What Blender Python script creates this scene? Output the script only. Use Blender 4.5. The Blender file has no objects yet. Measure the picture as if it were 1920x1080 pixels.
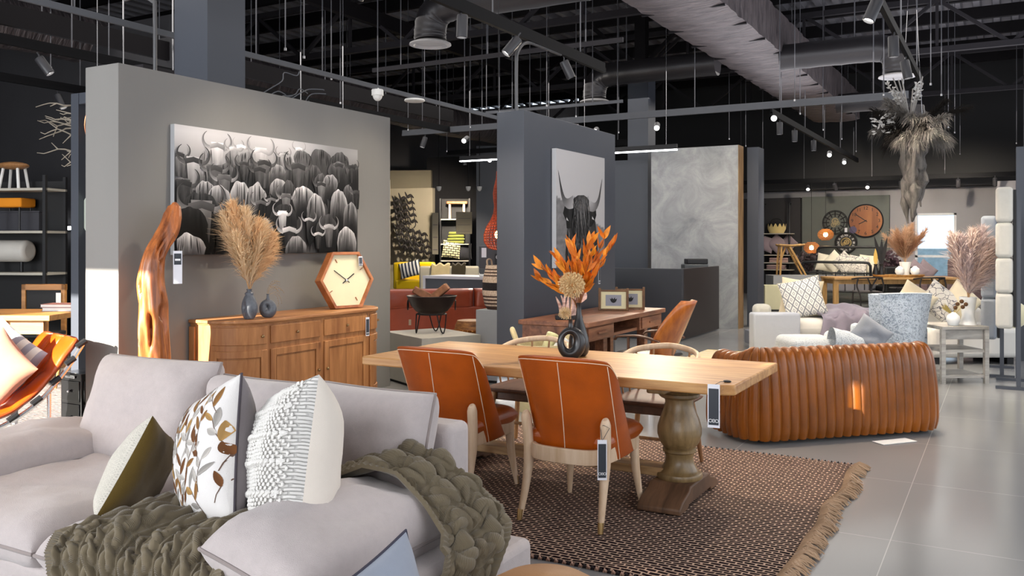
import bpy, math, random
import numpy as np
from mathutils import Vector, Matrix, noise
R = math.radians; PI = math.pi
random.seed(7)
COL = bpy.context.scene.collection
V = Vector

# ---------------------------------------------------------------- materials
MATS = {}
def _new(name):
    m = bpy.data.materials.new(name); m.use_nodes = True
    nt = m.node_tree
    return m, nt, nt.nodes['Principled BSDF']
def rgb(c, k=1.0): return (min(1, c[0]*k), min(1, c[1]*k), min(1, c[2]*k), 1)
def hexc(h):
    h = h.lstrip('#'); o = []
    for i in (0, 2, 4):
        x = int(h[i:i+2], 16)/255
        o.append(x/12.92 if x <= .04045 else ((x+.055)/1.055)**2.4)
    return tuple(o)
def L(nt, a, b): nt.links.new(a, b)
def node(nt, t, **kw):
    n = nt.nodes.new(t)
    for k, v in kw.items():
        if k in n.inputs: n.inputs[k].default_value = v
        else: setattr(n, k, v)
    return n
def coords(nt, scale=(1, 1, 1)):
    tc = node(nt, 'ShaderNodeTexCoord'); mp = node(nt, 'ShaderNodeMapping')
    mp.inputs['Scale'].default_value = scale
    L(nt, tc.outputs['Object'], mp.inputs['Vector']); return mp.outputs['Vector']
def addbump(nt, b, h, strength=.3, dist=.01):
    bp = node(nt, 'ShaderNodeBump', Strength=strength, Distance=dist)
    L(nt, h, bp.inputs['Height']); L(nt, bp.outputs['Normal'], b.inputs['Normal'])
def ramp(nt, fac, stops):
    r = node(nt, 'ShaderNodeValToRGB'); e = r.color_ramp.elements
    while len(e) < len(stops): e.new(.5)
    for i, (p, c) in enumerate(stops): e[i].position = p; e[i].color = rgb(c)
    L(nt, fac, r.inputs['Fac']); return r.outputs['Color']
def plain(name, c, rough=.5, metal=0, var=.0, scale=8, bump=0, bscale=60, stretch=(1, 1, 1), emit=0, spec=None, coat=0, sheen=0):
    if name in MATS: return MATS[name]
    m, nt, b = _new(name)
    if isinstance(c, str): c = hexc(c)
    b.inputs['Roughness'].default_value = rough; b.inputs['Metallic'].default_value = metal
    b.inputs['Base Color'].default_value = rgb(c)
    if spec is not None: b.inputs['Specular IOR Level'].default_value = spec
    if coat: b.inputs['Coat Weight'].default_value = coat; b.inputs['Coat Roughness'].default_value = .15
    if sheen: b.inputs['Sheen Weight'].default_value = sheen
    co = coords(nt, stretch)
    n = node(nt, 'ShaderNodeTexNoise', Scale=scale, Detail=5.0); L(nt, co, n.inputs['Vector'])
    v = var or .03
    L(nt, ramp(nt, n.outputs['Fac'], [(.3, [x*(1-v) for x in c]), (.7, [x*(1+v) for x in c])]), b.inputs['Base Color'])
    if bump:
        n2 = node(nt, 'ShaderNodeTexNoise', Scale=bscale, Detail=4.0); L(nt, co, n2.inputs['Vector'])
        addbump(nt, b, n2.outputs['Fac'], bump, .01)
    if emit:
        b.inputs['Emission Color'].default_value = rgb(c); b.inputs['Emission Strength'].default_value = emit
    MATS[name] = m; return m
def fabric(name, c, weave=350, var=.08, bump=.25, sheen=.3, big=3):
    if name in MATS: return MATS[name]
    m, nt, b = _new(name)
    if isinstance(c, str): c = hexc(c)
    b.inputs['Roughness'].default_value = .95; b.inputs['Sheen Weight'].default_value = sheen; b.inputs['Specular IOR Level'].default_value = .15
    co = coords(nt)
    n = node(nt, 'ShaderNodeTexNoise', Scale=float(big), Detail=8.0, Roughness=.7); L(nt, co, n.inputs['Vector'])
    L(nt, ramp(nt, n.outputs['Fac'], [(.3, [x*(1-var) for x in c]), (.7, [x*(1+var) for x in c])]), b.inputs['Base Color'])
    n2 = node(nt, 'ShaderNodeTexNoise', Scale=float(weave), Detail=2.0); L(nt, co, n2.inputs['Vector'])
    n3 = node(nt, 'ShaderNodeTexNoise', Scale=7.0, Detail=3.0, Distortion=.6); L(nt, co, n3.inputs['Vector'])
    ad = node(nt, 'ShaderNodeMath', operation='MULTIPLY_ADD'); L(nt, n3.outputs['Fac'], ad.inputs[0]); ad.inputs[1].default_value = 3.0
    L(nt, n2.outputs['Fac'], ad.inputs[2])
    addbump(nt, b, ad.outputs[0], bump, .006)
    MATS[name] = m; return m
def wood(name, c1, c2, stretch=(1, 12, 12), scale=2.5, rough=.5, plank=0, pax='Y', bump=.08, coat=0, knots=0):
    if name in MATS: return MATS[name]
    m, nt, b = _new(name)
    c1, c2 = [hexc(c) if isinstance(c, str) else c for c in (c1, c2)]
    b.inputs['Roughness'].default_value = rough
    if coat: b.inputs['Coat Weight'].default_value = coat
    co = coords(nt, stretch)
    vec = co
    if plank:
        tc = node(nt, 'ShaderNodeTexCoord'); sp = node(nt, 'ShaderNodeSeparateXYZ'); L(nt, tc.outputs['Object'], sp.inputs[0])
        fl = node(nt, 'ShaderNodeMath', operation='MULTIPLY'); L(nt, sp.outputs[pax], fl.inputs[0]); fl.inputs[1].default_value = 1/plank
        f2 = node(nt, 'ShaderNodeMath', operation='FLOOR'); L(nt, fl.outputs[0], f2.inputs[0])
        wn = node(nt, 'ShaderNodeTexWhiteNoise', noise_dimensions='1D'); L(nt, f2.outputs[0], wn.inputs['W'])
        ad = node(nt, 'ShaderNodeVectorMath', operation='MULTIPLY_ADD'); L(nt, wn.outputs['Color'], ad.inputs[0])
        ad.inputs[1].default_value = (9, 9, 9); L(nt, co, ad.inputs[2]); vec = ad.outputs[0]
    n = node(nt, 'ShaderNodeTexNoise', Scale=scale, Detail=7.0, Roughness=.62, Distortion=.35); L(nt, vec, n.inputs['Vector'])
    mid = [(x+y)/2 for x, y in zip(c1, c2)]
    colr = ramp(nt, n.outputs['Fac'], [(.3, c2), (.5, mid), (.68, c1)])
    if plank:
        mx = node(nt, 'ShaderNodeMix', data_type='RGBA', blend_type='MULTIPLY'); mx.inputs['Factor'].default_value = .45
        L(nt, colr, mx.inputs['A'])
        L(nt, ramp(nt, wn.outputs['Value'], [(0, (.62, .56, .5)), (1, (1, 1, 1))]), mx.inputs['B']); colr = mx.outputs['Result']
    if knots:
        k = node(nt, 'ShaderNodeTexVoronoi', Scale=float(knots)); L(nt, coords(nt, (1, 1, .6)), k.inputs['Vector'])
        mk = node(nt, 'ShaderNodeMix', data_type='RGBA', blend_type='MULTIPLY'); mk.inputs['Factor'].default_value = .7
        L(nt, colr, mk.inputs['A']); L(nt, ramp(nt, k.outputs['Distance'], [(.02, (.35, .22, .12)), (.13, (1, 1, 1))]), mk.inputs['B']); colr = mk.outputs['Result']
    L(nt, colr, b.inputs['Base Color'])
    addbump(nt, b, n.outputs['Fac'], bump, .01)
    MATS[name] = m; return m
def leather(name, c, rough=.38, var=.22, bump=.12, scale=5, coat=.15, spec=.5):
    if name in MATS: return MATS[name]
    m, nt, b = _new(name)
    if isinstance(c, str): c = hexc(c)
    b.inputs['Roughness'].default_value = rough; b.inputs['Coat Weight'].default_value = coat; b.inputs['Coat Roughness'].default_value = .2; b.inputs['Specular IOR Level'].default_value = spec
    co = coords(nt)
    n = node(nt, 'ShaderNodeTexNoise', Scale=float(scale), Detail=6.0); L(nt, co, n.inputs['Vector'])
    L(nt, ramp(nt, n.outputs['Fac'], [(.3, [x*(1-var) for x in c]), (.7, [min(1, x*(1+var)) for x in c])]), b.inputs['Base Color'])
    v = node(nt, 'ShaderNodeTexVoronoi', Scale=260.0); L(nt, co, v.inputs['Vector'])
    n3 = node(nt, 'ShaderNodeTexNoise', Scale=14.0, Detail=4.0, Distortion=.8); L(nt, co, n3.inputs['Vector'])
    ad = node(nt, 'ShaderNodeMath', operation='MULTIPLY_ADD'); L(nt, n3.outputs['Fac'], ad.inputs[0]); ad.inputs[1].default_value = 2.2
    L(nt, v.outputs['Distance'], ad.inputs[2]); addbump(nt, b, ad.outputs[0], bump, .008)
    MATS[name] = m; return m
def fluff(name, c, tr=.5):
    if name in MATS: return MATS[name]
    m = bpy.data.materials.new(name); m.use_nodes = True; nt = m.node_tree; nt.nodes.remove(nt.nodes['Principled BSDF'])
    c = hexc(c); d = node(nt, 'ShaderNodeBsdfDiffuse', Color=rgb(c)); t = node(nt, 'ShaderNodeBsdfTranslucent', Color=rgb(c)); mx = node(nt, 'ShaderNodeMixShader'); mx.inputs[0].default_value = tr
    L(nt, d.outputs[0], mx.inputs[1]); L(nt, t.outputs[0], mx.inputs[2]); L(nt, mx.outputs[0], nt.nodes['Material Output'].inputs['Surface']); MATS[name] = m; return m
def vcol(name, rough=.8, coat=0):
    if name in MATS: return MATS[name]
    m, nt, b = _new(name); b.inputs['Roughness'].default_value = rough; b.inputs['Specular IOR Level'].default_value = .2
    a = node(nt, 'ShaderNodeAttribute', attribute_name='Col'); L(nt, a.outputs['Color'], b.inputs['Base Color'])
    MATS[name] = m; return m
def glow(name, c, s):
    if name in MATS: return MATS[name]
    m, nt, b = _new(name); b.inputs['Base Color'].default_value = rgb(c)
    b.inputs['Emission Color'].default_value = rgb(c); b.inputs['Emission Strength'].default_value = s
    MATS[name] = m; return m

# ---------------------------------------------------------------- mesh builder
def frame(d):
    d = d.normalized(); a = V((0, 0, 1)) if abs(d.z) < .9 else V((1, 0, 0))
    x = d.cross(a).normalized(); return x, x.cross(d).normalized()
class MB:
    def __init__(s): s.v = []; s.f = []; s.mi = []; s.c = []; s.X = None
    def add(s, vs, fs, m=0, col=None):
        o = len(s.v)
        if s.X is not None: vs = [s.X @ V(p) for p in vs]
        s.v += [tuple(p) for p in vs]; s.f += [tuple(i+o for i in f) for f in fs]; s.mi += [m]*len(fs)
        if col is not None: s.c += col if isinstance(col, list) else [col]*len(vs)
        return s
    def box(s, c, sz, rz=0, m=0, mat=None):
        x, y, z = sz[0]/2, sz[1]/2, sz[2]/2
        vs = [V((a*x, b*y, e*z)) for e in (-1, 1) for b in (-1, 1) for a in (-1, 1)]
        Rm = mat if mat is not None else Matrix.Rotation(rz, 3, 'Z')
        vs = [Rm @ p + V(c) for p in vs]
        return s.add(vs, [(0, 2, 3, 1), (4, 5, 7, 6), (0, 1, 5, 4), (2, 6, 7, 3), (0, 4, 6, 2), (1, 3, 7, 5)], m)
    def bb(s, x0, x1, y0, y1, z0, z1, m=0): return s.box(((x0+x1)/2, (y0+y1)/2, (z0+z1)/2), (x1-x0, y1-y0, z1-z0), 0, m)
    def bar(s, p0, p1, w, h, m=0):
        p0, p1 = V(p0), V(p1); d = p1-p0; x, y = frame(d)
        vs = [p + x*a*w/2 + y*b*h/2 for p in (p0, p1) for a, b in ((-1, -1), (1, -1), (1, 1), (-1, 1))]
        return s.add(vs, [(0, 3, 2, 1), (4, 5, 6, 7)] + [(i, (i+1) % 4, 4+(i+1) % 4, 4+i) for i in range(4)], m)
    def tube(s, pts, r, n=8, closed=False, caps=True, m=0, flat=1.0, up=None, col=None):
        pts = [V(p) for p in pts]; N = len(pts); rr = r if isinstance(r, (list, tuple)) else [r]*N
        vs = []; px = None
        for i, p in enumerate(pts):
            d = pts[(i+1) % N]-pts[i-1] if closed else pts[min(i+1, N-1)]-pts[max(i-1, 0)]
            if d.length < 1e-9: d = V((0, 0, 1))
            d.normalize()
            if px is None: px = (V(up).cross(d)).normalized() if up else frame(d)[0]
            px = px - d*px.dot(d)
            px = px.normalized() if px.length > 1e-6 else frame(d)[0]
            py = d.cross(px)
            for k in range(n):
                a = 2*PI*k/n; vs.append(p + px*math.cos(a)*rr[i] + py*math.sin(a)*rr[i]*flat)
        fs = []
        for i in range(N if closed else N-1):
            j = (i+1) % N
            for k in range(n): fs.append((i*n+k, i*n+(k+1) % n, j*n+(k+1) % n, j*n+k))
        if caps and not closed: fs += [tuple(range(n-1, -1, -1)), tuple(range((N-1)*n, N*n))]
        cc = None
        if col is not None: cc = [c for c in col for _ in range(n)]
        return s.add(vs, fs, m, cc)
    def cyl(s, p0, p1, r0, r1=None, n=16, m=0): return s.tube([p0, p1], [r0, r0 if r1 is None else r1], n, m=m)
    def lathe(s, prof, n=24, c=(0, 0, 0), m=0, sx=1, sy=1):
        vs = []; fs = []
        for r, z in prof:
            for k in range(n):
                a = 2*PI*k/n; vs.append((c[0]+r*math.cos(a)*sx, c[1]+r*math.sin(a)*sy, c[2]+z))
        for i in range(len(prof)-1):
            for k in range(n): fs.append((i*n+k, i*n+(k+1) % n, (i+1)*n+(k+1) % n, (i+1)*n+k))
        if prof[0][0] > 1e-4: fs.append(tuple(range(n-1, -1, -1)))
        if prof[-1][0] > 1e-4: fs.append(tuple(range((len(prof)-1)*n, len(prof)*n)))
        return s.add(vs, fs, m)
    def grid(s, fn, nu, nv, cu=False, cv=False, m=0, colfn=None):
        vs = [fn(i/(nu if cu else nu-1), j/(nv if cv else nv-1)) for i in range(nu) for j in range(nv)]
        fs = []
        for i in range(nu if cu else nu-1):
            for j in range(nv if cv else nv-1):
                a, b = (i+1) % nu, (j+1) % nv
                fs.append((i*nv+j, a*nv+j, a*nv+b, i*nv+b))
        cc = [colfn(i/(nu-1), j/(nv-1)) for i in range(nu) for j in range(nv)] if colfn else None
        return s.add(vs, fs, m, cc)
    def prism(s, poly, z0, z1, m=0):
        n = len(poly); vs = [(x, y, z0) for x, y in poly]+[(x, y, z1) for x, y in poly]
        return s.add(vs, [tuple(range(n-1, -1, -1)), tuple(range(n, 2*n))]+[(i, (i+1) % n, n+(i+1) % n, n+i) for i in range(n)], m)
    def ell(s, c, r, n=16, h=10, m=0):
        if not isinstance(r, (list, tuple)): r = (r, r, r)
        return s.lathe([(max(1e-5, math.cos(PI*(i/h-.5))), 0) for i in range(h+1)], n, m=m) if False else s.add(
            [(c[0]+r[0]*math.cos(PI*(i/h-.5))*math.cos(2*PI*k/n), c[1]+r[1]*math.cos(PI*(i/h-.5))*math.sin(2*PI*k/n), c[2]+r[2]*math.sin(PI*(i/h-.5))) for i in range(h+1) for k in range(n)],
            [(i*n+k, i*n+(k+1) % n, (i+1)*n+(k+1) % n, (i+1)*n+k) for i in range(h) for k in range(n)], m)
    def cushion(s, w, h, t, p=4, q=.5, c=.0, n=18, m0=0, m1=None, wr=.0, seed=0, tf=1, tb=1):
        """soft pad in local XY (front +Z): thickness t, profile exponent p, pinched edges c"""
        m1 = m0 if m1 is None else m1
        def pt(u, v, sg):
            x = w/2*u*(1-c*(1-v*v)); y = h/2*v*(1-c*(1-u*u))
            k = max(0, (1-abs(u)**p)*(1-abs(v)**p))**q
            z = sg*t/2*k*(tf if sg > 0 else tb)
            if wr: z += wr*k*noise.noise(V((x*5+seed, y*5, sg*2.)))*sg; z += wr*.5*k*noise.noise(V((x*13+seed, y*11, sg*5.)))*sg
            return (x, y, z)
        ss = [math.sin((i/n-.5)*PI) for i in range(n+1)]
        for sg, mm in ((1, m0), (-1, m1)):
            vs = [pt(u, v, sg) for u in ss for v in ss]; N = n+1
            fs = [((i*N+j), (i+1)*N+j, (i+1)*N+j+1, i*N+j+1) if sg > 0 else (i*N+j, i*N+j+1, (i+1)*N+j+1, (i+1)*N+j) for i in range(n) for j in range(n)]
            s.add(vs, fs, mm)
        return s
    def rim(s, w, h, c=0, n=18):
        o = []
        for k in range(4*n):
            e, t = divmod(k, n); t = t/n*2-1
            u, v = [(t, -1), (1, t), (-t, 1), (-1, -t)][e]
            o.append((w/2*u*(1-c*(1-v*v)), h/2*v*(1-c*(1-u*u)), 0))
        return o
    def build(s, name, mats, parent=None, smooth=40, bevel=0, seg=2, sub=0, weld=True, loc=None, kind=None, solid=0):
        me = bpy.data.meshes.new(name)
        me.from_pydata(s.v, [], s.f)
        if not isinstance(mats, (list, tuple)): mats = [mats]
        for m in mats: me.materials.append(m)
        if len(mats) > 1: me.polygons.foreach_set('material_index', s.mi)
        if s.c and len(s.c) == len(s.v):
            a = me.color_attributes.new('Col', 'FLOAT_COLOR', 'POINT')
            fl = [x for c in s.c for x in (c if len(c) == 4 else (*c, 1))]
            a.data.foreach_set('color', fl)
        me.update()
        if smooth:
            me.polygons.foreach_set('use_smooth', [True]*len(me.polygons))
            me.set_sharp_from_angle(angle=R(smooth))
        o = bpy.data.objects.new(name, me); COL.objects.link(o)
        if parent is not None: o.parent = parent
        if loc: o.location = loc
        if solid:
            md = o.modifiers.new('solid', 'SOLIDIFY'); md.thickness = solid; md.offset = 0
        if bevel:
            md = o.modifiers.new('bevel', 'BEVEL'); md.width = bevel; md.segments = seg; md.limit_method = 'ANGLE'; md.angle_limit = R(50); md.harden_normals = False
        if sub:
            md = o.modifiers.new('sub', 'SUBSURF'); md.levels = sub; md.render_levels = sub
        if kind: o['kind'] = kind
        return o
def tag(o, label, cat=None, group=None, kind=None):
    if label: o['label'] = label
    if cat: o['category'] = cat
    if group: o['group'] = group
    if kind: o['kind'] = kind
    return o
def thing(name, label, cat, loc=(0, 0, 0), rz=0, group=None, rot=None):
    o = bpy.data.objects.new(name, None); o.empty_display_size = .1; COL.objects.link(o)
    o.location = loc; o.rotation_euler = rot if rot else (0, 0, rz)
    return tag(o, label, cat, group)
def struct(o): o['kind'] = 'structure'; return o
def kids(o): return [c for c in COL.objects if c.parent == o]
def dup(o, loc=None, rz=None, label=None, parent=None, rot=None, scale=None):
    c = o.copy(); COL.objects.link(c)
    if parent is not None: c.parent = parent
    if loc is not None: c.location = loc
    if rz is not None: c.rotation_euler = (0, 0, rz)
    if rot is not None: c.rotation_euler = rot
    if scale: c.scale = scale
    if label: c['label'] = label
    for k in kids(o): dup(k, parent=c)
    return c
def spline(pts, n=40, closed=False):
    pts = [V(p) for p in pts]; N = len(pts); out = []
    segs = N if closed else N-1
    for i in range(segs):
        g = lambda k: pts[k % N] if closed else pts[max(0, min(N-1, k))]
        a, b, c, d = g(i-1), g(i), g(i+1), g(i+2)
        m = max(2, n//segs)
        for j in range(m):
            t = j/m
            out.append(.5*((2*b)+(c-a)*t+(2*a-5*b+4*c-d)*t*t+(3*b-a-3*c+d)*t**3))
    if not closed: out.append(pts[-1])
    return out
def text(name, body, size, mat, parent, loc, rot, ext=.0005, align='CENTER'):
    cu = bpy.data.curves.new(name, 'FONT'); cu.body = body; cu.size = size; cu.extrude = ext; cu.align_x = align; cu.align_y = 'CENTER'
    t = bpy.data.objects.new(name+'_tmp', cu); COL.objects.link(t)
    dg = bpy.context.evaluated_depsgraph_get(); dg.update()
    me = bpy.data.meshes.new_from_object(t.evaluated_get(dg)); bpy.data.objects.remove(t)
    me.materials.clear(); me.materials.append(mat)
    o = bpy.data.objects.new(name, me); COL.objects.link(o)
    o.parent = parent; o.location = loc; o.rotation_euler = rot; return o
def lerp(a, b, t): return a+(b-a)*t
def interp(xs, ys, x):
    return float(np.interp(x, xs, ys))
# ================================================================ materials used widely
m_linen = fabric('linen_beige', '#b6acaa', weave=420, var=.05, bump=.4, big=30)
m_linenpipe = fabric('linen_piping', '#8d827f', weave=420, var=.03, bump=.1)
m_black = plain('black_metal', (.012, .012, .014), .45, .3)
m_blackm = plain('matte_black', (.006, .006, .007), .7)
m_brass = plain('brass', (.62, .44, .2), .3, 1)
m_steel = plain('steel', (.6, .6, .62), .25, 1)
m_rod = plain('rod_steel', (.10, .10, .11), .5, .3)
m_white = plain('white_paint', (.8, .8, .78), .6)
m_tagdark = plain('tag_charcoal', (.03, .035, .045), .3)
m_tagedge = plain('tag_clear_edge', (.75, .75, .8), .25)
m_string = plain('tag_string', (.06, .055, .06), .7)
m_logo = plain('tag_print_white', (.8, .8, .8), .5)
m_table = wood('table_top_wood', '#d3a469', '#9f6a36', (.9, 9, 9), 2.6, .42, plank=.1, pax='Y', bump=.05)
m_pedestal = wood('pedestal_wood', '#8f7650', '#54401f', (6, 6, .9), 2.4, .42, coat=.15)
m_footwood = wood('pedestal_foot_wood', '#6f5038', '#3d2818', (1, 1, 8), 2.5, .6)
m_ash = wood('pale_ash', '#d8bfa4', '#bc9b78', (8, 8, .8), 2.5, .5)
m_side = wood('sideboard_pine', '#bf8550', '#8a5429', (5, 5, .7), 2.2, .5, plank=.16, pax='Y', bump=.06, knots=4)
m_sidetop = wood('sideboard_top_pine', '#c08a58', '#8c572f', (6, .8, 6), 2.2, .45, plank=.14, pax='X', bump=.05)
m_cog = leather('cognac_leather', '#9c4608', .33, spec=.35)
m_thread = plain('pale_thread', (.75, .55, .38), .7)
m_channel = leather('channel_leather', '#844604', .30, var=.34, scale=3, coat=.12, spec=.35)

# ================================================================ shell
def floor_mat():
    m, nt, b = _new('polished_tile')
    co = coords(nt); co.node.inputs['Location'].default_value = (.5, .04, 0)
    n = node(nt, 'ShaderNodeTexNoise', Scale=.6, Detail=3.0); L(nt, co, n.inputs['Vector'])
    br = node(nt, 'ShaderNodeTexBrick', offset=0.0, Scale=1.0); L(nt, co, br.inputs['Vector'])
    br.inputs['Mortar Size'].default_value = .0022; br.inputs['Brick Width'].default_value = 1.2; br.inputs['Row Height'].default_value = 1.2
    c = ramp(nt, n.outputs['Fac'], [(.3, (.235, .235, .235)), (.7, (.27, .268, .265))])
    L(nt, c, br.inputs['Color1']); L(nt, c, br.inputs['Color2']); br.inputs['Mortar'].default_value = (.46, .45, .43, 1)
    L(nt, br.outputs['Color'], b.inputs['Base Color'])
    n2 = node(nt, 'ShaderNodeTexNoise', Scale=1.3, Detail=2.0); L(nt, co, n2.inputs['Vector'])
    rr = node(nt, 'ShaderNodeMapRange'); rr.inputs['To Min'].default_value = .1; rr.inputs['To Max'].default_value = .24
    L(nt, n2.outputs['Fac'], rr.inputs['Value']); L(nt, rr.outputs['Result'], b.inputs['Roughness'])
    b.inputs['Specular IOR Level'].default_value = .65
    return m
m_floor = floor_mat()
m_plaster = plain('grey_plaster', '#7b7976', .85, var=.06, scale=1.5, stretch=(1, 1, .25), bump=.05, bscale=40)
m_slate = plain('slate_paint', '#3e424b', .42, var=.03, scale=2)
m_darkwall = plain('charcoal_paint', '#2a292c', .8, var=.06, scale=2)
m_greywall = plain('light_grey_paint', '#8c8b90', .85, var=.03, scale=1)
def deck_mat():
    m, nt, b = _new('black_deck'); b.inputs['Base Color'].default_value = (.03, .026, .03, 1); b.inputs['Roughness'].default_value = .5
    return m
m_deck = deck_mat()
XL, XR, YB, YF, ZC = -24.0, 3.2, -3.0, 26.2, 6.2
struct(MB().bb(XL, XR, YB, YF, -.1, 0).build('floor', m_floor, smooth=0))
struct(MB().bb(XL-.15, XL, YB, YF, 0, ZC).build('wall_left', m_darkwall, smooth=0))
struct(MB().bb(XL, XR, YB, YF, ZC+.16, ZC+.3).build('ceiling', m_blackm, smooth=0))
# far wall with a window opening
WX0, WX1, WZ0, WZ1 = -2.13, -1.12, .45, 2.3
b = MB()
b.bb(XL, WX0, YF, YF+.2, 0, ZC); b.bb(WX1, XR, YF, YF+.2, 0, ZC); b.bb(WX0, WX1, YF, YF+.2, WZ1, ZC); b.bb(WX0, WX1, YF, YF+.2, 0, WZ0)
struct(b.build('wall_far', m_greywall, smooth=0))
wf = MB()
for x in (WX0+.03, WX1-.03): wf.bb(x-.03, x+.03, YF-.02, YF+.1, WZ0, WZ1)
for z in (WZ0+.03, WZ1-.03, 1.13): wf.bb(WX0, WX1, YF-.02, YF+.1, z-.03, z+.03)
w1 = struct(wf.build('window_1', plain('window_alu', (.5, .52, .55), .4), smooth=0))
def glass_mat():
    m, nt, b = _new('window_glass'); b.inputs['Transmission Weight'].default_value = 1; b.inputs['Roughness'].default_value = .0
    b.inputs['Base Color'].default_value = (.95, .98, 1, 1); b.inputs['IOR'].default_value = 1.02; return m
MB().bb(WX0, WX1, YF+.04, YF+.045, WZ0, WZ1).build('pane', glass_mat(), w1, smooth=0)
# outside: pale boundary wall
o = MB().bb(-8, 4, YF+9, YF+9.2, -.5, 1.28).build('exterior_wall', plain('outside_wall', '#a9bcc0', .9, var=.15, scale=6), smooth=0); struct(o)
struct(MB().bb(-8, 4, YF+.2, YF+9, -.6, -.5).build('exterior_ground', plain('outside_ground', (.3, .3, .3), .9), smooth=0))
# unseen rear wall behind the viewpoint: openings added to shape the sun patches
TE = math.tan(R(18))
ops = [(-10.2, -6.37, .3, 3.66), (-6.03, -5.68, 3.28, 3.62), (-2.53, -2.47, 3.43, 3.75)]
b = MB(); xs = XL
for x0, x1, z0, z1 in ops:
    b.bb(xs, x0, YB-.2, YB, 0, ZC+.16); b.bb(x0, x1, YB-.2, YB, 0, z0); b.bb(x0, x1, YB-.2, YB, z1, ZC+.16); xs = x1
b.bb(xs, XR, YB-.2, YB, 0, ZC+.16)
struct(b.build('wall_rear', m_greywall, smooth=0))
struct(MB().bb(XR, XR+.2, YB, YF, 0, ZC+.16).build('wall_right', m_greywall, smooth=0))

# grey display partition
struct(MB().bb(-5.99, -5.61, 4.10, 7.32, 0, 2.81).build('wall_partition', m_plaster, smooth=0, bevel=.004))
struct(MB().bb(-4.43, -4.12, 7.52, 9.83, 0, 2.81).build('wall_slate', m_slate, smooth=0, bevel=.004))
struct(MB().bb(-6.72, -6.28, 5.5, 5.95, 0, 6.2).build('column_steel', m_slate, smooth=0))

# ================================================================ tags (a hanging price tag is part of its thing)
def add_tag(parent, top, rz=0, w=.036, h=.15, knot=None, style='dark', tilt=0):
    """hanging swing tag facing local -Y, top centre at `top`"""
    rot = (tilt, 0, rz)
    c = MB().box((0, 0, -h/2), (w, .002, h)).build('price_tag', m_tagedge, parent, smooth=0); c.location = top; c.rotation_euler = rot
    if style == 'dark':
        MB().box((0, -.0016, -h/2-.004), (w*.82, .001, h*.84)).build('tag_face', m_tagdark, c, smooth=0)
        b = MB(); r = w*.15; z = -h*.84
        for i, dx in enumerate((-1.75, 0, 1.75)):
            pts = [(dx*r+r*.92*math.cos(a), -.0026, z+r*.8*math.sin(a)) for a in [R(x) for x in (range(40, 321, 20) if i == 0 else range(0, 360, 20))]]
            b.tube(pts, r*.17, 5, closed=(i > 0))
        b.tube([(-r*.9, -.0026, z), (r*.9, -.0026, z)], r*.15, 5)
        b.build('tag_logo', m_logo, c)
    elif style == 'half':
        MB().box((0, -.0016, -h*.25), (w*.8, .001, h*.34)).build('tag_face', m_tagdark, c, smooth=0)
        MB().box((0, -.0024, -h*.27), (w*.6, .0008, h*.06)).build('tag_logo', m_logo, c, smooth=0)
    if knot is not None:
        k = [V(q)-V(top) for q in knot]; Rm = Matrix.Rotation(-rz, 3, 'Z')
        MB().tube([Rm @ q for q in k], .0016, 5).build('tag_string', m_string, c)
    return c

# ================================================================ beige linen sofa
sofa = thing('linen_sofa', 'large beige linen slipcover sofa in the foreground with soft padded arms', 'sofa', (-3.0, 2.5, 0))
def sx(x, y, z): return (x+3.0, y-2.5, z)
b = MB(); b.bb(-4.18+3, -1.63+3, -.60, .55, .06, .33); b.build('base_frame', m_linen, sofa, bevel=.03, seg=3)
b = MB(); b.bb(-3.86+3, -1.995+3, .5, .67, .3, .74); b.build('back_frame', m_linen, sofa, bevel=.035, seg=4)
for x0, x1 in ((-4.18, -3.81), (-1.99, -1.63)):
    MB().bb(x0+3, x1+3, -.62, .36, .06, .41).build('arm', m_linen, sofa, bevel=.05, seg=4)
def local(rot, loc): return Matrix.Translation(loc) @ rot
for i, (x0, x1, sd) in enumerate(((-3.82, -3.01, 1), (-2.99, -2.10, 5))):
    b = MB(); b.X = Matrix.Translation(((x0+x1)/2+3, -.12, .40)) @ Matrix.Rotation(R(1), 4, 'X')
    b.cushion(x1-x0, 1.06, .22, p=9, q=.42, n=26, wr=.02, seed=sd)
    cu = b.build('seat_cushion', m_linen, sofa)
    b2 = MB(); b2.X = b.X; b2.tube(b.rim(x1-x0, 1.06), .0075, 6, closed=True); b2.build('piping', m_linenpipe, cu)
for i, (cx, w, hh, ry, rx, sd, yy) in enumerate(((-3.56, .74, .52, 4, 70, 2, .27), (-2.91, .64, .44, 0, 74, 8, .35), (-2.31, .62, .46, -2, 76, 13, .36))):
    b = MB(); b.X = Matrix.Translation((cx+3, yy, .665 if i else .69)) @ Matrix.Rotation(R(ry), 4, 'Z') @ Matrix.Rotation(R(rx), 4, 'X')
    b.cushion(w, hh, .27, p=6, q=.45, c=.03, n=24, wr=.03, seed=sd)
    cu = b.build('back_cushion', m_linen, sofa)
    b2 = MB(); b2.X = b.X; b2.tube(b.rim(w, hh, .03), .0075, 6, closed=True); b2.build('piping', m_linenpipe, cu)
for cx, cy, cz, ww_, hh_, ry, sd in ((-3.92, -.13, .515, .42, .94, 4, 3), (-1.955, -.24, .505, .42, .80, 14, 6)):
    b = MB(); b.X = Matrix.Translation((cx+3, cy, cz)) @ Matrix.Rotation(R(ry), 4, 'Y')
    b.cushion(ww_, hh_, .26, p=5, q=.45, c=.02, n=26, wr=.03, seed=sd); bo = b.build('arm_cushion', m_linen, sofa)
    b2 = MB(); b2.X = b.X; b2.tube(b.rim(ww_, hh_, .02), .0075, 6, closed=True); b2.build('piping', m_linenpipe, bo)

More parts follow.
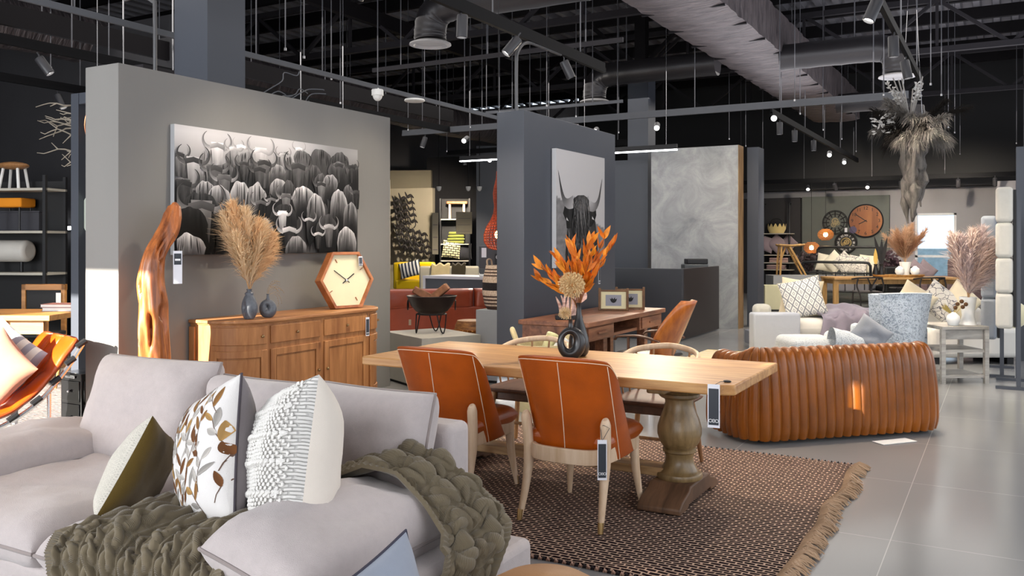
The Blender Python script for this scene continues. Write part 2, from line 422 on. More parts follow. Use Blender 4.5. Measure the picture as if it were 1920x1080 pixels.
# ================================================================ throw pillows
def pillow(name, label, w, h, t, mf, mb, loc, rz, tilt, roll=0, pipe=None, c=.07, p=3, q=.5, seed=0, group=None, wr=.02, cat='pillow', n=22, sub=0):
    """local: plane XZ, front faces -Y; tilt leans the top back (+Y)"""
    o = thing(name, label, cat, loc, group=group)
    o.matrix_world = Matrix.Translation(loc) @ Matrix.Rotation(rz, 4, 'Z') @ Matrix.Rotation(-tilt, 4, 'X') @ Matrix.Rotation(roll, 4, 'Y')
    b = MB(); b.X = Matrix.Rotation(PI/2, 4, 'X')
    b.cushion(w, h, t, p=p, q=q, c=c, n=n, m0=0, m1=1, wr=wr, seed=seed); base = b.v
    cov = b.build('cover', [mf, mb], o, smooth=60)
    if pipe:
        b2 = MB(); b2.X = b.X; b2.tube(b.rim(w, h, c), .005, 6, closed=True); b2.build('piping', pipe, cov)
    return o
def knit_mat(name, c, scale, bump=.8):
    m, nt, b = _new(name); c = hexc(c); b.inputs['Roughness'].default_value = .95; b.inputs['Specular IOR Level'].default_value = .1
    co = coords(nt, (1, 1, 1))
    br = node(nt, 'ShaderNodeTexBrick', offset=.5, Scale=1.0)
    tc = node(nt, 'ShaderNodeTexCoord'); sp = node(nt, 'ShaderNodeSeparateXYZ'); cb = node(nt, 'ShaderNodeCombineXYZ')
    L(nt, tc.outputs['Object'], sp.inputs[0]); L(nt, sp.outputs['X'], cb.inputs['X']); L(nt, sp.outputs['Z'], cb.inputs['Y'])
    nz = node(nt, 'ShaderNodeTexNoise', Scale=14.0); L(nt, co, nz.inputs['Vector'])
    mx = node(nt, 'ShaderNodeVectorMath', operation='MULTIPLY_ADD'); L(nt, nz.outputs['Color'], mx.inputs[0]); mx.inputs[1].default_value = (.016, .014, 0); L(nt, cb.outputs[0], mx.inputs[2])
    L(nt, mx.outputs[0], br.inputs['Vector'])
    br.inputs['Brick Width'].default_value = scale; br.inputs['Row Height'].default_value = scale*.55; br.inputs['Mortar Size'].default_value = scale*.11; br.inputs['Mortar Smooth'].default_value = 1
    br.inputs['Color1'].default_value = rgb(c); br.inputs['Color2'].default_value = rgb(c, .9); br.inputs['Mortar'].default_value = rgb(c, .72)
    L(nt, br.outputs['Color'], b.inputs['Base Color'])
    iv = node(nt, 'ShaderNodeMath', operation='SUBTRACT'); iv.inputs[0].default_value = 1; L(nt, br.outputs['Fac'], iv.inputs[1])
    addbump(nt, b, iv.outputs[0], bump, .006); return m
m_cream_back = fabric('cream_cotton', '#dcd2c6', weave=500, var=.03)
m_olive = fabric('olive_ochre_cotton', '#5d4a1c', weave=500, var=.08, bump=.5)
m_greyback = fabric('grey_linen_back', '#7d7678', weave=500)
m_print = fabric('white_print_cotton', '#d9d5d2', weave=500, var=.02)
m_knitw = knit_mat('white_knit', '#d3d0cb', .022)
m_knitc = knit_mat('cream_boucle_knit', '#d8d2c6', .009, .5)

# small cream pillow, ochre back
p = pillow('knit_pillow', 'small cream ribbed knit pillow with ochre back, leftmost on the beige sofa', .40, .40, .17, m_knitc, m_olive, (-2.93, 2.22, .60), R(-60), R(22), R(-26), seed=3, c=.06)
tg = MB().box((0, 0, 0), (.045, .003, .10)).build('price_tag', plain('satin_grey', (.35, .34, .35), .3), p, smooth=0); tg.location = (-.03, -.02, -.215); tg.rotation_euler = (R(30), R(-20), 0)

# leaf print pillow
LW = .52
p = pillow('leaf_print_pillow', 'white pillow printed with brown leaf sprigs, grey linen back, in the middle', LW, LW, .24, m_print, m_greyback, (-2.55, 2.27, .70), R(-27), R(9), R(-20), pipe=plain('dark_piping', (.05, .04, .05), .8), seed=9, c=.06)
cover = kids(p)[0]
from mathutils.bvhtree import BVHTree
def drape(objm, pts, off):
    pass
def surf_fn(w, h, t, p_=3, q=.5, c=.06, wr=.02, seed=0):
    def f(x, y, off=.0012):
        u = max(-1, min(1, x/(w/2)*(1+c*(1-(y/(h/2))**2)))); v = max(-1, min(1, y/(h/2)*(1+c*(1-(x/(w/2))**2))))
        k = max(0, (1-abs(u)**p_)*(1-abs(v)**p_))**q; z = t/2*k
        if wr: z += wr*k*noise.noise(V((x*5+seed, y*5, 2.)))+wr*.5*k*noise.noise(V((x*13+seed, y*11, 5.)))
        return V((x, -(z+off), y))
    return f
sf = surf_fn(LW, LW, .24, seed=9)
cols = [hexc('#8a6236'), hexc('#a8834f'), hexc('#6d4526'), hexc('#9a958f'), hexc('#b7b1aa')]
b = MB(); rnd = random.Random(4)
def leafpatch(b, x, y, ang, ln, wd, col):
    n = 7; ca, sa = math.cos(ang), math.sin(ang); vs = []; cc = []
    for i in range(n):
        t = i/(n-1); w = wd*math.sin(PI*min(1, t*.93+.05))**.8
        for sgn in (-1, 0, 1):
            px, py = x+ca*ln*t-sa*w*sgn, y+sa*ln*t+ca*w*sgn
            vs.append(sf(px, py)); k = 1.15 if sgn < 0 else .75; cc.append((col[0]*k, col[1]*k, col[2]*k, 1))
    fs = [(i*3+j, (i+1)*3+j, (i+1)*3+j+1, i*3+j+1) for i in range(n-1) for j in range(2)]
    b.add(vs, fs, 0, cc)
for gx in range(6):
    for gy in range(5):
        x = -.21+.088*gx+rnd.uniform(-.02, .02); y = -.23+.10*gy+(.05 if gx % 2 else 0)+rnd.uniform(-.02, .02); a = R(rnd.uniform(55, 125)); bend = rnd.uniform(-.8, .8); pts = []
        for i in range(5):
            if abs(x) > .25 or abs(y) > .24: break
            pts.append((x, y))
            if i:
                sg = 1 if (i+gx) % 2 else -1
                lx, ly = x+.05*math.cos(a+sg*.7), y+.05*math.sin(a+sg*.7)
                if abs(lx) < .25 and abs(ly) < .24: leafpatch(b, x, y, a+sg*R(rnd.uniform(30, 50)), rnd.uniform(.045, .075), rnd.uniform(.008, .0135), rnd.choice(cols))
            x += math.cos(a)*.028; y += math.sin(a)*.028; a += bend*.14
        for q0, q1 in zip(pts, pts[1:]):
            d = V((q1[0]-q0[0], q1[1]-q0[1])); nrm = V((-d.y, d.x)).normalized()*.0013
            b.add([sf(q0[0]+nrm.x, q0[1]+nrm.y), sf(q0[0]-nrm.x, q0[1]-nrm.y), sf(q1[0]-nrm.x, q1[1]-nrm.y), sf(q1[0]+nrm.x, q1[1]+nrm.y)], [(0, 1, 2, 3)], 0, (.12, .07, .05, 1))
b.build('print_pattern', vcol('print_ink'), cover, smooth=60)['kind'] = 'stuff'
t_ = MB().box((0, 0, 0), (.02, .003, .03)).build('label', m_blackm, p, smooth=0); t_.location = (.235, .05, -.18)

# chunky knit pillow: geometry cables on its face
PW = .56
p = pillow('chunky_knit_pillow', 'large white chunky cable knit pillow with smooth cream back, rightmost on the sofa', PW, PW, .30, m_knitw, m_cream_back, (-2.20, 2.31, .71), R(-39), R(10), R(-17), seed=21, c=.06)
sf = surf_fn(PW, PW, .30, seed=21)
b = MB()
for k, yy in enumerate((-.2, -.12, -.02, .07, .16, .22)):
    for row in (0, 1):
        n = 22
        for i in range(n):
            x = -PW*.42+PW*.84*i/(n-1); hw = .024
            a, e = sf(x-.008, yy+row*.014, .004), sf(x+.012, yy+.014+(row*.014 if row == 0 else -.002), .006)
            b.tube([a, (a+e)/2+V((0, -.003, 0)), e], [.005, .008, .005], 6)
yy = -PW*.46; k = 0
while yy < PW*.46:
    xx = -PW*.46+(.011 if k % 2 else 0)
    while xx < PW*.46:
        c_ = sf(xx+.003*noise.noise(V((xx*30, yy*30, 1))), yy+.004*noise.noise(V((xx*20, yy*20, 7))), .001); b.ell(c_, (.0115, .006, .0075), 7, 4); xx += .022
    yy += .0125; k += 1
b.build('knit_pattern', fabric('knit_yarn', '#d8d5d0', weave=600, bump=.4), kids(p)[0])
# tag stub at the lower corner
b = MB().box((0, 0, 0), (.03, .002, .05)); t_ = b.build('label', m_cream_back, p, smooth=0); t_.location = (.2, .02, -.27)

# ================================================================ cable knit throw
def cable(S, T, W, P):
    """height field of braids across S (metres), running along T"""
    s = (S / W) % 1.0; ph = 2*PI*T/P
    h = np.zeros_like(S)
    for k in range(2):
        c = .46+.19*np.sin(ph+k*PI)
        over = .5+.5*np.cos(ph+k*PI)
        h = np.maximum(h, np.sqrt(np.clip(1-((s-c)/.20)**2, 0, 1))*(.5+.5*over))
    edge = np.exp(-((s-.02)/.035)**2)+np.exp(-((s-.98)/.035)**2)
    return h + .35*edge
def sheet(name, pos, nu, nv, Wm, Lm, amp, mat, parent, border=.06, W=.105, P=.21, thick=.012, flip=False):
    u = np.linspace(0, 1, nu); v = np.linspace(0, 1, nv); U, VV = np.meshgrid(u, v, indexing='ij')
    Pz = np.array([[pos(a, c) for c in v] for a in u], dtype=float)
    du = np.gradient(Pz, axis=0); dv = np.gradient(Pz, axis=1); N = np.cross(du, dv); N = -N if flip else N; N /= (np.linalg.norm(N, axis=2, keepdims=True)+1e-9)
    S, T = U*Wm, VV*Lm
    h = cable(S, T, W, P)
    de = np.minimum(np.minimum(S, Wm-S), np.minimum(T, Lm-T)); bm = np.clip((border-de)/.015, 0, 1)
    along = np.where(np.minimum(S, Wm-S) < np.minimum(T, Lm-T), T, S)
    rib = .5+.5*np.sin(along*2*PI/.017)
    h = h*(1-bm)+rib*.22*bm
    h += .07*np.sin(T*2*PI/.008)*(1-bm)
    Q = Pz+N*(h[..., None]*amp)
    B = Pz-N*thick
    b = MB(); vs = [tuple(q) for q in Q.reshape(-1, 3)]
    fs = [((i*nv+j, (i+1)*nv+j, (i+1)*nv+j+1, i*nv+j+1) if not flip else (i*nv+j, i*nv+j+1, (i+1)*nv+j+1, (i+1)*nv+j)) for i in range(nu-1) for j in range(nv-1)]
    b.add(vs, fs)
    # underside on a coarse skirt
    o = len(vs); vb = [tuple(q) for q in B.reshape(-1, 3)]
    ring = [i*nv for i in range(nu)]+[(nu-1)*nv+j for j in range(1, nv)]+[i*nv+nv-1 for i in range(nu-2, -1, -1)]+[j for j in range(nv-2, 0, -1)]
    b.v += vb; m_ = len(ring)
    b.f += [(ring[(k+1) % m_], ring[k], ring[k]+o, ring[(k+1) % m_]+o) for k in range(m_)]
    b.f += [tuple(x+o for x in reversed(f)) for f in fs]; b.mi += [0]*(m_+len(fs))
    return b.build(name, mat, parent, smooth=80)
m_throw = fabric('taupe_knit', '#6e6350', weave=700, var=.1, bump=.3, sheen=.25, big=6)
throw = thing('knit_throw', 'taupe cable knit throw with ribbed edge draped over the sofa seat and arm', 'blanket', (-2.4, 2.2, .5))
def pos_seat(u, v):
    # u across (left to right), v from the back of the seat to the front drop
    x = lerp(-2.76, -2.06, u)-.05*v*(1-u)+.02*math.sin(v*9)
    path = [(2.40, .535), (2.2, .53), (2.0, .535), (1.9, .525), (1.83, .47), (1.80, .36), (1.79, .2)]
    k = v*(len(path)-1); i = min(int(k), len(path)-2); f = k-i
    y = lerp(path[i][0], path[i+1][0], f); z = lerp(path[i][1], path[i+1][1], f)
    y += .16*(u-.35)*(1-v) - (.13*(1-u)**2)*(1-v)
    if u < .12: z -= .02*(1-u/.12)
    z += (.022*math.sin(u*17+v*5)+.016*math.sin(u*31-v*7))*(1 if v < .6 else .5)*min(1, u*8) + .012
    return (x+2.4, y-2.2, z-.5)
sheet('seat_fold', pos_seat, 300, 260, 1.0, 1.0, .026, m_throw, throw, flip=True)
def pos_arm(u, v):
    # u over the arm from the seat outward and down, v along Y toward the back
    path = [(-2.30, .55), (-2.17, .62), (-2.03, .675), (-1.88, .655), (-1.75, .575), (-1.655, .49), (-1.605, .42), (-1.60, .3), (-1.598, .17), (-1.595, .04)]
    vmax = 1
    k = u*(len(path)-1); i = min(int(k), len(path)-2); f = k-i
    x = lerp(path[i][0], path[i+1][0], f); z = lerp(path[i][1], path[i+1][1], f)
    y0 = interp([0, .3, .55, .7, 1], [2.42, 2.50, 2.46, 2.33, 2.22], u); y1 = interp([0, .3, .55, .62, .8, 1], [2.80, 2.82, 2.86, 2.83, 2.58, 2.44], u)
    y = lerp(y0, y1, v)
    # folds
    fold = math.sin(v*15+u*6)*.6+math.sin(v*27-u*9)*.4
    a = .024*min(1, u*5)
    if u < .6: z += a*fold+.016
    else: x += a*fold+.022; 
    if v > .8 and u < .6: z -= .05*((v-.8)/.2)**2*(1 if u < .4 else 0)
    return (x+2.4, y-2.2, z-.5)
sheet('arm_fold', pos_arm, 330, 230, 1.0, .62, .024, m_throw, throw, W=.10, P=.22)
b = MB(); b.grid(lambda u, v: (lerp(-2.12, -2.26, u)+2.4+.05*v, lerp(2.30, 2.55, v)-2.2, lerp(.53, .585, v)-.5+.01*math.sin(v*50)+.03*math.sin(u*PI)), 12, 60)
b.build('link_fold', m_throw, throw, solid=.02)

# small blue cushion leaning on the sofa's outer side + pouf
m_bluegrey = fabric('blue_grey_satin', '#8f97a6', weave=500, var=.05, bump=.15)
m_navy = plain('navy_piping', (.02, .02, .045), .7)
pillow('piped_cushion', 'grey blue cushion with navy piping leaning on the outside of the sofa arm', .60, .60, .16, fabric('white_cover', '#d8d8dc', weave=500), m_bluegrey, (-1.46, 1.86, .325), R(-82), R(-14), R(3), pipe=m_navy, c=.05, seed=31)
o = thing('leather_pouf', 'round tan leather pouf at the bottom edge beside the rug', 'pouf', (-1.20, 2.32, 0))
m_tan = leather('tan_suede', '#9a6b3c', .6, var=.08, coat=0)
MB().lathe([(.001, .0), (.24, 0), (.27, .05), (.275, .25), (.262, .36), (.215, .44), (.13, .49), (.001, .51)], 40).build('cover', m_tan, o)
MB().tube([(.263*math.cos(a), .263*math.sin(a), .36) for a in [2*PI*i/40 for i in range(40)]], .006, 6, closed=True).build('seam', m_tan, o)
# ================================================================ rug
def rug_mat(name, dark, light, bw=.056, rh=.028, mort=.0054):
    m, nt, b = _new(name); b.inputs['Roughness'].default_value = .97; b.inputs['Specular IOR Level'].default_value = .1
    co = coords(nt)
    nz = node(nt, 'ShaderNodeTexNoise', Scale=5.0, Detail=3.0); L(nt, co, nz.inputs['Vector'])
    mx = node(nt, 'ShaderNodeVectorMath', operation='MULTIPLY_ADD'); L(nt, nz.outputs['Color'], mx.inputs[0]); mx.inputs[1].default_value = (.05, .05, 0); L(nt, co, mx.inputs[2])
    br = node(nt, 'ShaderNodeTexBrick', offset=.5, Scale=1.0); L(nt, mx.outputs[0], br.inputs['Vector'])
    br.inputs['Brick Width'].default_value = bw; br.inputs['Row Height'].default_value = rh; br.inputs['Mortar Size'].default_value = mort; br.inputs['Mortar Smooth'].default_value = .35
    br.inputs['Color1'].default_value = rgb(hexc(dark)); br.inputs['Color2'].default_value = rgb(hexc(dark), 1.9); br.inputs['Mortar'].default_value = rgb(hexc(light))
    n2 = node(nt, 'ShaderNodeTexNoise', Scale=40.0); L(nt, co, n2.inputs['Vector'])
    mm = node(nt, 'ShaderNodeMix', data_type='RGBA', blend_type='MULTIPLY'); mm.inputs['Factor'].default_value = .6
    L(nt, br.outputs['Color'], mm.inputs['A']); L(nt, ramp(nt, n2.outputs['Fac'], [(.3, (.45, .42, .42)), (.65, (1, 1, 1))]), mm.inputs['B'])
    L(nt, mm.outputs['Result'], b.inputs['Base Color'])
    iv = node(nt, 'ShaderNodeMath', operation='SUBTRACT'); iv.inputs[0].default_value = 1; L(nt, br.outputs['Fac'], iv.inputs[1])
    addbump(nt, b, iv.outputs[0], .9, .008); return m
m_rug = rug_mat('woven_rug', '#1a0f12', '#c9ab96')
RX0, RX1, RY0, RY1 = -4.0, -.86, 3.66, 6.2
rug = thing('woven_rug', 'dark brown and cream flat woven rug with fringed end under the dining table', 'rug', ((RX0+RX1)/2, (RY0+RY1)/2, 0))
hx, hy = (RX1-RX0)/2, (RY1-RY0)/2
def rugf(u, v):
    x = lerp(-hx, hx, u); y = lerp(-hy, hy, v)
    if u > .9: x += .03*noise.noise(V((v*6, 1, 2)))
    y += .012*noise.noise(V((u*9, v*3, 5)))
    return (x, y, .008+.004*noise.noise(V((x*4, y*4, 0))))
b = MB(); b.grid(rugf, 60, 40)
b.build('weave', m_rug, rug, solid=.012)
b = MB(); m_jute = fabric('jute_fringe', '#a98c70', weave=500, var=.2)
rnd = random.Random(3)
for e, sgn in ((hx, 1), (-hx, -1)):
    n = 420 if sgn > 0 else 60
    for i in range(n):
        y = lerp(-hy, hy, i/(n-1)); cl = math.floor(y/.16); x0 = e-sgn*.015+(.03*noise.noise(V(((i/(n-1))*6, 1, 2))) if sgn > 0 else 0)
        ln = rnd.uniform(.07, .12); sw = .07*noise.noise(V((cl*3.7, 2, 1)))+.05*noise.noise(V((y*20, 7, 1)))
        b.tube([(x0, y, .016), (x0+sgn*ln*.45, y+sw*.4, .03+.012*rnd.random()), (x0+sgn*ln*.8, y+sw, .012+.02*rnd.random()), (x0+sgn*ln, y+sw*1.3, .006)], [.005, .0055, .0045, .003], 5)
tag(b.build('fringe', m_jute, rug), None, kind='stuff')
b = MB()
for s in (-1, 1):
    n = 150
    for i in range(n):
        x = lerp(-hx+.02, hx-.02, i/(n-1)); yy = s*hy+.012*noise.noise(V(((x+hx)/(2*hx)*9, 0 if s < 0 else 3, 5)))
        b.tube([(x, yy+s*.006, .002), (x+.006, yy+s*.012, .016), (x+.013, yy+s*.004, .003)], .007, 5, m=i % 2)
tag(b.build('stitched_edge', [plain('rug_dark', '#1d1113', .95), plain('rug_pink', '#b08a76', .95)], rug), None, kind='stuff')

# ================================================================ dining table
table = thing('dining_table', 'long pale wooden dining table on two turned baluster pedestals', 'table', (-2.4, 4.9, .020))
tz = .75
b = MB(); hx_, hy_ = 1.2, .5; cc = .09
def octo(k): return [(-hx_+k, -hy_+.0+k), (hx_-cc-k*.4, -hy_+k), (hx_-k, -hy_+cc*.5+k*.4), (hx_-k, hy_-k), (-hx_+k, hy_-k)]
b.prism(octo(0), tz-.055, tz); b.build('table_top', m_table, table, bevel=.008, seg=2)
prof = [(.105, .62), (.12, .63), (.125, .645), (.115, .66), (.11, .665), (.13, .675), (.135, .69), (.12, .70)]
prof = [(.13, .115), (.135, .13), (.13, .145), (.115, .15), (.105, .165), (.085, .20), (.08, .235), (.088, .262), (.098, .268), (.098, .28), (.088, .286), (.115, .325), (.128, .37), (.127, .41), (.112, .46), (.092, .51), (.082, .55), (.085, .572), (.105, .58), (.118, .59), (.118, .605), (.104, .612), (.108, .618), (.128, .628), (.128, .645), (.105, .655), (.10, .70)]
for cx in (.75, -.84):
    pd = MB().lathe(prof, 40, (cx, 0, 0)).build('pedestal', m_pedestal, table)
    b = MB(); b.box((cx, 0, .70-.02), (.11, .8, .045)); b.build('cleat', m_pedestal, pd, bevel=.01)
    b = MB()
    for sg in (-1, 1): pass
    out = [(-.36, 0), (-.36, .03), (-.31, .06), (-.2, .09), (-.17, .115), (.17, .115), (.2, .09), (.31, .06), (.36, .03), (.36, 0), (.22, 0), (.2, .02), (-.2, .02), (-.22, 0)]
    b.prism(out, -.125, .125); o = b.build('foot', m_footwood, table, bevel=.008)
    o.matrix_local = Matrix.Translation((cx, 0, 0)) @ Matrix(((0, 0, 1, 0), (1, 0, 0, 0), (0, 1, 0, 0), (0, 0, 0, 1)))
b = MB(); b.box((0, 0, .145), (1.5, .15, .05)); b.build('stretcher', wood('stretcher_wood', '#b79468', '#7d5a34', (1, 9, 9), 2.5, .55), table, bevel=.006)
add_tag(table, (1.105, -.515, tz+.005), rz=R(6), w=.062, h=.222, knot=[(1.105, -.515, tz), (1.12, -.44, tz+.01), (1.13, -.40, tz+.006)])
MB().ell((1.14, -.39, tz+.006), (.022, .014, .007)).build('tag_clip', m_black, table)

# ================================================================ leather dining chairs
def leather_chair(loc, label, rz=0):
    t = thing('leather_dining_chair', label, 'chair', loc, rz, 'cognac leather dining chairs')
    # local: back at -Y, seat towards +Y
    b = MB(); hw = .245
    def seatf(s):
        return s
    b.X = Matrix.Translation((0, .05, .43)); b.cushion(.48, .50, .13, p=8, q=.45, n=20); st = b.build('seat', m_cog, t)
    b = MB(); b.tube([(x, y, .443) for x, y in [(.236*math.copysign(abs(math.cos(a))**.35, math.cos(a)), .05+.246*math.copysign(abs(math.sin(a))**.35, math.sin(a))) for a in [2*PI*i/60 for i in range(60)]]], .0022, 5, closed=True); b.build('seam', m_thread, st)
    # curved shell back: wraps the sides
    def shell(off):
        def f(u, v):
            uu = 2*u-1; z = lerp(.345-.035*(1-uu*uu), .885-.035*abs(uu)**3-.10*max(0, (abs(uu)-.72)/.28)**2.2, v)
            w = lerp(.245, .262, v); zz = max(0, (z-.345)/.53)
            wrap = lerp(.30, .075, min(1, zz**.8))
            x = (w+off)*math.copysign(abs(math.sin(uu*PI/2))**.85, uu)
            y = -.20-.10*zz**1.4 + wrap*(1-math.cos(uu*PI/2))**1.25 - off*math.cos(uu*PI/2)
            return (x, y, z)
        return f
    b = MB(); nu, nv = 33, 14; fo, fi = shell(.018), shell(-.018)
    b.grid(lambda u, v: fo(u, v), nu, nv); n0 = nu*nv
    b.grid(lambda u, v: fi(1-u, v), nu, nv)
    ring = [i*nv for i in range(nu)]+[(nu-1)*nv+j for j in range(1, nv)]+[i*nv+nv-1 for i in range(nu-2, -1, -1)]+[j for j in range(nv-2, 0, -1)]
    mir = lambda k: n0+(nu-1-k//nv)*nv+k % nv
    b.f += [(ring[(k+1) % len(ring)], ring[k], mir(ring[k]), mir(ring[(k+1) % len(ring)])) for k in range(len(ring))]; b.mi += [0]*len(ring)
    bk = b.build('backrest', m_cog, t, bevel=.012, seg=3, smooth=60)
    f2 = shell(.0195)
    b = MB()
    for u in (.14, .5, .86): b.tube([f2(u, v/20) for v in range(0, 20)], .0022, 5)
    b.tube([f2(u/40, .965) for u in range(1, 40)], .0022, 5)
    b.build('seam', m_thread, bk)
    for s in (-1, 1):
        rl = MB().tube(spline([(s*.235, -.295, .0), (s*.225, -.235, .19), (s*.225, -.205, .36), (s*.232, -.222, .535), (s*.234, -.232, .57)], 20), [.014+.018*min(1, i/9)**.8 if i < 16 else .031-.0035*(i-15) for i in range(21)], 12, flat=.85).build('leg', m_ash, t)
        MB().cyl((s*.2352, -.2955, 0), (s*.2335, -.285, .055), .0142, .0165, 14).build('ferrule', m_brass, rl)
        fl = MB().tube([(s*.225, .305, 0), (s*.205, .27, .2), (s*.195, .255, .40)], [.013, .024, .029], 12).build('leg', m_ash, t)
        MB().cyl((s*.2252, .3055, 0), (s*.2205, .297, .055), .0132, .0155, 14).build('ferrule', m_brass, fl)
    b = MB()
    def rail(s): return [(x*(.93), y, 0) for x, y in s]
    pr = [(-.215, .27), (-.225, -.08), (-.19, -.21), (-.1, -.262), (.1, -.262), (.19, -.21), (.225, -.08), (.215, .27)]
    rs_ = [(p_.x, p_.y) for p_ in spline([(x, y, 0) for x, y in pr], 70)]; rs_.append(rs_[0]); vs = []
    for i, (x, y) in enumerate(rs_[:-1]):
        l_ = math.hypot(x, y); nx_, ny_ = x/l_*.012, y/l_*.012; vs += [(x+nx_, y+ny_, .325), (x+nx_, y+ny_, .405), (x-nx_, y-ny_, .405), (x-nx_, y-ny_, .325)]
    n_ = len(rs_)-1; b.add(vs, [(i*4+k, ((i+1) % n_)*4+k, ((i+1) % n_)*4+(k+1) % 4, i*4+(k+1) % 4) for i in range(n_) for k in range(4)])
    b.build('seat_rail', m_ash, t, bevel=.004)
    return t
c1 = leather_chair((-2.83, 4.36, .021), 'cognac leather dining chair without a tag, nearest the sofa')
c2 = leather_chair((-2.02, 4.36, .021), 'cognac leather dining chair with a dark tag tied to its rear leg')
add_tag(c2, (.238, -.278, .475), rz=R(30), w=.048, h=.205, knot=[(.238, -.278, .47), (.262, -.24, .53), (.235, -.255, .545), (.212, -.24, .53), (.238, -.278, .47)])

# ================================================================ spindle-back chairs on the far side
m_oak = wood('honey_oak', '#a97a4c', '#7a5230', (7, 7, 1), 2.3, .5)
m_walnut = wood('walnut_seat', '#6a4631', '#442a1a', (7, 1, 7), 2.2, .5)
def spindle_chair(loc, label, rz):
    t = thing('spindle_chair', label, 'chair', loc, rz, 'spindle back wooden chairs')
    b = MB(); b.X = Matrix.Translation((0, 0, .44)); b.cushion(.5, .47, .05, p=6, q=.35, n=16); b.build('seat', m_walnut, t)
    b = MB(); b.bb(-.2, .2, -.19, .17, .36, .42); b.build('apron', m_walnut, t, bevel=.01)
    top = spline([(-.27, .12, .655), (-.262, -.05, .70), (-.2, -.2, .74), (0, -.27, .765), (.2, -.2, .74), (.262, -.05, .70), (.27, .12, .655)], 48)
    MB().tube(top, [.016]*len(top), 10, flat=1.3).build('crest_rail', m_ash, t)
    for i, k in enumerate(range(3, len(top)-2, 5)):
        p_ = top[k]; q = V((p_.x*.84, p_.y*.8, .45))
        MB().tube([q, (V(p_)+q)/2, p_], [.007, .009, .007], 8).build('spindle', m_oak, t)
    for sx_ in (-1, 1):
        for sy_ in (-1, 1):
            MB().tube([(sx_*.24, sy_*.23, 0), (sx_*.215, sy_*.205, .22), (sx_*.185, sy_*.17, .43)], [.013, .018, .02], 10).build('leg', m_oak, t)
    b = MB()
    b.cyl((-.222, -.215, .17), (-.222, .215, .17), .011); b.cyl((.222, -.215, .17), (.222, .215, .17), .011); b.cyl((-.222, 0, .17), (.222, 0, .17), .011)
    b.build('stretcher', m_oak, t)
    # lower slatted back guard seen under the seat
    return t
spindle_chair((-2.02, 5.52, .021), 'spindle back wooden chair across the table, nearer its tagged end', PI)
spindle_chair((-2.98, 5.52, .021), 'spindle back wooden chair across the table, behind the black vases', PI)

# ================================================================ black vases and dried flowers on the table
VRR = R(34)
m_blackgl = plain('black_ceramic', (.012, .011, .012), .28)
rv = thing('ring_vase', 'black ring shaped vase with a hole through it on the dining table', 'vase', (-2.37, 4.93, .7715), VRR)
def ringpts(R0, zc): return [(R0*math.cos(a)*.86, 0, zc+R0*math.sin(a)*1.05) for a in [2*PI*i/40-PI/2 for i in range(40)]]
rr = [.030-.006*math.sin(2*PI*i/40-PI/2)+.009*math.cos(2*PI*i/40-PI/2) for i in range(40)]
b = MB(); b.tube(ringpts(.070, .104), rr, 16, closed=True, flat=1.0, up=(0, 1, 0)); b.build('body', m_blackgl, rv, smooth=80)
MB().lathe([(.02, .19), (.016, .2), (.0135, .215), (.013, .245), (.0155, .25), (.012, .25), (.009, .2)], 20, (.002, 0, 0)).build('neck', m_blackgl, rv)
tv = thing('bottle_vase', 'tall black teardrop bottle vase behind the ring vase', 'vase', (-2.385, 5.09, .771))
MB().lathe([(.001, 0), (.045, .002), (.06, .02), (.068, .06), (.062, .12), (.044, .18), (.026, .23), (.016, .28), (.0135, .33), (.017, .342), (.013, .342), (.01, .3)], 32).build('body', m_blackgl, tv, smooth=80)
def blade(b, base, d, ln, w, nrm, curl=.15, m=0, n=6):
    d = V(d).normalized(); nrm = V(nrm); nrm = (nrm-d*nrm.dot(d)).normalized(); s_ = d.cross(nrm); vs = []
    for i in range(n+1):
        t = i/n; ww = w*math.sin(PI*min(1, .06+.94*t)**.8)
        c = V(base)+d*ln*t+nrm*curl*ln*t*t
        vs += [c-s_*ww+nrm*ww*.35, c, c+s_*ww+nrm*ww*.35]
    b.add(vs, [(i*3+j, (i+1)*3+j, (i+1)*3+j+1, i*3+j+1) for i in range(n) for j in range(2)], m)
m_orl = plain('orange_leaf', '#e08a1e', .6, var=.3, scale=12)
m_orl2 = plain('amber_leaf', '#c96a10', .6, var=.3, scale=12)
m_stemb = plain('brown_stem', '#7a4a22', .8)
rc = thing('dried_ruscus', 'bouquet of orange dried leaves standing in the tall black vase', 'dried flowers', (-2.385, 5.09, 1.09))
rnd = random.Random(11)
lv = MB(); sm = MB()
for ang, tilt, ln in ((200, 62, .34), (185, 48, .36), (170, 25, .33), (20, 12, .42), (60, 28, .40), (15, 33, .44), (100, 18, .38), (250, 15, .34), (300, 22, .36), (0, 22, .46), (150, 8, .34), (330, 30, .38), (210, 30, .28)):
    a = R(ang)+R(29); d = V((math.cos(a)*math.sin(R(tilt)), math.sin(a)*math.sin(R(tilt))*.7, math.cos(R(tilt))))
    pts = [V((0, 0, -.06)), V((0, 0, .02))+d*.05, d*ln*.5+V((0, 0, .03)), d*ln+V((0, 0, .01))]; pts = spline(pts, 16)
    sm.tube(pts, .003, 5)
    for k in range(6, len(pts)):
        for s_ in (-1, 1):
            if rnd.random() < .8:
                dd = (pts[k]-pts[k-1]).normalized()+V((rnd.uniform(-.6, .6), rnd.uniform(-.6, .6), rnd.uniform(-.1, .5)))
                blade(lv, pts[k], dd, rnd.uniform(.07, .115), rnd.uniform(.012, .019), (rnd.uniform(-1, 1), -1, rnd.uniform(-1, 1)), rnd.uniform(-.2, .25), rnd.randint(0, 1))
lv.build('leaves', [m_orl, m_orl2], rc, smooth=80); sm.build('stems', m_stemb, rc)
al = thing('dried_allium', 'two pale globe flower heads on thin stems in the black ring vase', 'dried flowers', (-2.368, 4.93, 1.0))
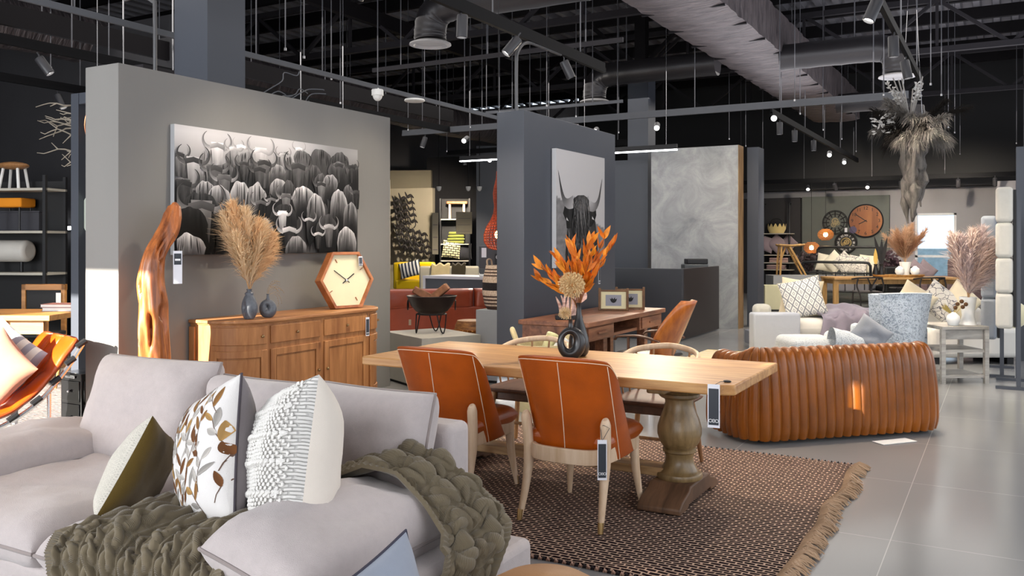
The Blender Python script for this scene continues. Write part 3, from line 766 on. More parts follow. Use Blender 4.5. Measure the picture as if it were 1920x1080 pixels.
m_pale = plain('pale_petal', '#d8bd8e', .8, var=.15); m_pstem = plain('pale_stem', '#c79a6a', .8)
for c, r, nn in (((.01, .0, .235), .072, 260), ((-.055, .03, .055), .036, 120)):
    h = MB(); rnd = random.Random(nn)
    for i in range(nn):
        z = 1-2*(i+.5)/nn; a = i*2.39996; s_ = math.sqrt(1-z*z); d = V((s_*math.cos(a), s_*math.sin(a), z))
        e = V(c)+d*r*rnd.uniform(.8, 1.05)
        h.tube([V(c)+d*r*.3, e], .0012, 4)
        for q in range(3):
            dd = d+V((rnd.uniform(-1, 1), rnd.uniform(-1, 1), rnd.uniform(-1, 1)))*.8; blade(h, e, dd, r*.24, r*.06, d, .2, n=3)
    hd = h.build('flower_head', m_pale, al)
    MB().tube(spline([(0, 0, -.05), (c[0]*.3, c[1]*.3, c[2]*.5), c], 10), .0022, 5).build('stem', m_pstem, al)

# ================================================================ channel tufted sofa
ch = thing('channel_sofa', 'orange brown channel tufted leather sofa with its ribbed back to the rug', 'sofa', (-1.02, 7.05, 0), R(45))
LN = 1.72; NCH = 30
def prof_at(bulge):
    # cross-section from bottom of the outer back up, over the top and down the inner side (y, z)
    return spline([(-.02, .03), (-.04, .12), (-.035, .3), (-.02, .47), (.0, .60), (.045, .685), (.12, .705), (.19, .66), (.22, .58), (.22, .44), (.22, .40)], 40)
pf = prof_at(0); NP = len(pf)
pathx = []   # plan outline of the shell: right arm -> back -> left arm
def plan(s):
    # rounded U: arm length A, corner radius r ; s in metres. returns point and outward normal
    A, r, W = .42, .2, LN/2
    L1 = A; L2 = PI/2*r; L3 = 2*(W-r); tot = 2*L1+2*L2+L3
    s = s*tot
    if s < L1: return V((-W, r+A-s, 0)), V((-1, 0, 0))
    s -= L1
    if s < L2: a = s/r; return V((-W+r-r*math.cos(a), r-r*math.sin(a), 0)), V((-math.cos(a), -math.sin(a), 0))
    s -= L2
    if s < L3: return V((-W+r+s, 0, 0)), V((0, -1, 0))
    s -= L3
    if s < L2: a = s/r; return V((W-r+r*math.sin(a), r-r*math.cos(a), 0)), V((math.sin(a), -math.cos(a), 0))
    s -= L2
    return V((W, r+s, 0)), V((1, 0, 0))
NT = 36; SUBN = 7
b = MB()
def chf(u, v):
    p_, n = plan(u); zs = 1-.09*min(1, max(0, p_.y-.12)/.22); k = v*(NP-1); i = min(int(k), NP-2); f = k-i; q = pf[i].lerp(pf[i+1], f)
    t = (u*NT) % 1.0; rib = .022*(abs(math.sin(PI*t))**.5) - .016
    wr = .003*noise.noise(V((u*60, v*7, 1)))
    j0, j1 = pf[max(i-1, 0)], pf[min(i+2, NP-1)]; tg_ = (j1-j0).normalized(); on = V((-tg_.y, tg_.x))  # in (y,z): outward = left of travel
    ro = (rib+wr)
    return p_ + n*(-q.x + (-on.x)*(-ro)*-1*-1 if False else -q.x+ro*(-on.x)) + V((0, 0, (q.y+ro*on.y)*zs))
b.grid(chf, NT*SUBN+1, NP)
bk = b.build('channel_back', m_channel, ch, smooth=70)
b = MB()
for k in range(NT+1):
    u = k/NT
    b.tube([chf(u, v/30)+plan(u)[1]*.001 for v in range(0, 31)], .0022, 4)
b.build('seams', plain('tan_thread', '#c98a48', .6), bk)
b = MB(); b.X = Matrix.Translation((0, .48, .30)); b.cushion(LN-.4, .62, .22, p=8, q=.4, n=20); b.build('seat_cushion', m_channel, ch)
b = MB(); b.bb(-LN/2+.08, LN/2-.08, .08, .62, .04, .24); b.build('base', m_channel, ch, bevel=.03)
for x in (-LN/2+.15, LN/2-.15):
    for y in (.1, .55): MB().cyl((x, y, 0), (x, y, .05), .025).build('foot', m_blackm, ch)
# ================================================================ sideboard (bow-ended) against the partition
SBX, SBY, SBL = -5.605, 4.74, 1.88     # wall plane, start along Y, length
sb = thing('sideboard', 'wooden sideboard with curved ends, four doors and drawers against the grey partition', 'sideboard', (SBX, SBY+SBL/2, 0))
def sbplan(off=0, n=10):
    r = .31; d0 = .21; pts = [(0, -SBL/2-off), (d0, -SBL/2-off)]
    cx, cy = d0, -SBL/2+r
    pts += [(d0+(r+off)*math.sin(a), -SBL/2+r-(r+off)*math.cos(a)) for a in [PI/2*i/n for i in range(1, n+1)]]
    return pts + [(x, -y) for x, y in reversed(pts)]
def at_s(pl, s):
    """point and outward normal at arc length s along the plan polyline"""
    acc = 0
    for (x0, y0), (x1, y1) in zip(pl, pl[1:]):
        l = math.hypot(x1-x0, y1-y0)
        if s <= acc+l+1e-9 and l > 0:
            f = (s-acc)/l; tx, ty = (x1-x0)/l, (y1-y0)/l
            return x0+(x1-x0)*f, y0+(y1-y0)*f, ty, -tx
        acc += l
    return x1, y1, ty, -tx
PL = sbplan(0, 16); TOT = sum(math.hypot(b_[0]-a_[0], b_[1]-a_[1]) for a_, b_ in zip(PL, PL[1:]))
def strip(b, s0, s1, z0, z1, o0, o1, n=14):
    vs = []; fs = []
    for i in range(n+1):
        x, y, nx, ny = at_s(PL, lerp(s0, s1, i/n))
        for o_, z in ((o0, z0), (o1, z0), (o1, z1), (o0, z1)): vs.append((x+nx*o_, y+ny*o_, z))
    for i in range(n):
        for k in range(4): fs.append((i*4+k, i*4+(k+1) % 4, (i+1)*4+(k+1) % 4, (i+1)*4+k))
    fs += [(3, 2, 1, 0), tuple(n*4+k for k in range(4))]
    b.add(vs, fs)
b = MB(); b.prism(sbplan(0), .10, .862); b.build('carcass', m_side, sb, bevel=.004)
b = MB(); b.prism(sbplan(.02), 0, .075); b.prism(sbplan(.012), .075, .10); b.build('plinth', m_side, sb, bevel=.006)
b = MB(); b.prism(sbplan(.022), .868, .895); b.prism(sbplan(.008), .855, .868); b.build('worktop', m_sidetop, sb, bevel=.008, seg=3)
m_knob = plain('antique_brass', (.30, .2, .1), .4, .9)
def knob(par, s, z):
    x, y, nx, ny = at_s(PL, s); o = MB().ell((0, 0, 0), .012).build('knob', m_knob, par); o.location = (x+nx*.024, y+ny*.024, z)
q = [.05, .26, .70, 1.20-.02, 1.24, TOT/2]
secs = []
A0 = .21; CL = PI/2*.31; S0 = A0+.03; S1 = A0+CL+.02
FL = TOT-2*(A0+CL)
mid = TOT/2
secs = [(S0, S1-.03), (A0+CL+.03, mid-.025), (mid+.025, TOT-A0-CL-.03), (TOT-S1+.03, TOT-S0)]
for i, (s0, s1) in enumerate(secs):
    b = MB(); strip(b, s0, s1, .70, .84, 0, .012); d = b.build('drawer', m_side, sb, bevel=.004)
    if i == 0: knob(d, s1-.05, .765)
    elif i == 3: knob(d, (s0+s1)/2, .77)
    else: knob(d, (s0+s1)/2, .77)
    b = MB(); w = .055
    strip(b, s0, s0+w, .13, .655, 0, .014); strip(b, s1-w, s1, .13, .655, 0, .014); strip(b, s0+w, s1-w, .13, .13+w, 0, .014); strip(b, s0+w, s1-w, .655-w, .655, 0, .014)
    dr = b.build('door', m_side, sb, bevel=.003)
    b = MB(); strip(b, s0+w+.01, s1-w-.01, .13+w+.01, .655-w-.01, 0, .007); b.build('door_panel', m_side, dr, bevel=.006)
    knob(dr, (s1-.03) if i in (0, 1) else (s0+.03), .42)
# fluted corner post on the left end
for s_ in (.035, TOT-.035):
    b = MB()
    strip(b, s_-.03, s_+.03, .10, .84, 0, .02, 2); b.build('corner_post', m_side, sb, bevel=.004)
x, y, nx, ny = at_s(PL, secs[2][1]-.02)
add_tag(sb, (x+.03, y, .82), rz=R(75), w=.04, h=.17, knot=[(x+.03, y, .82), (x+.018, y+.005, .86)])

# ================================================================ driftwood sculpture
m_drift = wood('driftwood', '#c87436', '#5c2a12', (5, 5, .9), 3.2, .42, coat=.25, bump=.35)
dw = thing('driftwood_sculpture', 'tall gnarled polished driftwood trunk standing left of the sideboard', 'sculpture', (-5.36, 4.27, 0))
ctrl = [(.0, 0, 0, .13), (.01, -.01, .3, .115), (-.01, -.04, .6, .105), (-.02, -.06, .85, .10), (-.02, -.06, 1.05, .098), (-.02, -.075, 1.22, .088), (-.0, -.06, 1.38, .075), (.01, .0, 1.5, .062), (.01, .07, 1.6, .064), (.0, .11, 1.70, .06), (.0, .12, 1.77, .042), (.0, .115, 1.80, .01)]
sp = spline([c[:3] for c in ctrl], 110); rad = [1.06*interp([c[2] for c in ctrl], [c[3] for c in ctrl], p_.z) for p_ in sp]
b = MB(); n = 64; vs = []; fs = []
for i, p_ in enumerate(sp):
    d = (sp[min(i+1, len(sp)-1)]-sp[max(0, i-1)]).normalized(); e1 = V((1, 0, 0)); e1 = (e1-d*e1.dot(d)).normalized(); e2 = d.cross(e1)
    for k in range(n):
        a = 2*PI*k/n; q = V((math.cos(a)*1.1, math.sin(a)*1.1, p_.z*1.6))
        k_ = 1+.36*noise.noise(q+V((3, 1, 0)))+.16*noise.noise(V((math.cos(a)*3, math.sin(a)*3, p_.z*2.2)))+.10*math.sin(a*5+p_.z*3+3*noise.noise(V((0, 0, p_.z*3))))+.05*math.sin(a*11+p_.z*7)
        hole = noise.noise(V((math.cos(a)*1.8+9, math.sin(a)*1.8, p_.z*4.5)))
        if hole > .34: k_ -= min(.6, (hole-.34)*2.6)
        vs.append(p_+(e1*math.cos(a)*.85+e2*math.sin(a))*rad[i]*k_)
for i in range(len(sp)-1):
    for k in range(n): fs.append((i*n+k, i*n+(k+1) % n, (i+1)*n+(k+1) % n, (i+1)*n+k))
fs += [tuple(range(n-1, -1, -1)), tuple(range((len(sp)-1)*n, len(sp)*n))]
b.add(vs, fs); b.build('trunk', m_drift, dw, smooth=85)
add_tag(dw, (.105, .06, 1.44), rz=R(55), w=.062, h=.24, style='half', knot=[(.105, .06, 1.44), (.10, .05, 1.52), (.04, .06, 1.6)])

# ================================================================ wildebeest canvas
ART = thing('wildebeest_canvas', 'wide black and white canvas photograph of a wildebeest herd on the grey partition', 'picture', (-5.605, 4.55, 1.405))
AW, AH = 2.18, 1.01
MB().bb(.0, .045, 0, AW, 0, AH).build('canvas_frame', plain('canvas_edge', (.55, .56, .58), .8), ART, smooth=0)
m_ink = vcol('photo_print', .55)
def g2(x): return max(0., x)**2.2
class Print:
    """flat picture drawn as thin layers on a canvas; s right, t up, in metres"""
    def __init__(s, to3): s.b = MB(); s.l = 0; s.to3 = to3
    def lay(s): s.l += 1
    def P(s, x, y): return s.to3(x, y, .0004+s.l*.00006)
    def poly(s, pts, cols):
        c = [(g2(k), g2(k)*.965, g2(k)*.97, 1) for k in (cols if isinstance(cols, list) else [cols]*len(pts))]
        s.b.add([s.P(*p_) for p_ in pts], [tuple(range(len(pts)))], 0, c)
    def gridp(s, fn, colf, nu, nv):
        vs = [s.P(*fn(i/(nu-1), j/(nv-1))) for i in range(nu) for j in range(nv)]
        c = []
        for i in range(nu):
            for j in range(nv): k = g2(colf(i/(nu-1), j/(nv-1))); c.append((k, k*.965, k*.97, 1))
        s.b.add(vs, [(i*nv+j, (i+1)*nv+j, (i+1)*nv+j+1, i*nv+j+1) for i in range(nu-1) for j in range(nv-1)], 0, c)
    def stroke(s, pts, w0, w1, c0, c1=None, mid=None):
        s.lay(); c1 = c0 if c1 is None else c1; n = len(pts); vs = []; c = []
        for i, p_ in enumerate(pts):
            a = pts[max(0, i-1)]; q = pts[min(n-1, i+1)]; dx, dy = q[0]-a[0], q[1]-a[1]; l = math.hypot(dx, dy) or 1
            t = i/(n-1); w = lerp(w0, w1, t) if mid is None else mid*math.sin(PI*(.1+.9*t))
            vs += [s.P(p_[0]-dy/l*w, p_[1]+dx/l*w), s.P(p_[0]+dy/l*w, p_[1]-dx/l*w)]
            k = g2(lerp(c0, c1, t)); c += [(k, k*.965, k*.97, 1), (k*.55, k*.53, k*.53, 1)]
        s.b.add(vs, [(2*i, 2*i+1, 2*i+3, 2*i+2) for i in range(n-1)], 0, c)
def arc(cx, cy, rx, ry, a0, a1, n=14): return [(cx+rx*math.cos(R(lerp(a0, a1, i/(n-1)))), cy+ry*math.sin(R(lerp(a0, a1, i/(n-1))))) for i in range(n)]
pr_ = Print(lambda s_, t, e: (.045+e, s_, t))
def uv(px, py):
    f = (px-72)/1350.; s_ = f*6.70/(8.55+f*(6.70-8.55)); top = 47+181*f; bot = 1030-18*f
    return s_*AW, (1-(py-top)/(bot-top))*AH
pr_.gridp(lambda u, v: (u*AW, v*AH), lambda u, v: lerp(.24, .80, max(0, min(1, (v-.35)/.6)))+.06*noise.noise(V((u*5, v*4, 0))) - .2*max(0, min(1, (u-.62)/.2))*(1 if v > .5 else 0), 40, 24)
def beast(px, py, w, h, hi, lo, rib=1):
    x, y = uv(px, py); k = AW/1350*1.02; w *= k; h *= k; pr_.lay(); sd = px*.37
    def fn(u, v):
        a = u*2-1; yy = max(0, 1-abs(a)**1.9)**.62
        return (x+a*w*(.78+.22*v+.10*math.sin(v*5+sd)+.12*noise.noise(V((a*2, v*4, sd)))), y+h*yy*.42*(1+.3*noise.noise(V((a*2.2, sd, 3)))) - (1-v)*h*1.25*(1 if True else 0)+0*v)
    def cf(u, v):
        a = u*2-1; lit = hi*(.55+.45*v**.8) - .20*abs(a)**2*hi
        lit += .22*hi*math.exp(-((a-.12*math.sin(sd))/.09)**2)*v - .22*hi*math.exp(-((a-.12*math.sin(sd)-.22)/.12)**2)*(1-v*.5)
        lit += hi*(.22*noise.noise(V((a*3+sd, v*3, 2)))+.16*noise.noise(V((a*9+sd, v*4, 2))))
        return max(.03, lerp(lo, lit, max(0, min(1, ((v-.1)*1.15)))**1.5))
    pr_.gridp(fn, cf, 15, 9)
    rb = random.Random(int(px*7+py))
    for q in range(9):
        a0 = rb.uniform(-.8, .8); l_ = rb.uniform(.3, .8); c_ = hi*rb.uniform(.25, 1.15)
        pts = [(x+w*.85*(a0*(1+.25*t)), y+h*.42*max(0, 1-abs(a0)**1.9)**.62-t*l_*h*1.1-.02*h) for t in [j/6 for j in range(7)]]
        pr_.stroke(pts, .02*w, .004*w, c_, c_*.35, mid=rb.uniform(.02, .075)*w)
def horns(px, py, r, c=.16, tilt=0, face=True, fc=.2):
    fc = fc*1.35
    x, y = uv(px, py); k = AW/1350*1.02; r *= k
    if face:
        pr_.lay(); pr_.gridp(lambda u, v: (x+(u*2-1)*r*lerp(.30, .5, v**.7)+tilt*(1-v)*r, y-r*1.9*(1-v)+r*.05), lambda u, v: max(.04, fc*(.6+.7*v)+.10*math.cos((u-.5)*9)*(1-v)+.05*noise.noise(V((px+u*4, v*6, 0)))), 7, 9)
        for s_ in (-1, 1): pr_.stroke([(x+s_*r*.4, y-r*.2), (x+s_*r*.7, y-r*.35), (x+s_*r*.95, y-r*.3)], .12*r, .02*r, fc*1.5, fc)
    for s_ in (-1, 1):
        a = arc(x+s_*r*.55, y+r*.22, r*.58, r*.52, 270, 270+s_*152, 16)
        pr_.stroke(a, .13*r, .014*r, min(.75, c*3.2), c*1.3)
    pr_.stroke([(x-r*.6, y-r*.24), (x, y-r*.1), (x+r*.6, y-r*.24)], .15*r, .15*r, c*2.2, c*1.7)
# rows from the back to the front of the herd
for a in ((330, 290, 50, 90, .72, .55), (500, 300, 45, 90, .5, .42), (600, 310, 50, 90, .6, .45), (880, 300, 60, 90, .6, .4), (1010, 290, 60, 90, .5, .35), (1150, 300, 90, 130, .40, .25), (1290, 320, 90, 130, .38, .2)): beast(*a)
for a in ((385, 190, 78, .34, 0, True, .55), (510, 215, 55, .45, 0, True, .42), (560, 200, 50, .6, 0, False), (705, 225, 82, .45, 0, True, .5), (870, 262, 50, .4, 0, True, .45), (985, 215, 45, .55, 0, False)): horns(*a)
for a in ((205, 370, 80, 110, .55, .2), (280, 440, 75, 90, .68, .25), (430, 430, 80, 130, .42, .12), (560, 430, 70, 150, .30, .10), (680, 430, 90, 150, .34, .08), (830, 400, 60, 90, .66, .2), (960, 430, 80, 150, .36, .08), (1090, 430, 70, 150, .40, .1), (1280, 400, 90, 140, .45, .1), (1390, 420, 60, 150, .3, .08)): beast(*a)
for a in ((90, 260, 62, .14, .1, True, .3), (205, 300, 84, .13, 0, True, .45), (360, 360, 82, .16, 0, True, .22), (430, 430, 78, .2, 0, True, .25), (575, 330, 50, .14, 0, True, .2), (725, 318, 78, .13, 0, True, .25), (690, 370, 70, .12, 0, True, .2), (975, 340, 92, .14, 0, True, .22), (1275, 335, 60, .14, 0, True, .2), (1370, 350, 55, .12, 0, True, .16)): horns(*a)
for a in ((120, 540, 70, 130, .45, .10), (290, 540, 62, 100, .70, .15), (390, 590, 80, 130, .76, .12), (830, 520, 72, 110, .74, .14), (1140, 480, 60, 120, .4, .1), (1210, 480, 62, 110, .72, .14), (550, 600, 70, 190, .80, .06), (660, 640, 88, 240, .74, .04), (900, 560, 60, 160, .35, .05), (1010, 590, 80, 130, .84, .08), (1340, 560, 50, 120, .5, .1)): beast(*a)
for a in ((120, 470, 84, .11, .2, True, .15), (1140, 480, 62, .13, 0, True, .3), (880, 570, 66, .2, 0, True, .28), (1400, 540, 60, .15, 0, True, .12)): horns(*a)
for a in ((250, 680, 110, 200, .24, .04), (760, 700, 90, 200, .15, .03), (1100, 680, 76, 200, .78, .05), (1270, 640, 76, 190, .8, .05), (1355, 720, 62, 170, .62, .05), (860, 760, 100, 200, .22, .03)): beast(*a)
for a in ((255, 630, 128, .17, 0, True, .28), (690, 620, 62, .2, .2, False), (770, 600, 50, .24, 0, False), (850, 700, 62, .55, 0, True, .5), (1045, 750, 50, .4, 0, False), (900, 820, 84, .42, 0, True, .12)): horns(*a)
for a in ((170, 800, 120, 200, .16, .03), (460, 820, 100, 220, .14, .03), (1180, 830, 90, 170, .3, .03), (710, 850, 74, 150, .68, .03), (160, 975, 90, 150, .82, .2), (950, 965, 86, 130, .66, .04), (1320, 905, 80, 170, .82, .06)): beast(*a)
for a in ((640, 860, 64, .25, .1, False), (690, 900, 58, .36, 0, True, .15), (1190, 800, 70, .36, 0, True, .25), (1110, 860, 50, .4, 0, True, .15)): horns(*a)
# trim whatever hangs below the canvas edge
for i, v_ in enumerate(pr_.b.v): pr_.b.v[i] = (v_[0], min(AW, max(0, v_[1])), min(AH, max(0, v_[2])))
pr_.b.build('print', m_ink, ART, smooth=0)

# ================================================================ highland cow canvas
HC = thing('highland_cow_canvas', 'tall canvas photograph of a horned highland cow on the slate wall', 'picture', (-4.115, 8.12, 1.235))
HW, HH = 1.26, 1.25
MB().bb(0, .05, 0, HW, 0, HH).build('canvas_frame', plain('canvas_white', (.8, .81, .83), .8), HC, smooth=0)
p2 = Print(lambda s_, t, e: (.05+e, s_, t))
def hv(px, py):
    f = (px-112)/383.; s_ = f*9.08/(10.19+f*(9.08-10.19)); top = 66+85*f; bot = 1012-16*f
    return s_*HW, (1-(py-top)/(bot-top))*HH
p2.gridp(lambda u, v: (u*HW, v*HH), lambda u, v: (.74-.06*u) if v > .60-.26*u else .46+.08*noise.noise(V((u*9, v*30, 0)))+.05*noise.noise(V((u*40, v*40, 0))), 60, 70)
def shape(pts, c0, c1, n=26):
    """closed silhouette drawn as a row-wise grid: list of (py, x_left, x_right)"""
    ys = [q[0] for q in pts]; p2.lay()
    def fn(u, v): py = lerp(ys[0], ys[-1], v); return hv(lerp(interp(ys, [q[1] for q in pts], py), interp(ys, [q[2] for q in pts], py), u), py)
    p2.gridp(fn, lambda u, v: max(.03, lerp(c0, c1, v)-.12*abs(u-.5)*2+.10*noise.noise(V((u*7, v*3, c0*9)))+.07*noise.noise(V((u*22, v*4, 4)))), 14, n)
shape([(640, 205, 420), (760, 195, 435), (900, 185, 440), (1005, 185, 440)], .30, .26)
shape([(520, 180, 260), (580, 165, 270), (640, 190, 270), (700, 195, 240)], .14, .12)
shape([(540, 370, 425), (600, 365, 430), (650, 370, 415), (690, 372, 390)], .13, .12)
shape([(440, 285, 330), (452, 262, 352), (475, 243, 368), (520, 235, 385), (600, 225, 390), (700, 230, 375), (800, 250, 350), (880, 265, 335), (915, 285, 325)], .26, .20)
shape([(800, 265, 335), (850, 262, 340), (890, 275, 325)], .10, .08); shape([(820, 285, 322), (850, 292, 315), (870, 296, 308)], .5, .4)
for pts, w in (([(250, 490), (210, 505), (180, 485), (160, 430), (145, 350), (127, 240)], 24), ([(370, 520), (405, 535), (430, 520), (450, 470), (462, 400), (476, 312)], 22)):
    sp_ = spline([(*q, 0) for q in pts], 30); k = HW/383.; ptsm = [hv(q.x, q.y) for q in sp_]
    p2.stroke(ptsm, w*k*.9, .002, .72, .06)
for x_, y_ in ((200, 625), (403, 620)): p2.lay(); p2.poly([hv(x_-6, y_-12), hv(x_-8, y_+8), hv(x_+10, y_+18), hv(x_+2, y_)], .75)
rnd = random.Random(5)
for i in range(150):
    x0 = rnd.uniform(250, 365); y0 = rnd.uniform(445, 520); ln = rnd.uniform(120, 330); sw = (x0-305)*rnd.uniform(-.1, .35); c = rnd.choice((.2, .3, .45, .6, .12, .5))
    pts = [hv(x0+sw*t*t*1.0+6*math.sin(t*7+i), y0+ln*t) for t in [j/9 for j in range(10)]]
    p2.stroke(pts, .006, .0015, c, c*.7, mid=rnd.uniform(.003, .008))
for i in range(60):
    x0 = rnd.uniform(195, 430); y0 = rnd.uniform(700, 850); c = rnd.uniform(.2, .55)
    p2.stroke([hv(x0+5*math.sin(t*5+i), y0+150*t) for t in [j/6 for j in range(7)]], .006, .001, c, c*.6, mid=.007)
for i, v_ in enumerate(p2.b.v): p2.b.v[i] = (v_[0], min(HW, max(0, v_[1])), min(HH, max(0, v_[2])))
p2.b.build('print', m_ink, HC, smooth=0)
add_tag(HC, (.055, 1.1, -.01), rz=R(90), w=.05, h=.2)

# ================================================================ pampas vase, small vase, hexagonal clock on the sideboard
m_vgrey = plain('speckled_grey_ceramic', (.10, .11, .13), .35, var=.2, scale=60)
pv = thing('grey_vase', 'larger grey ceramic egg vase with a notch on the sideboard', 'vase', (-5.20, 4.97, .896), R(20))
def egg(b, h, r, dimple=1):
    n = 36; m_ = 28; vs = []; fs = []
    for i in range(m_+1):
        t = i/m_; z = h*t; rr_ = r*math.sin(PI*min(1, .12+.83*t))**.75*(1-.25*t)+.012*(t > .9)
        for k in range(n):
            a = 2*PI*k/n; d = 0
            if dimple:
                q = ((t-.45)/.2)**2+((((a-1.0*PI-.9+PI) % (2*PI))-PI)/.45)**2; d = .5*math.exp(-q)
            vs.append((rr_*(1-d)*math.cos(a), rr_*(1-d)*math.sin(a)*.8, z))
    for i in range(m_):
        for k in range(n): fs.append((i*n+k, i*n+(k+1) % n, (i+1)*n+(k+1) % n, (i+1)*n+k))
    fs.append(tuple(range(n-1, -1, -1))); return b.add(vs, fs)
egg(MB(), .215, .075).build('body', m_vgrey, pv, smooth=80)
b = MB(); b.lathe([(.02, .205), (.018, .225), (.023, .238), (.017, .238), (.015, .21)], 20); b.build('neck', m_vgrey, pv)
sv = thing('small_grey_vase', 'smaller dark grey ring vase beside the egg vase on the sideboard', 'vase', (-5.19, 5.16, .896), R(35))
b = MB(); rr2 = [.036-.008*math.sin(2*PI*i/36-PI/2) for i in range(36)]
b.tube([(.034*math.cos(a), 0, .078+.042*math.sin(a)) for a in [2*PI*i/36-PI/2 for i in range(36)]], rr2, 14, closed=True, up=(0, 1, 0)); b.build('body', m_vgrey, sv, smooth=80)
MB().lathe([(.02, .14), (.012, .158), (.01, .182), (.013, .19), (.008, .188)], 16).build('neck', m_vgrey, sv)
def plume(b, base, d, ln, w, rnd, m=0, nrib=46, droop=.25, side=None):
    """pampas plume: axis with many fine drooping barbs"""
    d = V(d).normalized(); e1, e2 = frame(d)
    if side: e1 = (V(side)-d*V(side).dot(d)).normalized(); e2 = d.cross(e1)
    for i in range(nrib):
        t = rnd.random()**.8; c = V(base)+d*ln*t; prof_ = math.sin(PI*min(1, .16+.86*t))**.7
        a = rnd.uniform(0, 2*PI); out = e1*math.cos(a)+e2*math.sin(a)
        l = w*prof_*rnd.uniform(.45, 1.1); up = w*prof_*rnd.uniform(.9, 2.0)
        p1 = c+out*l*.5+d*up*.6; p2_ = c+out*l+d*up*.9-V((0, 0, 1))*l*droop
        wv = l*.022+.0011
        sd_ = out.cross(d)*wv
        b.add([c-sd_, c+sd_, p1+sd_*1.2, p2_, p1-sd_*1.2], [(0, 1, 2, 4), (4, 2, 3)], m)
def pampas(name, label, loc, ctrs, mats, ln=(.4, .55), w=.09, nr=260, seed=1, stem=.22, group=None, zc=0):
    t = thing(name, label, 'dried grass', loc, group=group); rnd = random.Random(seed)
    for i, (dx, dy, l) in enumerate(ctrs):
        d = V((dx, dy, 1)).normalized(); b = MB(); pts = [V((0, 0, -.1)), V((dx*.02, dy*.02, 0)), d*stem+V((0, 0, 0)), d*(stem+l*.6), d*(stem+l)]
        b.tube(pts, .0022, 5, m=2)
        plume(b, d*stem*.45, d, l, w*l/.5, rnd, i % 2, nr)
        b.build('plume', mats, t, smooth=0)
    return t
m_pa1 = fluff('pampas_straw', '#f7e3c4'); m_pa2 = fluff('pampas_honey', '#efcfa6')
pampas('pampas_grass', 'tall bushy straw coloured pampas plumes in the egg vase on the sideboard', (-5.20, 4.97, 1.14),
       [(-.1, -.36, .60), (-.05, -.22, .66), (.0, -.08, .60), (.1, .08, .52), (0, .28, .52), (.1, .52, .46), (.15, -.5, .46), (-.1, .42, .52), (.2, .1, .42), (.05, .78, .40)], [m_pa1, m_pa2, m_pstem], w=.13, nr=620, seed=3, stem=.1)
t = thing('dried_sprig', 'small curling dried sprig in the little grey ring vase', 'dried flowers', (-5.19, 5.16, 1.07)); rnd = random.Random(2)
m_sprig = plain('sprig', (.32, .24, .16), .9); b = MB()
for k in range(9):
    a = rnd.uniform(-.3, 1.2); pts = [V((0, 0, 0))]
    for j in range(9): pts.append(pts[-1]+V((rnd.uniform(-.006, .006), math.sin(a)*.022, math.cos(a)*.022))); a += .22+rnd.uniform(-.1, .2)
    b.tube(pts, .0016, 4)
    for q in pts[4:]: b.ell(q, .004, 5, 4)
b.build('sprig', m_sprig, t)
# clock
m_cw = wood('clock_wood', '#c07a48', '#8a4a22', (3, 3, 3), 3, .4)
m_cface = plain('cream_dial', '#e8ddb8', .6)
CK = thing('hexagonal_clock', 'hexagonal wooden table clock with cream dial on the right of the sideboard', 'clock', (-5.30, 6.30, .896+.262))
CK.matrix_world = Matrix.Translation((-5.27, 6.22, .897)) @ Matrix.Rotation(R(76), 4, 'Z') @ Matrix.Rotation(R(-5), 4, 'X') @ Matrix.Translation((0, 0, .258))
def hexr(r): return [V((r*math.cos(R(60*k)), 0, r*math.sin(R(60*k)))) for k in range(6)]
b = MB(); ro, ri, fr, bk_ = hexr(.298), hexr(.268), -.045, .045
vs = []
for k in range(6): vs += [ro[k]+V((0, fr, 0)), ri[k]+V((0, fr, 0)), ri[k]+V((0, bk_-.01, 0)), ro[k]+V((0, bk_, 0))]
b.add(vs, [(k*4+a, ((k+1) % 6)*4+a, ((k+1) % 6)*4+(a+1) % 4, k*4+(a+1) % 4) for k in range(6) for a in range(4)])
b.build('case', m_cw, CK, smooth=0, bevel=.003)
b = MB(); b.add([p_+V((0, -.018, 0)) for p_ in hexr(.27)]+[p_+V((0, bk_-.012, 0)) for p_ in hexr(.27)], [(0, 1, 2, 3, 4, 5), (11, 10, 9, 8, 7, 6)]+[(k, (k+1) % 6, 6+(k+1) % 6, 6+k) for k in range(6)])
dial = b.build('dial', m_cface, CK, smooth=0)
for a in (30, 120, 210, 300):
    p0, p1 = V((math.cos(R(a)), 0, math.sin(R(a)))), None
    MB().bar(p0*.185+V((0, -.021, 0)), p0*.222+V((0, -.021, 0)), .012, .005).build('hour_mark', m_cw, dial)
for a, l0, l1, w in ((145, -.04, .16, .006), (33, -.05, .105, .008)):
    p0 = V((math.cos(R(a)), 0, math.sin(R(a)))); MB().bar(p0*l0+V((0, -.024, 0)), p0*l1+V((0, -.024, 0)), .004, w).build('hand', m_blackm, CK)
MB().cyl((0, -.02, 0), (0, -.03, 0), .008).build('hub', m_steel, CK)
add_tag(CK, (.15, -.052, .215), w=.045, h=.09, style='dark', knot=[(.15, -.052, .215), (.15, -.05, .255)])
VR = R(29.5)   # bearing of things that stand square to the shop's diagonal
m_plinth = plain('plinth_grey', '#9a978f', .8, var=.02); m_plinthb = plain('plinth_dove', '#8a8c90', .8, var=.02); m_plinthc = plain('plinth_cream', '#c9c4a2', .8, var=.02)
def plinth(label, loc, rz, w, d, h, mat, name='display_plinth'):
    o = thing(name, label, 'plinth', loc, rz)
    MB().bb(-w/2, w/2, -d/2, d/2, .03, h).build('block', mat, o, smooth=0, bevel=.004)
    MB().bb(-w/2+.03, w/2-.03, -d/2+.03, d/2-.03, 0, .03).build('toe_kick', m_blackm, o, smooth=0)
    return o
plinth('square putty grey display plinth under the black fire bowl', (-5.36, 7.72, 0), R(-27), .877, .70, .53, m_plinth)
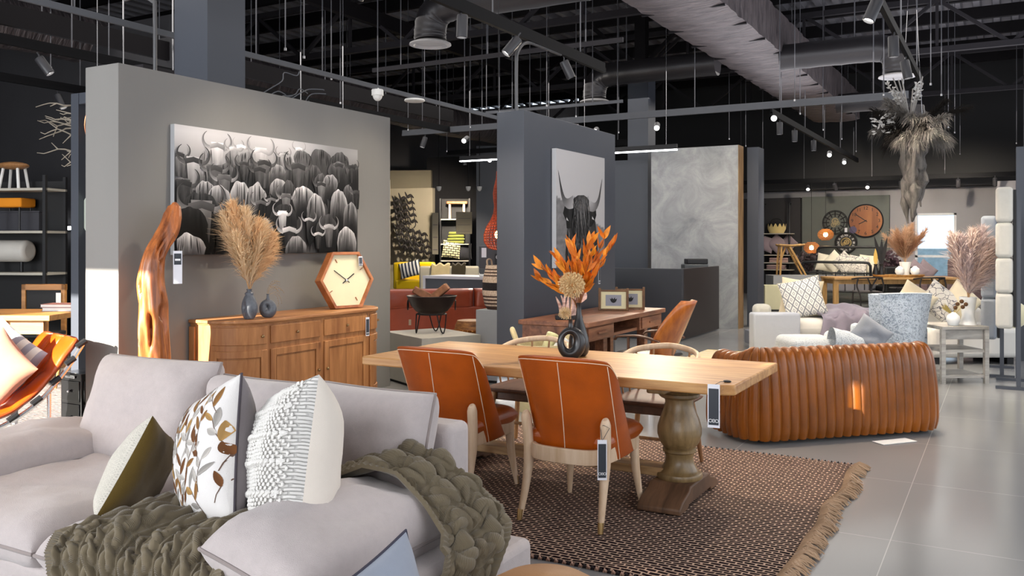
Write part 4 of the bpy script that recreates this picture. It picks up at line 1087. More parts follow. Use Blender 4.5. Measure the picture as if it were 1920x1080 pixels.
plinth('narrow dove grey plinth under the banded woven basket', (-4.74, 8.17, 0), 0, .42, .42, .78, m_plinthb)

# fire bowl
m_iron = plain('cast_iron', '#2a1c18', .5, .5, var=.25, scale=9)
fb = thing('fire_bowl', 'black iron fire bowl with ring handles on a hairpin stand', 'fire bowl', (-5.36, 7.72, .53), VR)
MB().lathe([(.001, .192), (.10, .198), (.17, .235), (.225, .30), (.262, .385), (.272, .40), (.262, .402), (.235, .36), (.17, .262), (.001, .215)], 40).build('bowl', m_iron, fb)
st = MB().tube([(.155*math.cos(a), .155*math.sin(a), .205) for a in [2*PI*i/32 for i in range(32)]], .008, 6, closed=True).build('stand_ring', m_black, fb)
for k in range(3):
    a = R(200+120*k); e = V((math.cos(a), math.sin(a), 0)); t_ = V((-e.y, e.x, 0))
    MB().tube(spline([e*.15+t_*.07+V((0, 0, .205)), e*.165+t_*.035+V((0, 0, .06)), e*.17+V((0, 0, .006)), e*.165-t_*.035+V((0, 0, .06)), e*.15-t_*.07+V((0, 0, .205))], 24), .007, 6).build('hairpin_leg', m_black, fb)
for s in (-1, 1): MB().tube([(s*.255, .05*math.cos(a), .30+.05*math.sin(a)-.0) for a in [2*PI*i/20 for i in range(20)]], .007, 6, closed=True).build('handle', m_iron, fb)
m_log = wood('split_log', '#9a6a4a', '#5a3522', (2, 2, 2), 4, .8, bump=.4)
for i, (x, z, ry, rz_, lb) in enumerate(((-.06, .395, 28, 10, 'split log leaning left in the iron fire bowl'), (.05, .40, -38, -12, 'split log leaning right in the iron fire bowl'))):
    o = thing('firewood', lb, 'firewood', (-5.36+x*.87, 7.72+x*.5, .53+z), VR, 'logs in the fire bowl', rot=(0, R(ry), VR+R(rz_)))
    b = MB(); b.prism([(-.16, -.05), (.16, -.04), (.17, .03), (.02, .06), (-.15, .05)], -.035, .045); b.build('log', m_log, o, bevel=.012)

# terracotta leather sofa (its back to us)
m_terra = leather('terracotta_leather', '#a2492f', .3, var=.15, coat=.25)
rs = thing('red_leather_sofa', 'terracotta red leather sofa seen from behind, beyond the fire bowl', 'sofa', (-6.02, 9.02, 0), R(42))
MB().bb(-1.05, 1.05, 0, .16, .08, .70).build('back_panel', m_terra, rs, bevel=.02)
for s in (-1, 1): MB().bb(min(s*1.05, s*.83), max(s*1.05, s*.83), .0, .92, .08, .62).build('arm', m_terra, rs, bevel=.04, seg=3)
for k in range(3):
    b = MB(); b.X = Matrix.Translation((-.68+k*.68, .11, .80)) @ Matrix.Rotation(PI/2, 4, 'X'); b.cushion(.67, .25, .26, p=8, q=.4, wr=.02, seed=k); b.build('head_cushion', m_terra, rs)
    b = MB(); b.X = Matrix.Translation((-.55+k*.55, .52, .38)); b.cushion(.55, .7, .2, p=8, q=.4); b.build('seat_cushion', m_terra, rs)
b = MB()
for x in (-.35, .33): b.tube([(x, -.003, .1), (x, -.003, .69)], .003, 5)
b.build('seam', m_terra, rs)
for s in (-.95, .95):
    for y in (.06, .85): MB().cyl((s, y, 0), (s, y, .09), .02).build('leg', m_black, rs)
t_ = MB().box((-.47, -.006, .52), (.03, .003, .07)).build('price_tag', plain('kraft', '#b7a58d', .8), rs, smooth=0)
# stump stool, basket
m_weave = rug_mat('leather_weave', '#6a3c16', '#a4743c', .06, .05, .006)
o = thing('woven_stool', 'round brown woven leather stool behind the plinths', 'stool', (-5.32, 8.47, 0))
MB().lathe([(.001, 0), (.17, 0), (.195, .05), (.2, .3), (.195, .55), (.17, .61), (.001, .625)], 36).build('body', wood('woven_hide', '#a4703c', '#5b3416', (4, 4, 14), 2.5, .6, bump=.5), o)
for z in (.12, .3, .5): MB().tube([(.202*math.cos(a), .202*math.sin(a), z) for a in [2*PI*i/36 for i in range(36)]], .014, 6, closed=True).build('band', m_weave, o)
def basket_mat():
    m, nt, b = _new('banded_basket'); tc = node(nt, 'ShaderNodeTexCoord'); sp_ = node(nt, 'ShaderNodeSeparateXYZ'); L(nt, tc.outputs['Object'], sp_.inputs[0])
    sc_ = node(nt, 'ShaderNodeMath', operation='MULTIPLY'); L(nt, sp_.outputs['Z'], sc_.inputs[0]); sc_.inputs[1].default_value = 1/.47
    r = node(nt, 'ShaderNodeValToRGB'); r.color_ramp.interpolation = 'CONSTANT'; e = r.color_ramp.elements
    D, C, B_ = hexc('#4a342a'), hexc('#cdb7a2'), hexc('#171012')
    st_ = [(0, D), (.08, C), (.12, D), (.16, C), (.2, D), (.24, C), (.28, D), (.32, C), (.44, B_), (.62, C), (.76, D), (.79, C), (.83, D), (.86, C), (.9, D), (.93, C)]
    while len(e) < len(st_): e.new(.5)
    for i, (p_, c) in enumerate(st_): e[i].position = p_; e[i].color = rgb(c)
    L(nt, sc_.outputs[0], r.inputs['Fac'])
    n2 = node(nt, 'ShaderNodeTexNoise', Scale=60.0); L(nt, tc.outputs['Object'], n2.inputs['Vector'])
    mm = node(nt, 'ShaderNodeMix', data_type='RGBA', blend_type='MULTIPLY'); mm.inputs['Factor'].default_value = .6
    L(nt, r.outputs['Color'], mm.inputs['A']); L(nt, ramp(nt, n2.outputs['Fac'], [(.35, (.5, .45, .4)), (.6, (1, 1, 1))]), mm.inputs['B']); L(nt, mm.outputs['Result'], b.inputs['Base Color'])
    b.inputs['Roughness'].default_value = .9; addbump(nt, b, n2.outputs['Fac'], .6, .01); return m
o = thing('woven_basket', 'tall woven basket with black and cream bands on the narrow plinth', 'basket', (-4.76, 8.17, .78))
MB().lathe([(.001, 0), (.15, 0), (.18, .05), (.205, .18), (.2, .32), (.17, .44), (.165, .475), (.15, .475), (.155, .43), (.18, .3), (.001, .04)], 40).build('body', basket_mat(), o)
for s in (-1, 1): MB().tube(spline([(s*.14, -.05, .46), (s*.15, -.04, .53), (s*.15, .04, .53), (s*.14, .05, .46)], 16), .01, 6).build('handle', fabric('seagrass', '#bfa68c'), o)
# wicker gourd pendant
m_wick = plain('terracotta_wicker', '#a8492c', .7, var=.2, scale=30)
o = thing('wicker_pendant', 'gourd shaped red wicker pendant lamp glowing beside the slate wall', 'pendant lamp', (-5.08, 8.66, 1.42))
pf_ = [(.06, .0), (.12, .02), (.165, .09), (.168, .17), (.14, .26), (.09, .34), (.055, .42), (.045, .5), (.055, .58), (.06, .64), (.048, .72), (.025, .82), (.02, .9)]
b = MB()
for k in range(26):
    a = 2*PI*k/26; b.tube([(r_*math.cos(a), r_*math.sin(a), z) for r_, z in pf_], .0045, 4)
for i in range(30):
    z = .9*i/29; r_ = interp([q_[1] for q_ in pf_], [q_[0] for q_ in pf_], z); b.tube([(r_*math.cos(a), r_*math.sin(a), z) for a in [2*PI*j/26 for j in range(26)]], .005, 4, closed=True)
b.build('wicker_shade', m_wick, o)
MB().ell((0, 0, .17), (.042, .042, .055), 16, 12).build('bulb', glow('bulb_glow', (1, .62, .25), 30), o)
MB().cyl((0, 0, .22), (0, 0, 4.8), .004, n=6).build('cord', m_blackm, o)
add_tag(o, (-.14, -.09, .02), rz=VR, w=.055, h=.11, style='plain')

# reception-side work counter with monitor
m_cdark = plain('counter_slate', '#3b3f47', .5); m_cwhite = plain('counter_white', '#bdbdc4', .5)
o = thing('work_counter', 'grey work counter with white edging under the computer monitor', 'counter', (-6.5, 10.9, 0))
MB().bb(-1.0, 1.0, -.25, .3, .08, .97).build('carcass', m_cdark, o, smooth=0)
MB().bb(-1.03, 1.03, -.29, .33, .97, 1.01).build('worktop', m_cwhite, o, smooth=0)
MB().bb(-1.03, -.99, -.28, .32, 0, .97).build('end_panel', m_cwhite, o, smooth=0)
o = thing('computer_monitor', 'black computer monitor seen from behind on the work counter', 'monitor', (-6.36, 10.83, 1.012), VR)
MB().bb(-.27, .27, -.02, .02, .12, .44).build('screen_housing', plain('monitor_black', (.03, .03, .035), .4), o, bevel=.012)
MB().bb(-.045, .045, -.06, -.02, .015, .33).build('stand', m_black, o, bevel=.01)
MB().bb(-.12, .12, -.11, .09, 0, .015).build('stand_foot', m_black, o, bevel=.005)
lg = MB().tube([(.026*math.cos(a), -.061, .28+.026*math.sin(a)) for a in [2*PI*i/24 for i in range(24)]], .003, 5, closed=True).build('logo_ring', m_logo, o)
text('logo_text', 'DELL', .016, m_logo, lg, (0, -.0615, .28), (PI/2, 0, 0))
o = thing('white_mouse_box', 'small white card reader beside the monitor foot', 'card reader', (-6.56, 10.75, 1.012)); MB().bb(-.05, .05, -.04, .04, 0, .035).build('body', m_white, o, bevel=.01); MB().bb(-.035, .035, -.03, .01, .035, .04).build('keypad', m_blackm, o, smooth=0)

# ---------------- far zone seen between the partitions
def far(px, d):  # floor point at a bearing and distance used only to lay out the far bay
    cx = (px-960)/1632*d; return (cx*.8704-d*.4924, cx*.4924+d*.8704)
m_cream = plain('cream_plaster', '#a9a08c', .85, var=.05, scale=1)
m_sand = plain('sand_plaster', '#8d8470', .85, var=.05, scale=1)
def slab(name, p0, p1, th, z0, z1, mat):
    (x0, y0), (x1, y1) = p0, p1; l = math.hypot(x1-x0, y1-y0); a = math.atan2(y1-y0, x1-x0)
    o = MB().bb(0, l, 0, th, z0, z1).build(name, mat, None, smooth=0); o.location = (x0, y0, 0); o.rotation_euler = (0, 0, a); return struct(o)
slab('wall_bay', far(728, 26.6), far(811, 26.2), .2, 0, 3.15, m_cream)
slab('wall_bay_upper', far(700, 27.2), far(808, 27.0), .2, 0, 3.75, m_sand)
slab('trim_1', far(715, 25.5), far(731, 25.5), .1, 0, 3.35, plain('pale_panel', '#c9c2b0', .8))
m_wire = plain('wire_black', (.015, .012, .012), .6)
for lab, px0, py0, cells, skew in (('upper black wire wall sculpture of rippling bird shapes', 760, 387, [(0, 5), (1, 5), (2, 4)], 10), ('lower black wire wall sculpture of rippling bird shapes', 777, 452, [(0, 5), (1, 6), (2, 6), (3, 5)], -18)):
    d = 25.8; x, y = far(px0, d); z = 1.5-(py0-455)/1632*d
    o = thing('wire_wall_sculpture', lab, 'wall sculpture', (x, y, z), VR, 'black wire bird sculptures on the cream wall')
    b = MB(); rnd = random.Random(px0)
    for r_ in range(4 if px0 > 770 else 5):
        for c in range(5 if px0 > 770 else 3):
            cx, cz = (c-(2 if px0 > 770 else 1))*.19+(r_-2)*(.05 if px0 > 770 else .03), (1.6-r_)*.185-(c-2)*(.05 if px0 > 770 else -.06)
            b.tube(spline([(cx-.14, -.03, cz+.13+.04*rnd.random()), (cx-.06, -.05, cz-.02), (cx+.03, -.06, cz+.03), (cx+.12, -.04, cz-.05)], 14), [.012+.034*math.sin(PI*i/12) for i in range(13)], 6)
            b.tube(spline([(cx+.03, -.06, cz+.03), (cx+.06, -.06, cz-.1), (cx+.0, -.05, cz-.20)], 10), .016, 5)
    b.build('wire_form', m_wire, o)
m_yel = fabric('yellow_wool', '#d9b800', weave=200, var=.05)
x, y = far(777, 24.5)
o = thing('yellow_armchair', 'bright yellow armchair in front of the cream wall', 'armchair', (x, y, 0), VR+R(-20))
MB().bb(-.42, .42, -.38, .42, .18, .46).build('seat', m_yel, o, bevel=.05, seg=3); MB().bb(-.45, -.1+.55, .25, .48, .2, .95).build('backrest', m_yel, o, bevel=.06, seg=3)
MB().bb(-.5, -.3, -.36, .45, .2, .95).build('arm', m_yel, o, bevel=.06, seg=3); MB().bb(-.38, .38, -.33, .38, .06, .18).build('base', m_blackm, o, smooth=0)
m_stripe = None
def stripe_mat(name, c1, c2, n, axis='X', rot=0):
    m, nt, b = _new(name); tc = node(nt, 'ShaderNodeTexCoord'); mp = node(nt, 'ShaderNodeMapping'); mp.inputs['Rotation'].default_value = (0, rot, 0); L(nt, tc.outputs['Object'], mp.inputs['Vector'])
    w = node(nt, 'ShaderNodeTexWave', Scale=float(n), bands_direction=axis); L(nt, mp.outputs[0], w.inputs['Vector'])
    r = node(nt, 'ShaderNodeValToRGB'); r.color_ramp.interpolation = 'CONSTANT'; r.color_ramp.elements[0].color = rgb(hexc(c1)); r.color_ramp.elements[1].color = rgb(hexc(c2)); r.color_ramp.elements[1].position = .5
    L(nt, w.outputs['Fac'], r.inputs['Fac']); L(nt, r.outputs['Color'], b.inputs['Base Color']); b.inputs['Roughness'].default_value = .95; return m
pillow('striped_pillow', 'navy and white striped pillow on the yellow armchair', .62, .45, .18, stripe_mat('navy_stripe', '#2c3347', '#cfcfd0', 3.2), m_print, (x+.07, y-.3, .76), VR+R(-8), R(14), R(-14))
# sofa with draped blankets, shelving in the dark bay
x, y = far(842, 21.5); zd = 0
o = thing('white_daybed', 'white sofa with cream and olive blankets beyond the work counter', 'sofa', (x, y, 0), VR)
MB().bb(-.7, .75, -.3, .5, .0, .75).build('body', fabric('offwhite_linen', '#b9b3a2'), o, bevel=.05, seg=3); MB().bb(-.7, .75, -.38, -.2, .1, .93).build('back', fabric('offwhite_linen', '#b9b3a2'), o, bevel=.05, seg=3)
for lab, x0, x1, col, zz in (('cream knitted blanket draped on the white sofa', -.45, .0, '#c8b68c', 0), ('dark olive blanket draped beside the cream one', .05, .38, '#3a3323', .01)):
    o2 = thing('folded_blanket', lab, 'blanket', (x, y, 0), VR)
    b = MB(); b.grid(lambda u, v: (lerp(x0, x1, u)+.05*math.sin(v*4), interp([0, .45, .55, 1], [-.44, -.41, -.16, -.14], v), interp([0, .45, .55, 1], [.45, .97, .98, .8], v)+.025*math.sin(u*14+v*3)+zz), 24, 24)
    b.build('cloth', fabric('blanket_'+col[1:], col, weave=120, bump=.5), o2, solid=.02)
x, y = far(853, 24.6)
o = thing('display_shelf', 'tall dark shelf unit with pale shelves in the far bay', 'shelf unit', (x, y, 0), VR)
MB().bb(-.42, .42, .25, .3, 0, 2.75).build('back_panel', m_blackm, o, smooth=0)
for s in (-1, 1): MB().bb(s*.41-.02, s*.41+.02, -.05, .25, 0, 2.75).build('upright', m_black, o, smooth=0)
for z in (.55, 1.0, 1.47, 2.17): MB().bb(-.4, .4, -.05, .25, z-.03, z).build('shelf', plain('shelf_pale', '#b5b0a4', .6), o, smooth=0)
def on_shelf(dx, dz, dy=0): return (x+dx*.87-dy*.49, y+dx*.49+dy*.87, dz)
o = thing('wood_bench', 'small pale wooden bench on the top shelf of the far bay', 'bench', on_shelf(.05, 2.174, .1), VR)
MB().bb(-.3, .3, -.1, .1, .42, .5).build('seat', m_oak, o, bevel=.02)
for s in (-1, 1): MB().bb(s*.2-.03, s*.2+.03, -.08, .08, 0, .42).build('leg', m_ash, o)
for i in range(4):
    o = thing('folded_throw', 'folded moss green throw, %s of the stack in the far bay' % ('bottom', 'second from bottom', 'third from bottom', 'top')[i], 'blanket', on_shelf(.02, 1.472+i*.085, .1), VR, 'folded throws in the far bay')
    MB().bb(-.26+.02*i, .24+.01*(i % 2), -.12, .12, 0, .08).build('fold', fabric('moss_wool', '#6f7334'), o, bevel=.035, seg=3)
def maze_mat(name, c1, c2, s_=9):
    m, nt, b = _new(name); co = coords(nt); br = node(nt, 'ShaderNodeTexBrick', offset=.5, Scale=1.0)
    tc = node(nt, 'ShaderNodeTexCoord'); sp_ = node(nt, 'ShaderNodeSeparateXYZ'); cb = node(nt, 'ShaderNodeCombineXYZ'); L(nt, tc.outputs['Object'], sp_.inputs[0]); L(nt, sp_.outputs['X'], cb.inputs['X']); L(nt, sp_.outputs['Z'], cb.inputs['Y'])
    L(nt, cb.outputs[0], br.inputs['Vector']); br.inputs['Brick Width'].default_value = .13; br.inputs['Row Height'].default_value = .065; br.inputs['Mortar Size'].default_value = .012
    br.inputs['Color1'].default_value = br.inputs['Color2'].default_value = rgb(hexc(c1)); br.inputs['Mortar'].default_value = rgb(hexc(c2)); L(nt, br.outputs['Color'], b.inputs['Base Color']); b.inputs['Roughness'].default_value = .9; return m
pillow('maze_pillow', 'black pillow with cream maze pattern on the far bay shelf', .52, .5, .16, maze_mat('maze_print', '#b9b58f', '#1c1c18'), m_blackm, on_shelf(-.1, 1.31, .0), VR, R(8), R(6))
pillow('dark_pillow', 'plain charcoal pillow beside the maze patterned one', .46, .46, .16, fabric('charcoal_cotton', '#2b2b30'), m_blackm, on_shelf(.24, 1.255, .08), VR+R(8), R(8), R(0))
for px, py, w_, h_, lab, c in ((816, 438, .16, 1.1, 'tall cream framed print at the edge of the far bay', '#a9a08c'), (870, 418, .42, .58, 'pale sample board of stitched panels in the far bay', '#a49a86')):
    d = 23.0; x2, y2 = far(px, d)
    o = thing('wall_panel_print', lab, 'print', (x2, y2, 1.5-(py-455)/1632*d), VR); MB().bb(-w_/2, w_/2, 0, .03, -h_/2, h_/2).build('board', plain('board_'+c[1:], c, .8), o, smooth=0)
    b = MB()
    for k in range(3): b.bb(-w_*.4, w_*.4, -.004, 0, -h_*.4+k*h_*.3, -h_*.38+k*h_*.3)
    b.build('stitch_lines', m_greyback, o, smooth=0)
slab('wall_bay_dark', far(800, 27.6), far(935, 26.8), .15, 0, 4.2, m_darkwall)
slab('wall_bay_slate', far(893, 22.5), far(960, 22.5), .15, 0, 4.0, m_slate)

# ================================================================ desk behind the slate wall
m_desk = wood('desk_acacia', '#a06a4a', '#5a3220', (5, .8, 5), 2.4, .5, plank=.13, pax='X', bump=.06)
dk = thing('writing_desk', 'long rustic wooden writing desk with drawers along the slate wall', 'desk', (-3.70, 8.36, 0))
MB().bb(-.37, .37, -1.05, 1.05, .715, .76).build('desk_top', m_desk, dk, bevel=.006)
MB().bb(-.34, .33, -1.02, -.35, .57, .715).build('drawer_case', m_desk, dk, bevel=.004); MB().bb(-.34, .33, .35, 1.02, .57, .715).build('drawer_case', m_desk, dk, bevel=.004)
MB().bb(-.34, .30, -.35, .35, .57, .60).build('shelf', m_desk, dk, smooth=0)
for y0 in (-.98, .39):
    d_ = MB().bb(.33, .345, y0, y0+.59, .585, .70).build('drawer', m_desk, dk, bevel=.003); MB().bb(.345, .36, y0+.2, y0+.40, .63, .65).build('handle', m_desk, d_, bevel=.003)
for x in (-.30, .28):
    for y in (-.98, .98, -.55, .55): MB().bb(x-.045, x+.045, y-.045, y+.045, 0, .57).build('leg', m_desk, dk, bevel=.004)
MB().bb(-.28, -.24, -.98, -.55, .1, .57).build('end_panel', m_desk, dk, smooth=0)
MB().bb(-.3, .3, -1.0, -.96, .1, .57).build('end_panel', m_desk, dk, smooth=0)
m_frame = wood('frame_walnut', '#7a5228', '#4a2c12', (4, 4, 4), 3, .5)
for i, (fx, fy, lab) in enumerate(((-3.70, 8.78, 'front wooden photo frame on the desk with a small dark bird print'), (-3.62, 9.06, 'rear wooden photo frame on the desk half hidden by the front one'))):
    f = thing('photo_frame', lab, 'photo frame', (fx, fy, .762), VR+R(-8), 'wooden photo frames on the desk', rot=(R(-6), 0, VR+R(-8)))
    b = MB(); b.bb(-.15, .15, -.012, .012, .0, .02); b.bb(-.15, .15, -.012, .012, .205, .225)
    for s in (-1, 1): b.bb(s*.15-.014, s*.15+.014, -.018, .018, -.0, .245)
    b.build('frame', m_frame, f, bevel=.004)
    MB().bb(-.14, .14, -.004, .004, .02, .205).build('mount', plain('cream_mount', '#d8cfa8', .8), f, smooth=0)
    pp = MB().bb(-.085, .085, -.006, -.004, .05, .17).build('print', plain('print_grey', '#8f9099', .8), f, smooth=0)
    b = MB()
    for a in (50, 75, 110, 130): blade(b, (0, -.0065, .085), (math.cos(R(a)), 0, math.sin(R(a))), .06, .012, (0, -1, 0), .0)
    b.build('leaf_motif', m_blackm, pp)
# pink driftwood piece on the desk
m_pink = wood('bleached_root', '#d8b8aa', '#8a5a4c', (3, 3, 9), 3, .6, bump=.4)
o = thing('root_sculpture', 'bleached pinkish root wood carving on a black base on the desk', 'sculpture', (-3.66, 7.58, .762), VR)
MB().bb(-.13, .13, -.07, .07, 0, .035).build('base', m_black, o, bevel=.004)
b = MB(); rnd = random.Random(8)
for k in range(7):
    x0 = -.08+.025*k; top = V((x0*1.6+.02*rnd.random(), .02*rnd.random(), rnd.uniform(.2, .32)))
    b.tube(spline([(x0*.8, 0, .035), (x0+.02*math.sin(k*2), .02*math.cos(k), .12), top], 14), [.022, .02, .017, .018, .02, .022, .02, .018, .016, .014, .012, .01, .008, .006, .004][:15], 8)
b.grid(lambda u, v: (.05+.13*v*math.cos(u*1.4-.3), .05*math.sin(u*3)*v, .1+.16*v*(.6+.6*math.sin(u*1.5))), 10, 8); b.build('root', m_pink, o)
# rope basket with rolled things
m_rope = fabric('cream_rope', '#cdbb8c', weave=90, var=.15, bump=.8)
o = thing('rope_basket', 'tall cream woven basket with looped handles standing at the desk end', 'basket', (-3.62, 6.92, 0), VR)
MB().lathe([(.001, 0), (.20, 0), (.23, .1), (.25, .4), (.26, .6), (.24, .6), (.22, .3), (.001, .25)], 32).build('body', m_rope, o)
for s in (-1, 1): MB().tube(spline([(s*.2, -.08, .58), (s*.25, -.06, .7), (s*.25, .02, .72), (s*.2, .06, .58)], 16), .02, 7).build('handle', m_rope, o)
for i, (dx, dz, ry, c, lab) in enumerate(((.04, .48, 20, '#d6cf9a', 'rolled yellow cotton throw in the cream basket'), (.10, .47, 35, '#d6d4cc', 'rolled white cotton throw in the cream basket'))):
    o = thing('rolled_throw', lab, 'blanket', (-3.62+dx*.87, 6.92+dx*.49, dz), VR, 'rolled throws in the cream basket', rot=(R(0), R(ry), VR))
    MB().cyl((0, .04-.09*i, -.2), (0, .04-.09*i, .22), .05, .055, 18).build('roll', fabric('roll_'+c[1:], c, weave=160), o, bevel=.015)
# desk chair
m_ply = wood('bent_ply', '#c0702c', '#8a4416', (6, 6, 1), 2.2, .35, coat=.4)
o = thing('desk_chair', 'bent plywood desk chair with black seat and armrests at the writing desk', 'chair', (-2.86, 7.78, 0), R(90-8))
def dch(u, v, k=0):
    uu = 2*u-1; z = lerp(.42, .97, v); w = .27*math.sin(PI*min(1, .22+.70*v))**.7
    return (uu*w, -.16-.26*v**1.3+.10*uu*uu+k, z)
b = MB(); b.grid(lambda u, v: dch(u, v), 14, 14); b.build('shell_back', m_ply, o, solid=.018)
b = MB(); b.grid(lambda u, v: dch(u*.86+.07, v*.9+.05, .03), 12, 12); b.build('back_pad', leather('black_leather', (.015, .014, .014), .35), o, solid=.03)
b = MB(); b.X = Matrix.Translation((0, .08, .44)); b.cushion(.5, .5, .09, p=6, q=.4); b.build('seat', leather('black_leather', (.015, .014, .014)), o)
MB().bb(-.23, .23, -.15, .3, .37, .40).build('seat_shell', m_ply, o, bevel=.012)
for s in (-1, 1): MB().tube(spline([(s*.24, -.18, .60), (s*.29, .0, .645), (s*.29, .22, .63), (s*.27, .27, .60)], 16), .02, 8, flat=.6).build('armrest', m_walnut, o); MB().cyl((s*.25, .14, .38), (s*.285, .12, .63), .013).build('arm_post', m_walnut, o)
MB().cyl((0, .05, .07), (0, .05, .38), .025).build('column', m_steel, o)
b = MB()
for k in range(5): a = 2*PI*k/5; b.bar((0, .05, .08), (.28*math.cos(a), .05+.28*math.sin(a), .05), .03, .03); b.ell((.28*math.cos(a), .05+.28*math.sin(a), .03), .03)
b.build('star_base', m_steel, o)
add_tag(o, (-.2, .33, .40), rz=R(-60), w=.06, h=.12, style='dark')

# ================================================================ reception
m_reccnt = plain('reception_black', '#221a18', .35, var=.1, scale=2)
o = thing('reception_counter', 'large dark L shaped reception counter in front of the concrete wall', 'counter', (-4.27, 12.78, 0))
MB().bb(-2.6, 0, 0, .1, .02, 1.10).build('front_panel', plain('reception_black_reflecting', '#33363c', .4), o, smooth=0, bevel=.004)  # front coloured lighter blue-grey to carry its reflection
MB().bb(-.08, 0, .1, 2.0, .02, 1.10).build('side_panel', m_reccnt, o, smooth=0, bevel=.004)
MB().bb(-2.6, -.08, .1, .6, .7, .74).build('inner_shelf', m_reccnt, o, smooth=0); MB().bb(-.5, -.08, .6, 2.0, .98, 1.02).build('inner_shelf', m_reccnt, o, smooth=0)
o = thing('printer', 'small black label printer on the reception counter', 'printer', (-4.52, 14.2, 1.022), VR)
MB().bb(-.2, .2, -.15, .15, 0, .12).build('body', plain('printer_grey', (.05, .055, .06), .4), o, bevel=.015); MB().bb(-.15, .2, -.13, .14, .12, .21).build('lid', m_black, o, bevel=.015); MB().bb(-.19, -.05, -.2, -.15, .02, .05).build('tray', m_steel, o, smooth=0)
def concrete_mat():
    m, nt, b = _new('polished_concrete'); co = coords(nt)
    n = node(nt, 'ShaderNodeTexNoise', Scale=1.8, Detail=10.0, Roughness=.7, Distortion=.9); L(nt, co, n.inputs['Vector'])
    L(nt, ramp(nt, n.outputs['Fac'], [(.32, hexc('#787b7f')), (.5, hexc('#929598')), (.66, hexc('#a8aaab'))]), b.inputs['Base Color']); b.inputs['Roughness'].default_value = .6; return m
struct(MB().bb(-5.62, -4.03, 15.1, 15.42, 0, 3.2).build('wall_concrete', concrete_mat(), smooth=0))
struct(MB().bb(-4.028, -4.018, 15.1, 15.42, 0, 3.2).build('trim_2', wood('edge_oak', '#9a7a52', '#6a4c2c', (6, 6, 1), 2, .5), smooth=0))
struct(MB().bb(-8.6, -5.76, 15.3, 15.5, 0, 3.05).build('wall_reception', m_slate, smooth=0))
struct(MB().bb(-4.0, -3.80, 15.6, 16.0, 0, 3.2).build('wall_pier', m_slate, smooth=0))
for i, (x0, x1, lab) in enumerate(((-8.8, -6.75, 'linear pendant light left of the slate wall'), (-6.45, -4.62, 'linear pendant light over the reception counter'))):
    o = thing('linear_pendant', lab, 'pendant lamp', ((x0+x1)/2, 13.6, 3.0), 0, 'linear pendant lights'); l = (x1-x0)/2
    MB().bb(-l, l, -.03, .03, .02, .10).build('housing', m_black, o, smooth=0); MB().bb(-l, l, -.028, .028, 0, .02).build('diffuser', glow('led_white', (.95, .97, 1), 9), o, smooth=0)
    for s in (-.8, .8): MB().cyl((s*l, 0, .1), (s*l, 0, 3.2), .004, n=5).build('hanger', m_steel, o)
def L2W(org, rz, x, y): return (org[0]+x*math.cos(rz)-y*math.sin(rz), org[1]+x*math.sin(rz)+y*math.cos(rz))
# ================================================================ far right bay: walls
struct(MB().bb(-5.10, -2.77, 26.05, 26.2, 0, 2.82).build('wall_green', plain('green_grey_paint', '#5d625f', .8, var=.02), smooth=0))
struct(MB().bb(-7.6, -5.12, 25.9, 26.2, 0, 2.8).build('wall_black_bay', m_darkwall, smooth=0))
struct(MB().bb(-.17, 3.2, 24.6, 24.8, 0, 3.02).build('wall_return', m_greywall, smooth=0))
struct(MB().bb(-12, 3.2, 25.6, 26.2, 3.0, 6.2).build('ceiling_bulkhead', m_blackm, smooth=0))
struct(MB().bb(.13, .5, 12.8, 13.1, 0, 2.72).build('column_right', m_slate, smooth=0))
# shelf rack
SX, SY = -5.72, 25.62
o = thing('pipe_shelf_rack', 'black pipe rack with four pale shelves in the far right bay', 'shelf unit', (SX, SY, 0))
for s in (-1, 1):
    MB().tube([(s*.36, .2, 2.62), (s*.36, .0, 2.62), (s*.36, -.02, 2.56), (s*.36, -.02, 0)], .025, 8).build('pipe', m_black, o)
for z in (1.77, 1.15, .93, .73): MB().bb(-.46, .46, -.15, .2, z-.025, z).build('shelf', plain('shelf_pale', '#b5b0a4', .6), o, smooth=0)
o = thing('felt_basket', 'cream basket with a black zigzag rim on the top pipe shelf', 'basket', (SX+.0, SY, 1.775))
MB().lathe([(.001, 0), (.2, 0), (.26, .12), (.27, .27), (.25, .27), (.22, .1), (.001, .02)], 28, sy=.55).build('body', fabric('cream_felt', '#d2bd82', weave=100), o)
b = MB()
for k in range(14):
    a = 2*PI*k/14; b.add([(.278*math.cos(a-.2), .153*math.sin(a-.2), .28), (.278*math.cos(a+.2), .153*math.sin(a+.2), .28), (.285*math.cos(a), .157*math.sin(a), .17)], [(0, 1, 2), (2, 1, 0)])
b.build('zigzag_rim', m_blackm, o, smooth=0)
MB().tube(spline([(-.18, 0, .26), (-.1, 0, .40), (.1, 0, .40), (.18, 0, .26)], 16), .02, 6).build('handle', m_blackm, o)
m_mauve = fabric('mauve_cotton', '#8d7f86', weave=300)
for i, (dx, rz_, lb) in enumerate(((-.30, 25, 'left'), (.0, 10, 'middle'), (.3, -20, 'right'))):
    pillow('shelf_pillow', 'mauve pillow on the second pipe shelf, %s of three' % lb, .46, .46, .16, m_mauve, m_mauve, (SX+dx, SY-.02+.05*i, 1.465), R(rz_), R(14), R(40 if i else 20), group='mauve pillows on the pipe rack', n=12)
